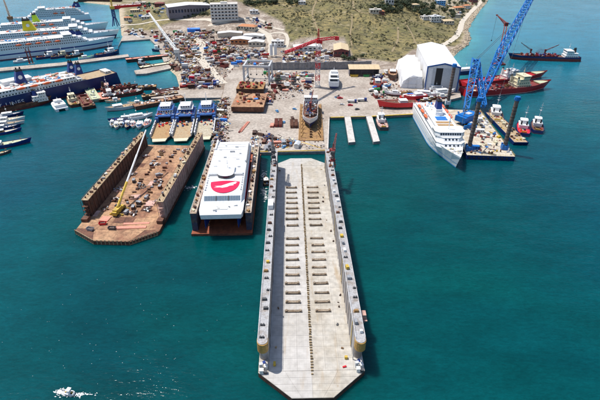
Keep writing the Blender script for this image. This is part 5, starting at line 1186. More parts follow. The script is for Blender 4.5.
boat('white fishing vessel with coloured gear left of the rusty hulks', 133, 107, 109, 111, L=27, B=8.5, top='wgrey', deck='tan', cab='whited', D=2.8, mh=7, gear=('yellow', 'red', 'navyf', 'cream'), cl=.3, cab_at=.1)
barge('rusty hulk with a white strip along its deck by the beach', 183, 99.5, 134, 109, B=9, D=3.0, top='rust', deck='rustdeck', gear=26, group=GH, gearm=('whited', 'white', 'rust', 'drust', 'dred'))
barge('ochre decked hulk behind the one with the white strip', 178, 95, 142, 99.5, B=7, D=3.0, top='drust', deck='tan', gear=20, group=GH)
barge('short ochre pontoon hulk at the edge of the cove', 157, 88.5, 138, 89.5, B=8, D=2.8, top='drust', deck='tand', gear=12, group=GH)
barge('maroon barge at the foot of the cove beach', 179, 90.5, 155, 94, B=6, D=2.6, top='dred', deck='drust', gear=14, group=GH)
boat('small cream boat wedged between the dark coaster and pink pontoon', 118, 101, 108, 102.5, L=14, B=4.5, top='cream', deck='salmon', cab='white', D=1.8, group=GH)
boat('small white boat with a yellow deck beside the rusty hulk', 140, 104, 130, 104.5, L=14, B=4.5, top='white', deck='yellow', cab='whited', D=1.8, group=GH)
boat('small white boat between the brown coaster and ochre pontoon', 141, 93, 131, 92, L=13, B=4.2, top='white', deck='whited', cab='white', D=1.8, group=GH)
GB = 'boats moored at the left edge'
boat('navy boat, uppermost of the boats at the left edge', -8, 119, 24, 114.5, L=26, B=6.5, top='navy', deck='wgrey', cab='white', D=2.2, group=GB, cab_at=.0, mh=6)
boat('white boat with red stern below the navy boat at left edge', -8, 123, 25, 119.5, L=27, B=6, top='white', deck='cream', cab='whited', D=2.1, group=GB, gear=('bred', 'white', 'ochre'))
boat('white boat with tan deck in the left edge row', -9, 127, 24.5, 123.5, L=27, B=5.5, top='whited', deck='tan', cab='white', D=2.0, group=GB)
boat('navy boat with grey covers in the left edge row', -9, 131, 20, 127, L=24, B=5.5, top='navy', deck='wgrey', cab='wgrey', D=2.0, group=GB)
boat('navy and white boat with brown cabin in the left edge row', -10, 136, 20, 131, L=25, B=5.5, top='navyf', deck='cream', cab='ochre', D=2.0, group=GB)
boat('long boat with pale green deck and blue bow at left edge', -12, 149, 28.5, 142.5, L=33, B=7.5, top='navyf', deck='pgreen', cab='whited', D=2.6, group=GB, cab_at=-.25)
boat('small cream boat, lowest of the boats at the left edge', -10, 157, 10, 152.5, L=16, B=4.5, top='dgrey', deck='cream', cab='wgrey', D=1.5, group=GB)
GR = 'rafted small boats by the rusty dock'
boat('slim navy workboat at the back of the raft of small boats', 134, 119, 109, 121.5, L=22, B=5, top='navy', deck='navyf', cab='white', D=1.8, group=GR, mh=3)
boat('biggest white boat of the raft near the rusty dock', 131, 119.5, 151, 116.5, L=21, B=6.5, top='white', deck='wgrey', cab='white', D=2.4, group=GR, cl=.5, mh=6)
for i, (x, y, l_, da, m_, cb_, dk_) in enumerate(((111.5, 125.5, 12, 1.2, 'white', 'wgrey', 'wgrey'), (116.5, 127, 15, .3, 'wgrey', 'white', 'cream'), (122, 125.8, 11, -.8, 'white', 'dgrey', 'lblue'), (127, 126.8, 16, .9, 'navy', 'whited', 'tan'), (133, 126, 14, -.4, 'white', 'white', 'salmon'), (139, 126.5, 17, .6, 'whited', 'lblue', 'wgrey'))):
    boat('small boat in the front row of the raft, ' + ['its leftmost', 'second from left', 'third from left', 'third from right', 'second from right', 'its rightmost'][i], x + .8 + da, y - 3.5, x - .2, y + 3.5, L=l_, B=l_ * .31, top=m_, deck=dk_, cab=cb_, D=1.4 + .06 * (l_ - 10), group=GR, mh=2 + (i % 3), cl=.26 + .05 * (i % 3), cab_at=-.2 + .12 * (i % 3), gear=('bred', 'white', 'navyf', 'yellow', 'wood'))
boat('slim white launch lying across the raft behind its front row', 126, 122.5, 110, 123.6, L=15, B=4, top='white', deck='navyf', cab='wgrey', D=1.5, group=GR, mh=2)
boat('white and red motorboat at the right end of the raft', 149, 122, 145, 128.5, L=16, B=5.5, top='white', deck='salmon', cab='white', D=1.9, group=GR, mh=3, gear=('bred', 'white'))
# three open-deck ferries with blue superstructures, bow ramps towards the camera
M['sandd'] = mat('pale_sand_deck', (.50, .44, .33), .75, .3, .35, (.34, .27, .17), .56, .12)
def landing_ferry(label, bx, by, sx, sy, deckm, L=64, B=15.6):
    a, b = flat(bx, by), flat(sx, sy); h = atan2(a[1] - b[1], a[0] - b[0])
    r = thing('open_deck_ferry', label, 'ferry', (a[0] - cos(h) * L / 2, a[1] - sin(h) * L / 2, 0), h, 'open deck ferries moored side by side')
    x1 = L / 2; D = 2.0
    out = [(-L / 2, -B * .38), (-L / 2 + 4, -B / 2), (x1 - 5, -B / 2), (x1, -B * .34), (x1, B * .34), (x1 - 5, B / 2), (-L / 2 + 4, B / 2), (-L / 2, B * .38)]
    MB().prism([(x * .97, y * .94) for x, y in out], -1.8, D, 0, None, out).build('hull', M['dgrey'], r)
    MB().prism([(x * .985, y * .95) for x, y in out], D, D + .12).build('car_deck', M[deckm], r)
    for s_ in (-1, 1):
        w_ = MB(); w_.prism([(-L / 2 + 5, s_ * (B / 2 - .9)), (x1 - 5.2, s_ * (B / 2 - .9)), (x1 - 5.2, s_ * (B / 2 + .05)), (-L / 2 + 5, s_ * (B / 2 + .05))], D, D + 2.3, 0, 1); w_.build('side_bulwark', [M['wgrey'], M['whited']], r)
        for k in range(9): MB().box(x1 - 9 - k * 3.4, x1 - 8.2 - k * 3.4, *sorted((s_ * (B / 2 - 1.1), s_ * (B / 2 - .5))), D + 2.3, D + 3.0).build('bulwark_post', M['white' if k % 2 else 'navyf'], r)
    rp = MB(); rp.prism([(x1 - .6, -B * .36), (x1 + 4.6, -B * .30), (x1 + 4.6, B * .30), (x1 - .6, B * .36)], D - .5, D + .15); rp.build('bow_ramp', M['cream'], r)
    xs_ = -L / 2 + 6
    MB().box(xs_, xs_ + 21, -B / 2 + .1, B / 2 - .1, D + 4.0, D + 5.0).build('passenger_deck', M['blue'], r)
    for s_ in (-1, 1): MB().box(xs_, xs_ + 24, *sorted((s_ * (B / 2 - 2.8), s_ * (B / 2 - .1))), D + .12, D + 4.0).build('side_house', M['blue'], r)
    MB().box(xs_ - 1, xs_ + 12, -B / 2 + 2.8, B / 2 - 2.8, D + .12, D + 4.0).build('deck_house', M['navyf'], r)
    rails(r, [(xs_ + 20.8, -B / 2 + .2), (xs_ + 20.8, B / 2 - .2)], D + 5, 1.3, 'white', 1.2, r=.09)
    fa = MB(); fa.box(xs_ + 21, xs_ + 24, -B / 2 + 2.9, B / 2 - 2.9, D + 4.6, D + 5.6); fa.build('gangway', M['blue'], r)
    house(r, xs_ + 1, xs_ + 16, B * .40, D + 5, D + 7.8, 'white', 'blue', win=(1.9, 1.2, 1.1), name='lounge', sl=.3, wmat='glass', ) if deckm != 'tan' else house(r, xs_ + 2, xs_ + 15, B * .38, D + 5, D + 7.8, 'blue', 'wgrey', win=(1.9, 1.2, 1.1), name='lounge', sl=.3)
    house(r, xs_ + 3, xs_ + 13, B * .26, D + 7.8, D + 10.4, 'white', 'white', win=(1.6, 1.2, 1.1), name='wheelhouse', sl=-.3)
    mast(r, xs_ + 6, 0, D + 10.4, 8, 'white', .3, 2)
    for s_ in (-1, 1): funnel(r, xs_ + 2.5, s_ * B * .3, D + 7.8, 2.4, 1.6, 3, 'white', rk=.1)
    clutter(r, xs_ + 14, xs_ + 20, -B * .42, B * .42, D + 5, 34, ['bred', 'white', 'orange', 'navyf', 'cream', 'dgrey'], .6, 1.8, 'deck_gear', 1.2, random.Random(label))
    clutter(r, xs_ + 22, xs_ + 34, -B * .34, B * .34, D + .12, 14, ['bred', 'white', 'orange', 'dgrey', 'blue'], .8, 2.2, 'deck_cargo', 1.3, random.Random(label + 'x'))
    return r
landing_ferry('open deck ferry with orange tan car deck, leftmost of the blue three', 160, 141.5, 171, 108, 'tand')
landing_ferry('open deck ferry with worn tan car deck, middle of the blue three', 181.5, 141, 190, 107, 'tan')
landing_ferry('open deck ferry with pale cream car deck, rightmost of the blue three', 204, 139.5, 209.5, 106, 'sandd')

# ================================================================== BUILDINGS AND CRANES ON LAND
def gable(label, loc, a, L, W, H, rise, wall, roof, name='shed', cat='shed', group=None, front=None, trim=None, door=None, wins=0, over=.5, sub=3):
    """long shed, ridge along local y; front gable at y=0; loc is the middle of the front"""
    r = thing(name, label, cat, loc, a, group); w2 = W / 2
    mb = MB(); prof = [(-w2, -1.5), (w2, -1.5), (w2, H), (0, H + rise), (-w2, H)]
    mb.rings([[(x, 0, z) for x, z in prof], [(x, L, z) for x, z in prof]][::-1]); mb.build('wall', M[wall], r)
    n = max(2, int(L / 7))
    for s_ in (-1, 1):                                       # roof in sheets, each side
        for k in range(n):
            ya, yb = -over + (L + 2 * over) * k / n + .04, -over + (L + 2 * over) * (k + 1) / n - .04
            e = w2 + over; dz = rise * over / w2
            R = [(0, H + rise + .06), (s_ * e, H - dz + .06), (s_ * e, H - dz + .28), (0, H + rise + .28)]
            m_ = MB(); m_.rings([[(x, ya, z) for x, z in R], [(x, yb, z) for x, z in R]]); m_.build('roof_panel', M[roof], r)
    if front:
        for (x0, x1, z0, z1, m_, nm) in front: MB().box(x0, x1, -.18, -.02, z0, z1).build(nm, M[m_], r)
    if trim:
        for s_ in (-1, 1):
            MB().box(*sorted((s_ * (w2 - .5), s_ * (w2 + .6))), -.5, .3, 0, H + .2).build('corner_trim', M[trim], r)
            R = [(0, H + rise - .9), (s_ * (w2 + .6), H - .9), (s_ * (w2 + .6), H + .5), (0, H + rise + .5)]
            m_ = MB(); m_.rings([[(x, -.75, z) for x, z in R], [(x, -.30, z) for x, z in R]]); m_.build('gable_trim', M[trim], r)
    for k in range(wins):
        x = -w2 + W * (k + .5) / wins; MB().box(x - W / wins * .28, x + W / wins * .28, -.10, -.02, H * .45, H * .75).build('window', M['glass'], r)
    return r
def block(label, loc, a, L, W, H, wall, roof, name='house', cat='house', group=None, storeys=1, bays=3, pitched=0, balc=False):
    r = thing(name, label, cat, loc, a, group)
    MB().box(-L / 2, L / 2, -W / 2, W / 2, -3, H).build('wall', M[wall], r)
    if pitched:
        R = [(-L / 2 - .5, -W / 2 - .5, H), (L / 2 + .5, -W / 2 - .5, H), (L / 2 + .5, W / 2 + .5, H), (-L / 2 - .5, W / 2 + .5, H)]
        k = W * .35; m_ = MB(); b = len(m_.v); m_.v += R + [(-L / 2 + k, 0, H + pitched), (L / 2 - k, 0, H + pitched)]
        for f in ((0, 1, 5, 4), (1, 2, 5), (2, 3, 4, 5), (3, 0, 4), (3, 2, 1, 0)): m_._q(f, 0)
        m_.build('roof', M[roof], r)
    else:
        MB().box(-L / 2 - .3, L / 2 + .3, -W / 2 - .3, W / 2 + .3, H, H + .3).build('roof', M[roof], r)
        MB().box(-L * .12, L * .12, -W * .15, W * .15, H + .3, H + 2.4).build('stair_head', M[wall], r)
    st = H / storeys
    for s in range(storeys):
        for k in range(bays):
            x = -L / 2 + L * (k + .5) / bays; w_ = L / bays * .25
            MB().box(x - w_, x + w_, -W / 2 - .06, -W / 2 + .02, s * st + st * .35, s * st + st * .8).build('window', M['glass'], r)
        for k in range(2):
            y = -W / 2 + W * (k + .5) / 2
            for s_ in (-1, 1): MB().box(*sorted((s_ * (L / 2 - .02), s_ * (L / 2 + .06))), y - W * .11, y + W * .11, s * st + st * .35, s * st + st * .8).build('window', M['glass'], r)
        if balc: MB().box(-L / 2 - .4, L / 2 + .4, -W / 2 - 1.8, -W / 2 - .02, s * st - .1, s * st + .15).box(-L / 2 - .4, L / 2 + .4, -W / 2 - 1.8, -W / 2 - 1.65, s * st + .15, s * st + 1.1).build('balcony', M['wallw'], r)
    return r
def ang(p, q, z=2.2):
    a, b = flat(*p, z), flat(*q, z); return atan2(b[1] - a[1], b[0] - a[0])
# big white hall with blue edges
_f = flat(440.2, 91.0, Q); _a = flat(442, 64, 26); _b = flat(431, 46, 26); _ha = atan2(_b[1] - _a[1], _b[0] - _a[0]) - pi / 2
gable('huge white hall with blue trimmed gable and dark door opening', (_f[0], _f[1], Q), _ha, 92, 30.5, 23.5, 3.4, 'roofw', 'roofw', 'assembly_hall', 'building', None,
      [(-13.5, -10.2, .1, 22, 'white', 'door_leaf'), (-10.0, -7.2, .1, 22, 'wgrey', 'door_leaf'), (-7.0, -.6, .1, 22.3, 'black', 'door_shade_panel'), (-.4, 6.6, .1, 22.3, 'wgrey', 'door_leaf'), (6.8, 14.2, .1, 22.3, 'wgrey', 'door_leaf')], 'blue')  # black panel stands in for the shade inside the open doorway
def wrapped_shape():
    X, Y = flat(411.5, 88, Q); r = thing('wrapped_scaffold', 'lumpy white sheeted scaffold shelter against the left side of the hall', 'scaffold shelter', (X, Y, Q), _ha)
    q = random.Random(4); xs_, n = [-11, -9, -5, 0, 5, 9, 11], 10; R = []
    for k in range(n + 1):
        y = k * 7.0; hh = 13 + 3.5 * sin(k * 1.9) + q.uniform(-1.5, 1.5) + (3 if k > 2 else 0)
        R.append([(x, y + q.uniform(-.8, .8), (0 if abs(x) == 11 else hh * (.62 if x == -9 else 1.0 if x == 9 else .85 if x == -5 else 1) + q.uniform(-1.0, 1.0))) for x in xs_])
    m_ = MB(); m_.rings(R, cap=True, closed=False); m_.build('sheeting', M['plastic'], r)
    p = MB()
    for x in (-11, -4, 4, 11):
        for y in (-.9,): p.tube((x, y, 0), (x, y, 12), .15, 5)
    for z in (4, 8, 11.5): p.tube((-11, -.9, z), (11, -.9, z), .12, 4)
    p.build('scaffold_poles', M['wgrey'], r)
wrapped_shape()
# tan roofed open store with coloured bins
_p = aq(364, 76)
def open_store():
    r = thing('open_store', 'open fronted store with a pale tan roof at the foot of the hill', 'shed', _p, 0)
    MB().box(-16, 16, 10, 10.5, 0, 7.5).box(-16, -15.5, .5, 10, 0, 7.5).box(15.5, 16, .5, 10, 0, 7.5).build('wall', M['wallg'], r)
    for k in range(6): MB().box(-15.8 + k * 6.2, -15.3 + k * 6.2, .0, .5, 0, 7.4).build('post', M['dgrey'], r)
    for k in range(6):
        m_ = MB(); x0, x1 = -17 + k * 34 / 6 + .05, -17 + (k + 1) * 34 / 6 - .05; m_.rings([[(x0, -1.5, 7.5), (x1, -1.5, 7.5), (x1, 12, 9.2), (x0, 12, 9.2)], [(x0, -1.5, 7.8), (x1, -1.5, 7.8), (x1, 12, 9.5), (x0, 12, 9.5)]]); m_.build('roof_panel', M['rooft'], r)
open_store()
GK = 'bins in front of the tan store'
skip('yellow waste skip in front of the tan roofed store', (_p[0] - 11, _p[1] - 2.5, Q), 0, 'yellow', GK, 8, 2.4, 2.2)
skip('bright green waste skip in front of the tan roofed store', (_p[0] + 2, _p[1] - 2.5, Q), 0, 'green', GK, 6, 2.4, 2.2)
# grey retaining wall behind the yard: panels with buttresses
def ret_wall():
    a, b = flat(264, 70, 2.2), flat(371, 68.5, 2.2); L = hypot(b[0] - a[0], b[1] - a[1]); r = thing('retaining_wall', 'long grey concrete retaining wall behind the yard apron', 'wall', (a[0], a[1], 2.0), atan2(b[1] - a[1], b[0] - a[0]))
    n = 18
    for k in range(n):
        hh = 8.2 + (k % 3) * .35; MB().box(k * L / n + .06, (k + 1) * L / n - .06, -.5, .5, 0, hh).build('wall_panel', M['concg'], r)
        MB().prism([(k * L / n - .5, -.51), (k * L / n + .5, -.51), (k * L / n + .5, -2.6), (k * L / n - .5, -2.6)], 0, .4, 0, None, None).build('buttress', M['concg'], r)
ret_wall()
def grey_portal():
    X, Y = flat(257, 84, Q); r = thing('portal_frame', 'pale grey steel portal lift standing over the ochre hull section', 'portal frame', (X, Y, Q), radians(-4))
    W, H = 26, 17
    for y in (0, 22):
        for x in (-W / 2, W / 2): MB().box(x - .9, x + .9, y - .9, y + .9, 1.4, H).build('leg', M['wgrey'], r)
        MB().box(-W / 2 - .9, W / 2 + .9, y - .8, y + .8, H, H + 1.8).build('cross_beam', M['wgrey'], r)
        g = MB(); g.tube((-W / 2, y, H - 5), (-W / 2 + 6, y, H), .4, 5); g.tube((W / 2, y, H - 5), (W / 2 - 6, y, H), .4, 5); g.build('brace', M['wgrey'], r)
    for x in (-W / 2, W / 2):
        MB().box(x - .8, x + .8, .9, 21.1, H + .2, H + 1.6).build('side_beam', M['wgrey'], r); MB().box(x - .5, x + .5, .9, 21.1, 4, 4.8).build('tie_beam', M['wgrey'], r)
        for y in (0, 22): MB().tube((x - .7, y - 1.2, .8), (x + .7, y - 1.2, .8), .8, 9).tube((x - .7, y + 1.2, .8), (x + .7, y + 1.2, .8), .8, 9).build('wheels', M['black'], r)
    for x in (-6, 0, 6): MB().tube((x, 1, H), (x, 1, H - 7), .12, 4).rbox(x, 1, H - 8, 1.2, 1, 1.2).build('hoist', M['dgrey'], r)
grey_portal()
def hull_section(label, px, py, a, L, W, H, side, top, seed, gearn=30, name='hull_section', gm=('dred', 'ochre', 'rust', 'drust', 'orange'), tarp=None):
    X, Y = flat(px, py, Q); r = thing(name, label, 'hull section', (X, Y, Q), a)
    MB().box(-W / 2, W / 2, 0, L, 1.2, H).build('shell', M[side], r)
    MB().box(-W / 2 - .2, W / 2 + .2, -.2, L + .2, H, H + .15).build('top_plate', M[top], r)
    for k in range(int(L / 6)):
        for x in (-W * .3, W * .3): MB().box(x - .8, x + .8, 3 + k * 6, 4.4 + k * 6, 0, 1.2).build('support_block', M['wood'], r)
    for k in range(int(W / 3)): MB().box(-W / 2 + 1.5 + k * 3, -W / 2 + 1.9 + k * 3, -.25, -.02, 1.2, H - .05).build('stiffener', M[side], r)
    q = random.Random(seed); clutter(r, -W * .44, W * .44, 1, L - 1, H + .15, gearn, list(gm), 1, 4, 'deck_cargo', 2.4, q)
    if tarp: MB().rbox(W * .2, L * .55, H + .16, 3.5, 2.6, .8, .2).build('tarpaulin', M['tarp'], r)
hull_section('large ochre topped hull section on blocks in front of the grey portal', 247.5, 113, radians(-2), 36, 28, 5.5, 'rust', 'rustdeck', 5, 26, tarp=True)
hull_section('second ochre deck section with red frames behind the large one', 250, 95, radians(-2), 22, 26, 6, 'drust', 'ochre', 9, 40, gm=('dred', 'bred', 'rust', 'drust', 'ochre'))
# red and white tower crane
def tower_crane():
    X, Y = flat(317.4, 87, Q); r = thing('tower_crane', 'tall tower crane with a bright red jib over the yard', 'crane', (X, Y, Q), 0); Ht = 43
    MB().box(-3.2, 3.2, -3.2, 3.2, 0, 1.2).build('base', M['concl'], r)
    t = MB(); t.lattice((0, 0, 1.2), (0, 0, Ht), 4.2, 4.2, 14, .36, 0, 1); t.build('tower', [M['whited'], M['bred']], r)
    MB().box(-1.9, 1.9, -1.9, 1.9, Ht, Ht + 2.4).build('slewing_ring', M['bred'], r); MB().box(1.9, 3.8, -1.4, 1.2, Ht - .6, Ht + 2).build('cab', M['bred'], r)
    def loc(px, py, z): x, y = flat(px, py, z + Q); return Vector((x - X, y - Y, z))
    jt, ct, ap = loc(285, 52.5, Ht + 3), loc(337, 37.5, Ht + 3), Vector((0, 0, Ht + 13))
    j = MB(); j.lattice((0, 0, Ht + 3), jt, 1.9, 1.5, 18, .34); j.build('jib', M['bred'], r)
    c = MB(); c.lattice((0, 0, Ht + 3), ct, 2.0, 1.8, 7, .36); c.build('counter_jib', M['bred'], r)
    MB().rbox(ct.x, ct.y, ct.z - 2.4, 3.4, 2.6, 3.2, .6).build('counterweight', M['bred'], r)
    a = MB(); a.lattice((0, 0, Ht + 2.4), ap, 2, .6, 5, .3); a.build('apex', M['bred'], r)
    w_ = MB(); w_.tube(ap, jt * .7 + Vector((0, 0, Ht + 3)) * .3, .1, 3); w_.tube(ap, ct, .1, 3); w_.build('tie_rods', M['dgrey'], r)
tower_crane()
# stationary pedestal crane by the far ferries, and an old brown floating crane
def pedestal_crane(label, px, py, h, m1, m2, tip, tz, z=2.2, name='quay_crane', wd=4):
    X, Y = flat(px, py, z); r = thing(name, label, 'crane', (X, Y, z), 0)
    b = MB()
    for x in (-wd, wd):
        for y in (-wd, wd): b.tube((x, y, 0), (x * .4, y * .4, h * .5), .8, 5)
    b.box(-wd * .5, wd * .5, -wd * .5, wd * .5, h * .48, h * .54); b.build('portal', M[m1], r)
    t = MB(); t.lattice((0, 0, h * .54), (0, 0, h), 4.2, 3.4, 5, .5); t.build('tower', M[m1], r)
    MB().box(-3, 3, -2.6, 2.6, h, h + 4).build('machine_house', M[m2], r)
    x, y = flat(*tip, tz + z); j = MB(); j.lattice((0, 0, h + 2), (x - X, y - Y, tz), 2.4, 1.2, 9, .42); j.build('jib', M[m2], r)
    MB().tube((0, 0, h + 4), (-1, 0, h + 8), .4, 4).tube((-1, 0, h + 8), (x - X, y - Y, tz), .14, 3).build('back_stay', M[m2], r)
pedestal_crane('yellow and navy portal crane at the end of the far ferries', 116, 26, 26, 'navyf', 'yellow', (110, -4), 44, 2.2)
pedestal_crane('old brown lattice crane standing at the far left ferry', 15, 33, 20, 'grey', 'wood', (3, -2), 42, 1.0, 'harbour_crane', 3.5)
pedestal_crane('pale lattice crane in the scrapyard leaning towards the grass slope', 178, 60, 9, 'wgrey', 'whited', (149, 13), 34, 2.2, 'yard_crane', 2.6)
for i, (px, py, h, m_) in enumerate(((278, 83, 13, 'grey'), (293.5, 84, 12, 'grey'))):
    X, Y = flat(px, py, Q); r = thing('scaffold_tower', ['left', 'right'][i] + ' one of two grey scaffold towers before the retaining wall', 'scaffold', (X, Y, Q), .1 * i, 'scaffold towers')
    t = MB(); t.lattice((0, 0, 0), (0, 0, h), 5, 5, 6, .2); t.build('frame', M[m_], r)
    for z in (2.2, 4.4, 6.6, 8.8): MB().box(-2.4, 2.4, -2.4, 2.4, z * h / 12, z * h / 12 + .15).build('platform', M['wood'], r)
# ship on the slip, white yacht, red hulls ashore
def slip():
    X, Y = flat(311, 141, Q); r = thing('slipway_platform', 'ochre shiplift platform under the small ship on the quay', 'platform', (X, Y, Q), radians(-1))
    for k in range(10): MB().box(-8.6, 8.6, k * 8 + .1, k * 8 + 7.9, 0, .5).build('platform_beam', M['ochre'], r)
    for s_ in (-1, 1):
        MB().box(*sorted((s_ * 8.7, s_ * 9.6)), 0, 80, 0, 1.0).build('side_girder', M['ochre'], r)
        for k in range(9): MB().tube((s_ * 7.6, 6 + k * 8, .5), (s_ * 5.4, 6 + k * 8, 4.6), .4, 5).build('shore_prop', M['ochre'], r)
    for k in range(14): MB().box(-1, 1, 5 + k * 5, 6.4 + k * 5, .5, 1.9).build('keel_block', M['wood'], r)
slip()
_s1 = coaster('small white bowed ship standing on the ochre shiplift platform', 311, 107, 309.5, 139, L=54, B=12.5, D=4.2, top='white', boot='navy', deck='rust', sup='whited', hatch='rust', cranes=1, gear=40, tiers=1, name='coastal_ship', cat='ship', fun='navyf', gearm=('rust', 'dgrey', 'whited', 'navyf', 'dred')); _s1.location = (*_s1.location[:2], Q + 5.0)
def yacht():
    (cx, cy), h, _l = line(334, 93, 333, 74, Q); L, B = 40, 10.5; r = thing('motor_yacht', 'white motor yacht standing ashore right of the tower crane', 'yacht', (cx, cy, Q + 2.4), h)
    hull(r, L, B, 4.2, 1.8, 'white', 'navy', 'wgrey', flare=.4, sheer=.25, rake=.08, bow=.5, stern=.15, sternw=.9, bul=.6, bootz=.2, pw=1.9)
    house(r, -15, 11, 4.4, 3.6, 6.4, 'white', 'white', sl=3, chamf=1.4, win=(1.9, 1.5, 1.1)); house(r, -11, 6, 3.8, 6.4, 9.0, 'white', 'white', sl=2.6, chamf=1.2, win=(1.9, 1.5, 1.1)); house(r, -5, 2, 3.2, 9.0, 11, 'white', 'white', sl=1.6, chamf=.8, win=(1.6, 1.2, .9), name='flybridge')
    MB().box(-15.2, -15.05, -3.8, 3.8, 4.0, 5.8).build('saloon_glass', M['glass'], r); MB().box(-11.2, -11.05, -3.3, 3.3, 6.8, 8.5).build('upper_glass', M['glass'], r)
    mast(r, -3, 0, 11, 4, 'white', .2)
    for k in range(6): MB().box(-15 + k * 5, -14 + k * 5, -1.2, 1.2, -2.4, -1.4).build('keel_block', M['wood'], r)
yacht()
def ashore(label, sx, sy, bx, by, L, B, top, deck, cab, lift=1.6, boot='boot', D=2.6, gear=('rust', 'white', 'dred'), name='stored_boat', cl=.34, mh=4, group='boats stored ashore'):
    o = boat(label, sx, sy, bx, by, L=L, B=B, top=top, deck=deck, cab=cab, D=D, name=name, boot=boot, gear=gear, cl=cl, mh=mh, group=group); X, Y = o.location[:2]
    a, b = flat(sx, sy, Q), flat(bx, by, Q); o.location = ((a[0] + b[0]) / 2, (a[1] + b[1]) / 2, Q + lift)
    for k in (-.3, 0, .3): MB().box(L * k - .5, L * k + .5, -B * .3, B * .3, -lift, -.75).build('support_block', M['wood'], o)
    return o
ashore('bright red tug hull standing on the quay left of the passenger ship', 412, 107, 380, 108, 36, 10, 'bred', 'rust', 'whited', D=4.0, cl=.2, mh=6, gear=('cream', 'whited', 'green', 'rust'))
ashore('red boat lying below the wrapped shelter', 424, 98.5, 404, 100.5, 24, 7, 'bred', 'whited', 'white', D=2.6)
ashore('brown old hull with orange deck standing left of the wrapped shelter', 392, 72, 392.5, 84, 30, 10, 'drust', 'rustdeck', 'rust', D=3.6, cl=.3, gear=('salmon', 'orange', 'rust'))
ashore('small white boat with red boot behind the bright red tug', 398, 96, 386, 95, 16, 5, 'white', 'whited', 'white', D=2.0)
ashore('red hulled boat with grey cabin right of the open tan store', 376, 80, 379, 94, 24, 8, 'red', 'rust', 'wgrey', D=3)
ashore('white motor launch ashore in front of the hall door', 436, 95.5, 452, 94, 22, 7, 'white', 'wgrey', 'white', D=2.6, cl=.5)
ashore('long white launch ashore nearest the quay before the hall', 416, 96, 438, 97.5, 24, 7, 'white', 'wgrey', 'white', D=2.4, cl=.5)
ashore('white launch with dark windows under the hall gable', 430, 91.5, 446, 90.5, 18, 6, 'white', 'wgrey', 'white', D=2.4, cl=.55)
# hillside and far buildings
gable('long grey purple shed with a white roof on the slope top', at(190.5, 16.5), ang((172, 17), (208, 14.8)) , 34, 66, 15, 2.2, 'wallg', 'roofw', 'warehouse', 'building', None, None, None, None, 14)
block('multi storey white office block with balconies at the slope edge', at(225, 19), radians(8), 40, 18, 22, 'wallw', 'concl', 'office_block', 'building', None, 5, 8, 0, True)
block('low orange roofed building behind the white sheds', at(248, 29), radians(-18), 26, 12, 4.5, 'wallc', 'roofo', 'storehouse', 'building', None, 1, 6, 2.5)
GS = 'white roofed sheds of the yard'
gable('long white roofed shed, uppermost of the yard sheds', at(230, 37), radians(4), 12, 34, 5, 1.5, 'wallc', 'roofw', 'workshop', 'shed', GS)
gable('white roofed shed with orange front in the middle of the yard', at(240.5, 44.5), radians(-4), 18, 27, 6, 1.5, 'roofo', 'roofw', 'workshop', 'shed', GS, wins=5)
gable('cream walled white roofed shed at the right of the yard sheds', at(256, 46.5), radians(-3), 13, 20, 5.5, 1.2, 'wallc', 'roofw', 'workshop', 'shed', GS, wins=4)
gable('white roofed shed behind the orange fronted one', at(253, 39.5), radians(-10), 12, 28, 5, 1.2, 'wallw', 'roofw', 'workshop', 'shed', GS, wins=4)
gable('hall with beige roof and dark red wall beside the tower crane', at(341, 57), radians(-3), 34, 18, 8, 2.0, 'wallr', 'rooft', 'workshop', 'shed', GS, wins=4)
gable('long white roof behind the red crane jib', at(308, 51), radians(6), 14, 36, 5, 1.4, 'wallw', 'roofw', 'workshop', 'shed', GS, wins=6)
block('white flat roofed gatehouse on the bend of the road', at(278, 46), radians(-3), 16, 9, 7, 'wallw', 'roofw', 'gatehouse', 'building', None, 2, 4)
for i, (px, py) in enumerate(((271.5, 57), (275.5, 56.5))):
    X, Y, Z = at(px, py); r = thing('silo', ['left', 'right'][i] + ' white silo of the pair beside the gatehouse', 'silo', (X, Y, Z), 0, 'white silos')
    MB().tube((0, 0, 2.5), (0, 0, 15), 1.9, 14).build('shell', M['white'], r); MB().tube((0, 0, 15), (0, 0, 16.4), 1.9, 14, 0, .4).build('cap', M['wgrey'], r)
    for a in range(4): MB().tube((1.5 * cos(a * pi / 2), 1.5 * sin(a * pi / 2), -.5), (1.5 * cos(a * pi / 2), 1.5 * sin(a * pi / 2), 2.6), .2, 5).build('leg', M['grey'], r)
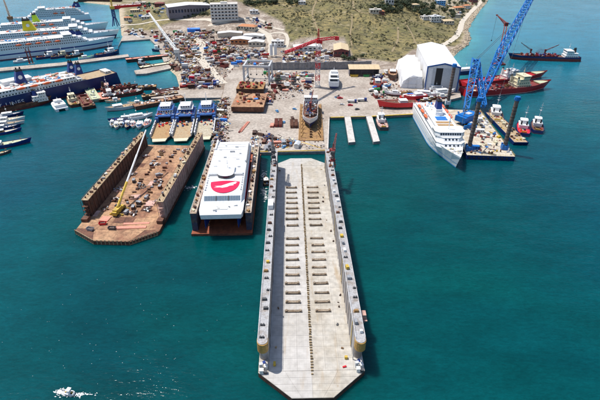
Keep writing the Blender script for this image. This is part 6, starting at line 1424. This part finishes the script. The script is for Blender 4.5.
HS = [(434, 21, 15, 10, 7, 'wallw', 'wgrey', 2, 0, .3, 'white two storey villa with grey flat roof above the coast road'), (447, 23.5, 14, 10, 4.5, 'wallc', 'rooft', 1, 2, .2, 'sand coloured house right of the white villa'), (424, 19, 8, 8, 4, 'wallw', 'concl', 1, 0, .4, 'small pale annexe left of the white villa'),
      (440, 4, 13, 9, 6, 'lblue', 'wallw', 2, 0, .1, 'pale blue house among the trees at the top edge'), (458, 10, 16, 9, 4.5, 'wallc', 'roofo', 1, 2.2, .3, 'long orange roofed house near the coast road'), (466, 8, 10, 8, 4.5, 'wallw', 'roofo', 1, 2, .5, 'small orange roofed house beside the coast road bend'),
      (450, 11, 10, 8, 4, 'wallc', 'rooft', 1, 1.8, .2, 'tan roofed house below the long orange roofed one'), (473, 2, 12, 9, 5, 'wallr', 'roofo', 1, 2, .5, 'dark red walled house by the upper coast road'), (462, 1, 12, 9, 5, 'wallw', 'roofo', 2, 2, .2, 'white house with orange roof at the top edge'),
      (456, 17, 9, 8, 4.2, 'wallc', 'concl', 1, 0, .3, 'cream flat roofed house left of the coast road'), (375, 13, 14, 8, 5, 'wallc', 'concl', 1, 0, .1, 'lone cream house on the hill beside the track'), (389, 3.5, 11, 9, 6, 'wallw', 'lblue', 1, 0, 0, 'small white house with pale blue roof on the hilltop'), (381, 14, 7, 6, 4, 'wallr', 'roofo', 1, 1.5, .2, 'tiny red hut right of the lone cream house'),
      (302, 4, 9, 7, 4, 'wallw', 'roofw', 1, 0, 0, 'tiny white hut at the end of the hill track'), (254, 13, 10, 7, 3.5, 'wallw', 'wgrey', 1, 0, .1, 'small pale hut on the open slope right of the office block'), (414, 7, 11, 8, 4, 'wallc', 'rooft', 1, 1.5, .3, 'tan hut between the trees at the top edge'),
      (135, 12, 12, 8, 4, 'wallc', 'rooft', 1, 1.5, .2, 'tan workshop near the navy portal crane'), (146, 19, 10, 7, 4, 'wallw', 'roofw', 1, 0, .2, 'small white workshop beside the hill road'), (160, 6, 14, 9, 5, 'wallr', 'dred', 1, 2, .1, 'dark red shed at the top left of the slope'), (128, 20, 9, 7, 4, 'wallc', 'roofo', 1, 1.5, .2, 'orange roofed hut close to the far basin'), (141, 5, 16, 9, 5, 'wallc', 'concl', 1, 0, .1, 'flat roofed cream depot at the top left')]
for (px, py, L, W, H, wl, rf, st, pit, a, lb) in HS: block(lb, at(px, py), a, L * 1.3, W * 1.3, H * 1.15, wl, rf, 'house', 'house', 'houses on the slope', st, 3 if L < 12 else 4, pit)
barge('dark freighter hull moored beyond the ferries at the top edge', 121, 2.5, 80, 1.5, B=16, D=6, top='drust', deck='dred', gear=18, name='freighter', cat='ship', gh=5)
barge('long red hull lying by the far shore right of the freighter', 133, 7.5, 119, 8.5, L=60, B=12, D=6, top='bred', deck='whited', gear=10, name='freighter', cat='ship', gh=4)

# ================================================================== YARD CLUTTER: counted things in named places
PROTO = {}
def proto(kind, m):
    k = (kind, m)
    if k in PROTO: return PROTO[k]
    r = obj(kind, None, None, (0, 0, -500)); r['category'] = kind.replace('_', ' ')
    if kind == 'shipping_container':
        L, W, H = 6.1, 2.44, 2.6; n = 16; pts = []
        def side(y, o): return [(-L / 2 + L * i / n, y + (o if (i // 1) % 2 else 0)) for i in range(n + 1)]
        ring = side(-W / 2, .08) + side(W / 2, -.08)[::-1]
        MB().prism(ring, .12, H).build('body', M[m], r); MB().box(-L / 2 - .02, L / 2 + .02, -W / 2 - .02, W / 2 + .02, H, H + .08).build('roof', M[m], r)
        for y in (-W / 4, W / 4): MB().box(L / 2 + .03, L / 2 + .1, y - .56, y + .56, .25, H - .15).build('door', M[m], r)
    elif kind == 'car':
        MB().rings([[(x, y, z) for x, z in ((-2.1, .35), (2.1, .35), (2.15, .8), (1.2, .95), (-1.9, .98), (-2.15, .8))] for y in (-.85, .85)]).build('body', M[m], r)
        MB().rings([[(x, y, z) for x, z in ((-1.75, .97), (1.1, .95), (.5, 1.42), (-1.3, 1.45))] for y in (-.72, .72)]).build('cabin', M['glass'], r)
        MB().box(-1.25, .45, -.7, .7, 1.44, 1.5).build('roof', M[m], r)
        for x in (-1.3, 1.35):
            for s_ in (-1, 1): MB().tube((x, s_ * .7, .33), (x, s_ * .9, .33), .33, 9).build('wheel', M['black'], r)
    elif kind == 'lorry':
        MB().prism([(2.2, -1.2), (4.2, -1.2), (4.2, 1.2), (2.2, 1.2)], .7, 2.9).build('cab', M[m], r); MB().box(4.18, 4.24, -1, 1, 1.8, 2.6).build('windscreen', M['glass'], r)
        MB().box(-4.2, 2.0, -1.25, 1.25, 1.0, 1.3).build('load_bed', M['dgrey'], r); MB().box(-4.0, 1.6, -1.15, 1.15, 1.3, 2.5).build('load', M['whited' if m != 'whited' else 'rust'], r)
        for x in (-3.2, -2.1, 3.2):
            for s_ in (-1, 1): MB().tube((x, s_ * .85, .5), (x, s_ * 1.22, .5), .5, 9).build('wheel', M['black'], r)
    elif kind == 'stored_boat':
        hull(r, 10, 3.2, 2.6, .0, m, 'boot', 'cream', flare=.4, sheer=.35, rake=.07, bow=.5, stern=.2, sternw=.8, bul=.4, bootz=1.3, ns=9)
        house(r, -2.6, 1.4, 1.0, 2.2, 3.9, 'white', 'white', sl=.5, win=(1.2, .7, .6), name='cabin', roofo=.15)
        MB().box(-3, -2.4, -1.4, 1.4, -.02, .9).box(1.8, 2.4, -1.2, 1.2, -.02, .9).build('stand', M['wood'], r)
    elif kind == 'site_hut':
        MB().box(-2.8, 2.8, -1.5, 1.5, 0, 2.6).build('wall', M[m], r); MB().prism([(-3, -1.8), (3, -1.8), (3, 1.8), (-3, 1.8)], 2.6, 3.2, 0, None, [(-3, -.2), (3, -.2), (3, .2), (-3, .2)]).build('roof', M['wgrey'], r)
        MB().box(-1.9, -1.0, -1.56, -1.5, 0, 2).build('door', M['wood'], r); MB().box(.6, 1.8, -1.56, -1.5, 1, 1.9).build('window', M['glass'], r)
    elif kind == 'storage_tank':
        MB().tube((-3, 0, 1.7), (3, 0, 1.7), 1.25, 12).tube((-3.4, 0, 1.7), (-3, 0, 1.7), .8, 12, 0, 1.25).tube((3, 0, 1.7), (3.4, 0, 1.7), 1.25, 12, 0, .8).build('shell', M[m], r)
        for x in (-1.9, 1.9): MB().box(x - .25, x + .25, -1, 1, 0, .9).build('saddle', M['grey'], r)
        MB().tube((0, 0, 2.9), (0, 0, 3.3), .4, 8).build('manhole', M['grey'], r)
    elif kind == 'pipe_stack':
        for i, (y, z) in enumerate([(-1.2, .4), (-.4, .4), (.4, .4), (1.2, .4), (-.8, 1.08), (0, 1.08), (.8, 1.08), (-.4, 1.76), (.4, 1.76)]): MB().tube((-3.4 + .2 * (i % 3), y, z), (3.4 - .15 * (i % 2), y, z), .39, 8).build('pipe', M[m], r)
    elif kind == 'plate_stack':
        q = random.Random(3)
        for i in range(6): MB().rbox(q.uniform(-.3, .3), q.uniform(-.2, .2), i * .28, 5.5, 2.6, .22, q.uniform(-.08, .08)).build('plate', M[m], r)
    elif kind == 'ship_block':
        MB().box(-4, 4, -3, 3, .4, .7).build('bottom_plate', M[m], r)
        for x in (-4, 3.75): MB().box(x, x + .25, -3, 3, .7, 4.2).build('side_plate', M[m], r)
        for kk in range(5): MB().box(-3.7, 3.7, -2.9 + kk * 1.4, -2.75 + kk * 1.4, .7, 2.6).build('frame', M[m], r)
        MB().box(-4.1, 4.1, -3, .4, 4.2, 4.4).build('deck_plate', M['drust' if m != 'drust' else 'rust'], r)
    elif kind == 'excavator':
        for y in (-1.2, 1.2): MB().rings([[(x, yy, z) for x, z in ((-1.9, .15), (-2.1, .5), (-1.9, .85), (1.9, .85), (2.1, .5), (1.9, .15))] for yy in (y - .3, y + .3)]).build('track', M['black'], r)
        MB().box(-2.2, 1.3, -1.2, 1.2, .9, 2.1).build('house', M[m], r); MB().box(0, 1.4, .3, 1.2, 2.1, 3.0).build('cab', M['glass'], r)
        MB().tube((1.2, -.2, 1.8), (4.2, -.2, 4.4), .28, 5).build('boom', M[m], r); MB().tube((4.2, -.2, 4.4), (6.0, -.2, 2.0), .22, 5).build('stick', M[m], r); MB().rbox(6.0, -.2, 1.1, .9, 1.1, 1.0).build('bucket', M['dgrey'], r)
    PROTO[k] = r; return r
PLACED = []
def free(x, y, r):
    for a, b, c in PLACED:
        if (a - x) ** 2 + (b - y) ** 2 < (c + r) ** 2: return False
    return True
# keep clear of what already stands on the land
for o in list(COL.objects):
    if o.parent is None and 'label' in o:
        k = o.get('name', ''); PLACED.append((o.location[0], o.location[1], {'building': 16, 'shed': 10, 'house': 8, 'crane': 4}.get(o.get('category'), 4)))
for (px, py, rad) in ((247, 108, 17), (247, 100, 17), (249, 92, 15), (257, 80, 12), (311, 138, 12), (310, 128, 12), (310, 118, 12), (310, 108, 12), (310, 98, 10), (334, 90, 9), (333, 80, 9), (333, 72, 7), (395, 106, 20), (385, 106, 8), (411, 80, 14), (412, 70, 12), (438, 80, 18), (437, 68, 18), (438, 58, 14), (393, 78, 11), (364, 70, 17), (355, 72, 10), (373, 72, 10), (190, 14, 35), (175, 15, 12), (206, 13, 12), (225, 17, 24), (230, 35, 14), (220, 36, 9), (240, 41, 14), (253, 37, 13), (256, 44, 10), (247, 28, 14), (341, 53, 12), (341, 48, 12), (300, 48, 10), (316, 48, 10)):
    x, y, z = at(px, py); PLACED.append((x, y, rad))
SIZE = dict(shipping_container=3.2, car=2.3, lorry=4.2, stored_boat=4.6, site_hut=3.1, storage_tank=3.3, pipe_stack=3.4, plate_stack=3.0, ship_block=4.4, excavator=3.4, scrap_heap=3.0)
COLN = dict(bred='bright red', dred='dull red', white='white', whited='grubby white', navyf='navy', blue='blue', tarp='bright blue', green='green', ochre='ochre', rust='rusty', drust='dark rusty', grey='grey', dgrey='dark grey', cream='cream', orange='orange', yellow='yellow', wgrey='pale grey', wood='brown', salmon='salmon', tan='tan', lblue='light blue')
KINDC = dict(shipping_container=['bred', 'dred', 'navyf', 'white', 'ochre', 'rust', 'grey', 'green', 'tarp', 'whited', 'wgrey'], car=['white', 'dgrey', 'bred', 'wgrey', 'navyf', 'lblue'], lorry=['white', 'bred', 'navyf', 'yellow'], stored_boat=['white', 'navyf', 'bred', 'wood', 'lblue', 'whited'], site_hut=['cream', 'white', 'lblue', 'tan', 'wgrey'],
             storage_tank=['rust', 'whited', 'grey', 'dred'], pipe_stack=['rust', 'grey', 'dred', 'drust'], plate_stack=['rust', 'salmon', 'drust', 'grey'], ship_block=['rust', 'dred', 'drust', 'salmon'], excavator=['yellow', 'ochre'], scrap_heap=['a', 'b', 'c', 'd'])
HEAPM = dict(a=(['drust', 'rust', 'dgrey', 'navyf'], 'dark rusty'), b=(['whited', 'grey', 'rust', 'cream', 'lblue'], 'pale mixed'), c=(['dred', 'rust', 'orange', 'whited', 'dgrey'], 'reddish'), d=(['ochre', 'wood', 'tan', 'drust', 'grey'], 'brown'))
NAMES = dict(scrap_heap='heap of scrap', site_hut='site hut', ship_block='ship block', stored_boat='small boat on stands', pipe_stack='stack of pipes', plate_stack='stack of steel plates', shipping_container='container')
HEAPME = {}
def inpoly(x, y, P):
    c = False; n = len(P)
    for i in range(n):
        ax, ay = P[i]; bx, by = P[(i + 1) % n]
        if (ay > y) != (by > y) and x < (bx - ax) * (y - ay) / (by - ay) + ax: c = not c
    return c
def zone(where, poly, n, weights, seed, amain, quayz=False):
    q = random.Random(seed); xs_ = [p[0] for p in poly]; ys_ = [p[1] for p in poly]; ks = list(weights); ws = [weights[k] for k in ks]; done = 0; tries = 0
    yl, yh = min(ys_), max(ys_); zl, zh = flat(300, yh)[1], flat(300, yl)[1]
    while done < n and tries < n * 30:
        tries += 1; Y = q.uniform(zl, zh); py = topx(0, Y)[1]; px = q.uniform(min(xs_), max(xs_))
        if not inpoly(px, py, poly): continue
        k = q.choices(ks, ws)[0]; x, y, z = aq(px, py) if quayz else at(px, py)
        if quayz is None: pass
        r = SIZE[k] * .78
        if not free(x, y, r): continue
        PLACED.append((x, y, r)); a = amain + q.choice([0, pi / 2, 0]) + q.gauss(0, .25); m_ = q.choice(KINDC[k]); done += 1
        if not quayz: z = max(z, 2.0)
        if k == 'scrap_heap':
            ms, cn = HEAPM[m_]; key = (m_, q.randrange(3))
            o = None
            if key not in HEAPME:
                hq = random.Random(hash(key) if False else ord(m_) * 7 + key[1]); mb = MB()
                for i in range(34):
                    d = 3.2 * hq.random() ** .6; an = hq.uniform(0, 2 * pi); hx_, hy_ = d * cos(an), d * sin(an); top = 2.0 * max(.05, 1 - (d / 3.2) ** 1.4); hz = hq.uniform(-.2, top); mi = hq.randrange(len(ms))
                    if hq.random() < .3: l = hq.uniform(.8, 2.6); mb.tube((hx_, hy_, hz), (hx_ + l * cos(an * 3), hy_ + l * sin(an * 3), hz + hq.uniform(0, 1.2)), hq.uniform(.06, .2), 4, mi)
                    else: mb.rbox(hx_, hy_, hz, hq.uniform(.5, 2.2), hq.uniform(.4, 1.5), hq.uniform(.25, 1.0), hq.uniform(0, 3), mi, tilt=hq.uniform(-.5, .5))
                HEAPME[key] = mb.mesh('scrap_heap', [M[t] for t in ms])
            o = obj('scrap_heap', HEAPME[key], None, (x, y, z), q.uniform(0, 6)); sc = q.uniform(.7, 1.25); o.scale = (sc, sc, q.uniform(.7, 1.3))
            tag(o, cn + ' heap of scrap ' + where, 'scrap heap', 'scrap heaps ' + where)
        else:
            lift = 0
            c = clone(proto(k, m_), (x, y, z), a, COLN[m_] + ' ' + NAMES.get(k, k.replace('_', ' ')) + ' ' + where, k.replace('_', ' ') + 's ' + where, q.uniform(.85, 1.15))
            if k == 'shipping_container' and q.random() < .25:
                c2 = clone(proto(k, q.choice(KINDC[k])), (x, y, z + 2.68 * c.scale[2]), a + q.gauss(0, .04), None, k.replace('_', ' ') + 's ' + where, c.scale[0])
                mm = c2.children[0].data.materials[0] if c2.children else None
                nm = [n_ for n_ in COLN if mm is not None and M[n_] == mm]; c2['label'] = (COLN[nm[0]] if nm else 'coloured') + ' container stacked on another ' + where
SC = dict(scrap_heap=5, shipping_container=2.2, plate_stack=2, pipe_stack=1.4, ship_block=1.6, lorry=.8, stored_boat=.8, storage_tank=.8, excavator=.3, site_hut=.6, car=.8)
WS = dict(scrap_heap=3, shipping_container=3, car=2.5, lorry=1.2, site_hut=1.2, storage_tank=.8, pipe_stack=.8, plate_stack=1, stored_boat=1)
zone('in the scrapyard above the cove', [(163, 42), (196, 38), (200, 55), (196, 68), (180, 74), (170, 64)], 88, SC, 1, .2)
zone('behind the open deck ferries', [(184, 72), (196, 67), (206, 70), (221, 86), (210, 88.5), (182, 88.5)], 62, SC, 2, .1)
zone('in the crowded middle yard', [(205, 42), (226, 40), (240, 50), (232, 62), (225, 68), (212, 66), (204, 54)], 72, SC, 3, .4)
zone('behind the grey portal', [(240, 50), (266, 50), (270, 58), (262, 66), (240, 66), (230, 70)], 50, WS, 4, -.1)
zone('below the grass slope', [(160, 34), (196, 30), (214, 32), (222, 38), (200, 39), (162, 42)], 54, WS, 5, .15)
zone('beside the catamaran dock', [(223, 98), (230, 98), (226, 120), (224, 149), (213, 150), (216, 130)], 34, dict(scrap_heap=4, plate_stack=1, pipe_stack=1, site_hut=.6, shipping_container=.8, car=.6), 6, 1.4, True)
zone('under the retaining wall', [(266, 74), (312, 73), (312, 88), (300, 93), (272, 90)], 44, dict(scrap_heap=3, shipping_container=2, site_hut=1, lorry=1, plate_stack=1, ship_block=1), 7, 0, True)
zone('right of the open tan store', [(371, 76), (388, 72), (388, 92), (384, 98), (372, 98)], 24, dict(scrap_heap=3, shipping_container=2, stored_boat=2, lorry=.5, car=.6), 8, .2, True)
zone('on the quay before the white hall', [(402, 92), (450, 92), (454, 96), (424, 104), (404, 108)], 26, dict(scrap_heap=3, stored_boat=3, car=1, shipping_container=1), 9, .1, True)
zone('at the head of the long dock', [(254, 132), (298, 142), (299, 149), (254, 149.5)], 20, dict(scrap_heap=3, plate_stack=1, car=1, site_hut=.7, pipe_stack=1), 10, 0, True)
zone('behind the ochre hull section', [(262, 92), (276, 92), (272, 106), (264, 108)], 12, dict(scrap_heap=3, pipe_stack=2, plate_stack=1), 11, .2, True)
zone('behind the retaining wall', [(282, 52), (334, 50), (338, 62), (284, 64)], 40, WS, 12, 0)
zone('beside the far basin', [(124, 30), (156, 30), (162, 40), (168, 52), (160, 44), (150, 37), (126, 36)], 24, WS, 13, .1)
zone('at the top left depot', [(124, 6), (160, 3), (168, 14), (130, 24)], 34, dict(car=4, lorry=1.5, shipping_container=3, scrap_heap=1), 14, .2)
zone('along the bend of the hill road', [(240, 16), (262, 20), (274, 27), (268, 32), (250, 22)], 18, dict(car=4, lorry=1, shipping_container=1), 15, -.4)
zone('by the coast road houses', [(440, 6), (476, 3), (466, 16), (458, 26), (444, 26)], 18, dict(car=4, site_hut=1), 16, .4)
zone('on the grey apron near the slip', [(286, 104), (298, 104), (296, 138), (270, 132), (272, 112)], 5, dict(car=2, plate_stack=1), 17, 0, True)
zone('by the two finger piers', [(332, 96), (370, 98), (370, 112), (332, 113)], 7, dict(car=2, scrap_heap=1, lorry=1), 18, 0, True)
def litter(name, poly, n, mats, seed, quayz=False, smax=1.6):
    q = random.Random(seed); mb = MB(); xs_ = [p[0] for p in poly]; ys_ = [p[1] for p in poly]; zl, zh = flat(300, max(ys_))[1], flat(300, min(ys_))[1]; k = 0
    while k < n:
        Y = q.uniform(zl, zh); py = topx(0, Y)[1]; px = q.uniform(min(xs_), max(xs_)); k += 1
        if not inpoly(px, py, poly): continue
        x, y, z = aq(px, py) if quayz else at(px, py); z = max(z, 2.0); mi = q.randrange(len(mats)); s0 = q.uniform(.3, smax)
        if q.random() < .7: mb.rbox(x, y, z - .05, s0, s0 * q.uniform(.3, 1), q.uniform(.15, 1.1), q.uniform(0, 3), mi, tilt=q.uniform(-.2, .2))
        else: l = q.uniform(1, 4); a = q.uniform(0, 3); mb.tube((x, y, z + .15), (x + l * cos(a), y + l * sin(a), z + q.uniform(.15, .6)), q.uniform(.08, .2), 4, mi)
    o = mb.build(name, [M[m] for m in mats]); o['kind'] = 'stuff'
LM = ['rust', 'drust', 'dgrey', 'whited', 'dred', 'wood', 'grey', 'rust', 'drust', 'rust', 'drust', 'wgrey', 'rustpink']
litter('scrap_litter', [(160, 36), (214, 30), (236, 40), (262, 52), (236, 66), (222, 84), (212, 89), (182, 89), (184, 76), (168, 62), (164, 46)], 5200, LM, 1)
litter('scrap_litter', [(264, 72), (312, 72), (314, 88), (300, 96), (266, 104)], 620, LM, 2, True)
litter('scrap_litter', [(214, 100), (231, 98), (228, 149), (212, 150)], 420, LM, 3, True)
litter('scrap_litter', [(370, 74), (400, 72), (402, 110), (378, 96)], 420, LM, 4, True)
litter('scrap_litter', [(252, 128), (300, 140), (326, 142), (326, 149), (252, 150)], 260, LM, 5, True, 1.2)
litter('scrap_litter', [(282, 50), (338, 50), (338, 64), (284, 66)], 700, LM, 6)
# a few things of their own kind
def beams(label, px, py, a, L, m, n=3):
    r = thing('steel_beams', label, 'steel beams', aq(px, py), a, 'red beams on the apron')
    for k in range(n): MB().box(-L / 2 + k * .3, L / 2 - k * .2, -1.1 + k * .85, -.6 + k * .85, 0, .7).build('beam', M[m], r)
beams('longer pair of dull red beams lying on the quay apron', 244.5, 127, radians(78), 22, 'salmon'); beams('shorter red beams left of the longer ones on the apron', 240.5, 130, radians(80), 12, 'dred', 2)
for i, (px, py) in enumerate(((278.5, 124), (294, 125))):
    X, Y, Z = aq(px, py); r = thing('steel_cradle', ['left', 'right'][i] + ' one of two rusty steel cradles on the apron beside the slip', 'cradle', (X, Y, Z), .02, 'rusty cradles')
    for x in (-3, 0.4): MB().box(x, x + 2.6, -7, 7, .3, 2.2).build('box_girder', M['dred' if i == 0 else 'rust'], r)
    for k in range(6): MB().box(-3.4, 3.4, -6.6 + k * 2.5, -6.0 + k * 2.5, 2.2, 2.6).build('cross_bar', M['rust'], r)
X, Y, Z = at(194, 31.5); r = thing('tarpaulin_shelter', 'bright blue tarpaulin shelter below the grass slope', 'shelter', (X, Y, Z), .1)
MB().rings([[(-9, y, z) for y, z in ((-4, 0), (-3.4, 4.2), (0, 5.4), (3.4, 4.2), (4, 0))], [(9, y, z) for y, z in ((-4, 0), (-3.4, 4.2), (0, 5.4), (3.4, 4.2), (4, 0))]], cap=False, closed=False).build('cover', M['tarp'], r)
for x in (-8.8, 0, 8.8): MB().tube((x, -3.6, -.5), (x, -3.3, 4.2), .15, 5).tube((x, 3.6, -.5), (x, 3.3, 4.2), .15, 5).build('hoop', M['grey'], r)
for k in list(PROTO.values()):
    for c in list(k.children):
        for g in list(c.children): bpy.data.objects.remove(g)
        bpy.data.objects.remove(c)
    bpy.data.objects.remove(k)

# ================================================================== VEGETATION
def crown_mesh(seed, n, m, hgt=1.0, clumps=7):
    q = random.Random(seed); mb = MB(); cl = []
    for i in range(clumps): a = q.uniform(0, 2 * pi); d = q.uniform(.15, .62); cl.append((d * cos(a), d * sin(a), q.uniform(.45, .95) * hgt, q.uniform(.28, .48)))
    for i in range(n):
        cx, cy, cz, cr = q.choice(cl); v = Vector((q.gauss(0, 1), q.gauss(0, 1), q.gauss(0, .8))).normalized() * cr * q.uniform(.65, 1.08)
        p = Vector((cx, cy, cz)) + v; s0 = q.uniform(.07, .15); nrm = (v.normalized() + Vector((q.uniform(-.5, .5), q.uniform(-.5, .5), q.uniform(0, .7)))).normalized(); u = nrm.orthogonal().normalized(); w_ = nrm.cross(u)
        a = q.uniform(0, 3); u, w_ = u * cos(a) + w_ * sin(a), w_ * cos(a) - u * sin(a)
        mb.face([p - u * s0, p + w_ * s0 * .6, p + u * s0, p - w_ * s0 * .6])
    return mb.mesh('crown', M[m])
def trunk_mesh(seed):
    q = random.Random(seed); mb = MB(); mb.tube((0, 0, -.1), (.02, .01, .5), .07, 6, 0, .045)
    for i in range(5): a = i * 1.3; mb.tube((.02, .01, .35 + .03 * i), (.4 * cos(a), .4 * sin(a), .72), .03, 4, 0, .012)
    return mb.mesh('trunk', M['bark'])
CR = [crown_mesh(i, 230, 'leaf' if i < 4 else 'leaf2') for i in range(6)]; TR = [trunk_mesh(i) for i in range(3)]
def tree(label, px, py, rad, group, kind=None, zs=1.0):
    k = random.randrange(4) if kind is None else kind; x, y, z = at(px, py)
    r = thing('tree', label, 'tree', (x, y, z), random.uniform(0, 6), group); r.scale = (rad, rad, rad * random.uniform(.9, 1.2) * zs)
    obj('trunk', random.choice(TR), r); obj('crown', CR[k], r)
def grove(where, pts, n, rmin, rmax, seed, sx=2, sy=.8):
    q = random.Random(seed)
    for i in range(n):
        px, py = q.choice(pts); k = q.randrange(6); rd = q.uniform(rmin, rmax); tree(('large ' if rd > rmin + .66 * (rmax - rmin) else 'small ' if rd < rmin + .33 * (rmax - rmin) else 'middling ') + ('dark green' if k < 4 else 'olive') + ' tree ' + where, q.gauss(px, sx), q.gauss(py, sy), rd, 'trees ' + where, k)
grove('behind the open tan store', [(344, 60), (350, 60), (357, 59)], 11, 3.2, 5.2, 1, 2, 1.2)
grove('around the lone house on the hill', [(372, 10), (380, 8), (388, 10), (384, 12), (394, 12)], 34, 4, 7, 2, 4, 1.6)
grove('on the hilltop left of the villa', [(404, 4), (412, 4), (420, 8), (408, 8), (400, 6)], 46, 4.5, 8, 3, 5, 2.2)
grove('around the white villa', [(416, 15), (424, 14), (428, 15), (440, 17), (454, 16), (430, 9), (445, 11)], 40, 4, 7, 4, 3, 1.4)
grove('between the coast houses', [(460, 14), (455, 5), (448, 4), (470, 5), (436, 3), (480, 2)], 26, 3.5, 6, 5, 3, 1.4)
grove('in a row right of the office block', [(246, 5), (253, 5), (260, 4.5), (267, 4), (274, 3.5)], 34, 4, 6.5, 6, 3, .5)
grove('at the end of the hill track', [(288, 3), (294, 3.5), (299, 2)], 18, 4, 6, 7, 3, .8)
grove('in front of the grey purple shed', [(182, 17.5), (190, 17), (198, 16), (206, 14.5)], 26, 2.2, 3.6, 8, 3, .5)
grove('between the depots at the top left', [(146, 8), (150, 5), (140, 3), (166, 12), (156, 15), (200, 2), (206, 4), (130, 4)], 26, 3, 5.5, 9, 3, 1)
grove('beside the gatehouse road', [(268, 25), (246, 32), (236, 30), (215, 32)], 9, 2, 3.5, 10, 3, 1)
# hill scrub: low bushes nobody could count
def scrub():
    q = random.Random(9); mb = MB(); n = 0; pts = []
    while n < 15000:
        X = q.uniform(-190, 420); Y = q.uniform(540, 1080); pts.append((X, Y)); n += 1
    P = np.array(pts); A = land_attr(P[:, 0], P[:, 1], 0); d = land_sd(P[:, 0], P[:, 1]); Hh = height(P[:, 0], P[:, 1])
    dens = np.sin(P[:, 0] * .045 + 2 * np.sin(P[:, 1] * .02)) * np.sin(P[:, 1] * .037 + 1.5 * np.sin(P[:, 0] * .03)) + .5 * np.sin(P[:, 0] * .13 + 1) * np.sin(P[:, 1] * .11)
    BIG = np.array([p for p in PLACED if p[2] > 6])
    for i in range(len(pts)):
        if A[i, 0] < .75 or d[i] < 16 or q.random() > .42 + .42 * dens[i]: continue
        if ((BIG[:, 0] - pts[i][0]) ** 2 + (BIG[:, 1] - pts[i][1]) ** 2 < BIG[:, 2] ** 2).any(): continue
        s0 = q.uniform(.6, 2.0) * (1.3 if q.random() < .15 else 1); x, y = pts[i]; z = Hh[i]
        for k in range(9):
            a = q.uniform(0, 2 * pi); rr_ = s0 * q.uniform(.2, .95); p = Vector((x + rr_ * cos(a), y + rr_ * sin(a), z + s0 * q.uniform(.1, .8))); u = Vector((q.uniform(-1, 1), q.uniform(-1, 1), q.uniform(-.4, .6))).normalized() * s0 * .55; w_ = u.cross(Vector((cos(a), sin(a), 1.2))).normalized() * s0 * .4
            mb.face([p - u, p + w_, p + u, p - w_])
    o = mb.build('hill_scrub', M['scrub']); o['kind'] = 'stuff'
scrub()
# shore rocks along the right coast
def rocks():
    q = random.Random(21); mb = MB(); C = [(452, 54), (459, 49), (467, 44), (470, 37), (467, 29), (472, 20), (479, 10), (486, 2), (490, -5)]
    for i in range(420):
        k = q.randrange(len(C) - 1); t = q.random(); px = C[k][0] + (C[k + 1][0] - C[k][0]) * t; py = C[k][1] + (C[k + 1][1] - C[k][1]) * t
        X, Y = flat(px, py, 1); X -= q.uniform(-3, 8); s0 = q.uniform(.5, 2.0); z = float(hq_(X, Y)); n = 6
        R = [[(X + s0 * e * q.uniform(.8, 1.2) * cos(a * pi / 3), Y + s0 * e * q.uniform(.8, 1.2) * sin(a * pi / 3), z + s0 * h) for a in range(n)] for e, h in ((1, -.5), (.9, .25), (.45, .65))]
        mb.rings(R)
    o = mb.build('shore_rocks', M['stone']); o['kind'] = 'stuff'
rocks()

# ================================================================== LABELS: where look-alikes share one, say which by place
def finish_labels():
    bpy.context.view_layer.update(); by = {}
    for o in COL.objects:
        if o.parent is None and 'label' in o: by.setdefault(o['label'], []).append(o)
    ORD = ['', 'second', 'third', 'fourth', 'fifth', 'sixth', 'seventh', 'eighth', 'ninth', 'tenth']
    for lb, os_ in by.items():
        n = len(os_)
        if n == 1: continue
        if n > 20: continue
        os_.sort(key=lambda o: topx(*o.location)[0])
        for i, o in enumerate(os_):
            if i == 0: t = ', leftmost' if n > 2 else ', the left one'
            elif i == n - 1: t = ', rightmost' if n > 2 else ', the right one'
            elif i < (n + 1) // 2: t = ', ' + ORD[i] + ' from left'
            else: t = ', ' + ORD[n - 1 - i] + ' from right'
            o['label'] = lb + t
finish_labels()
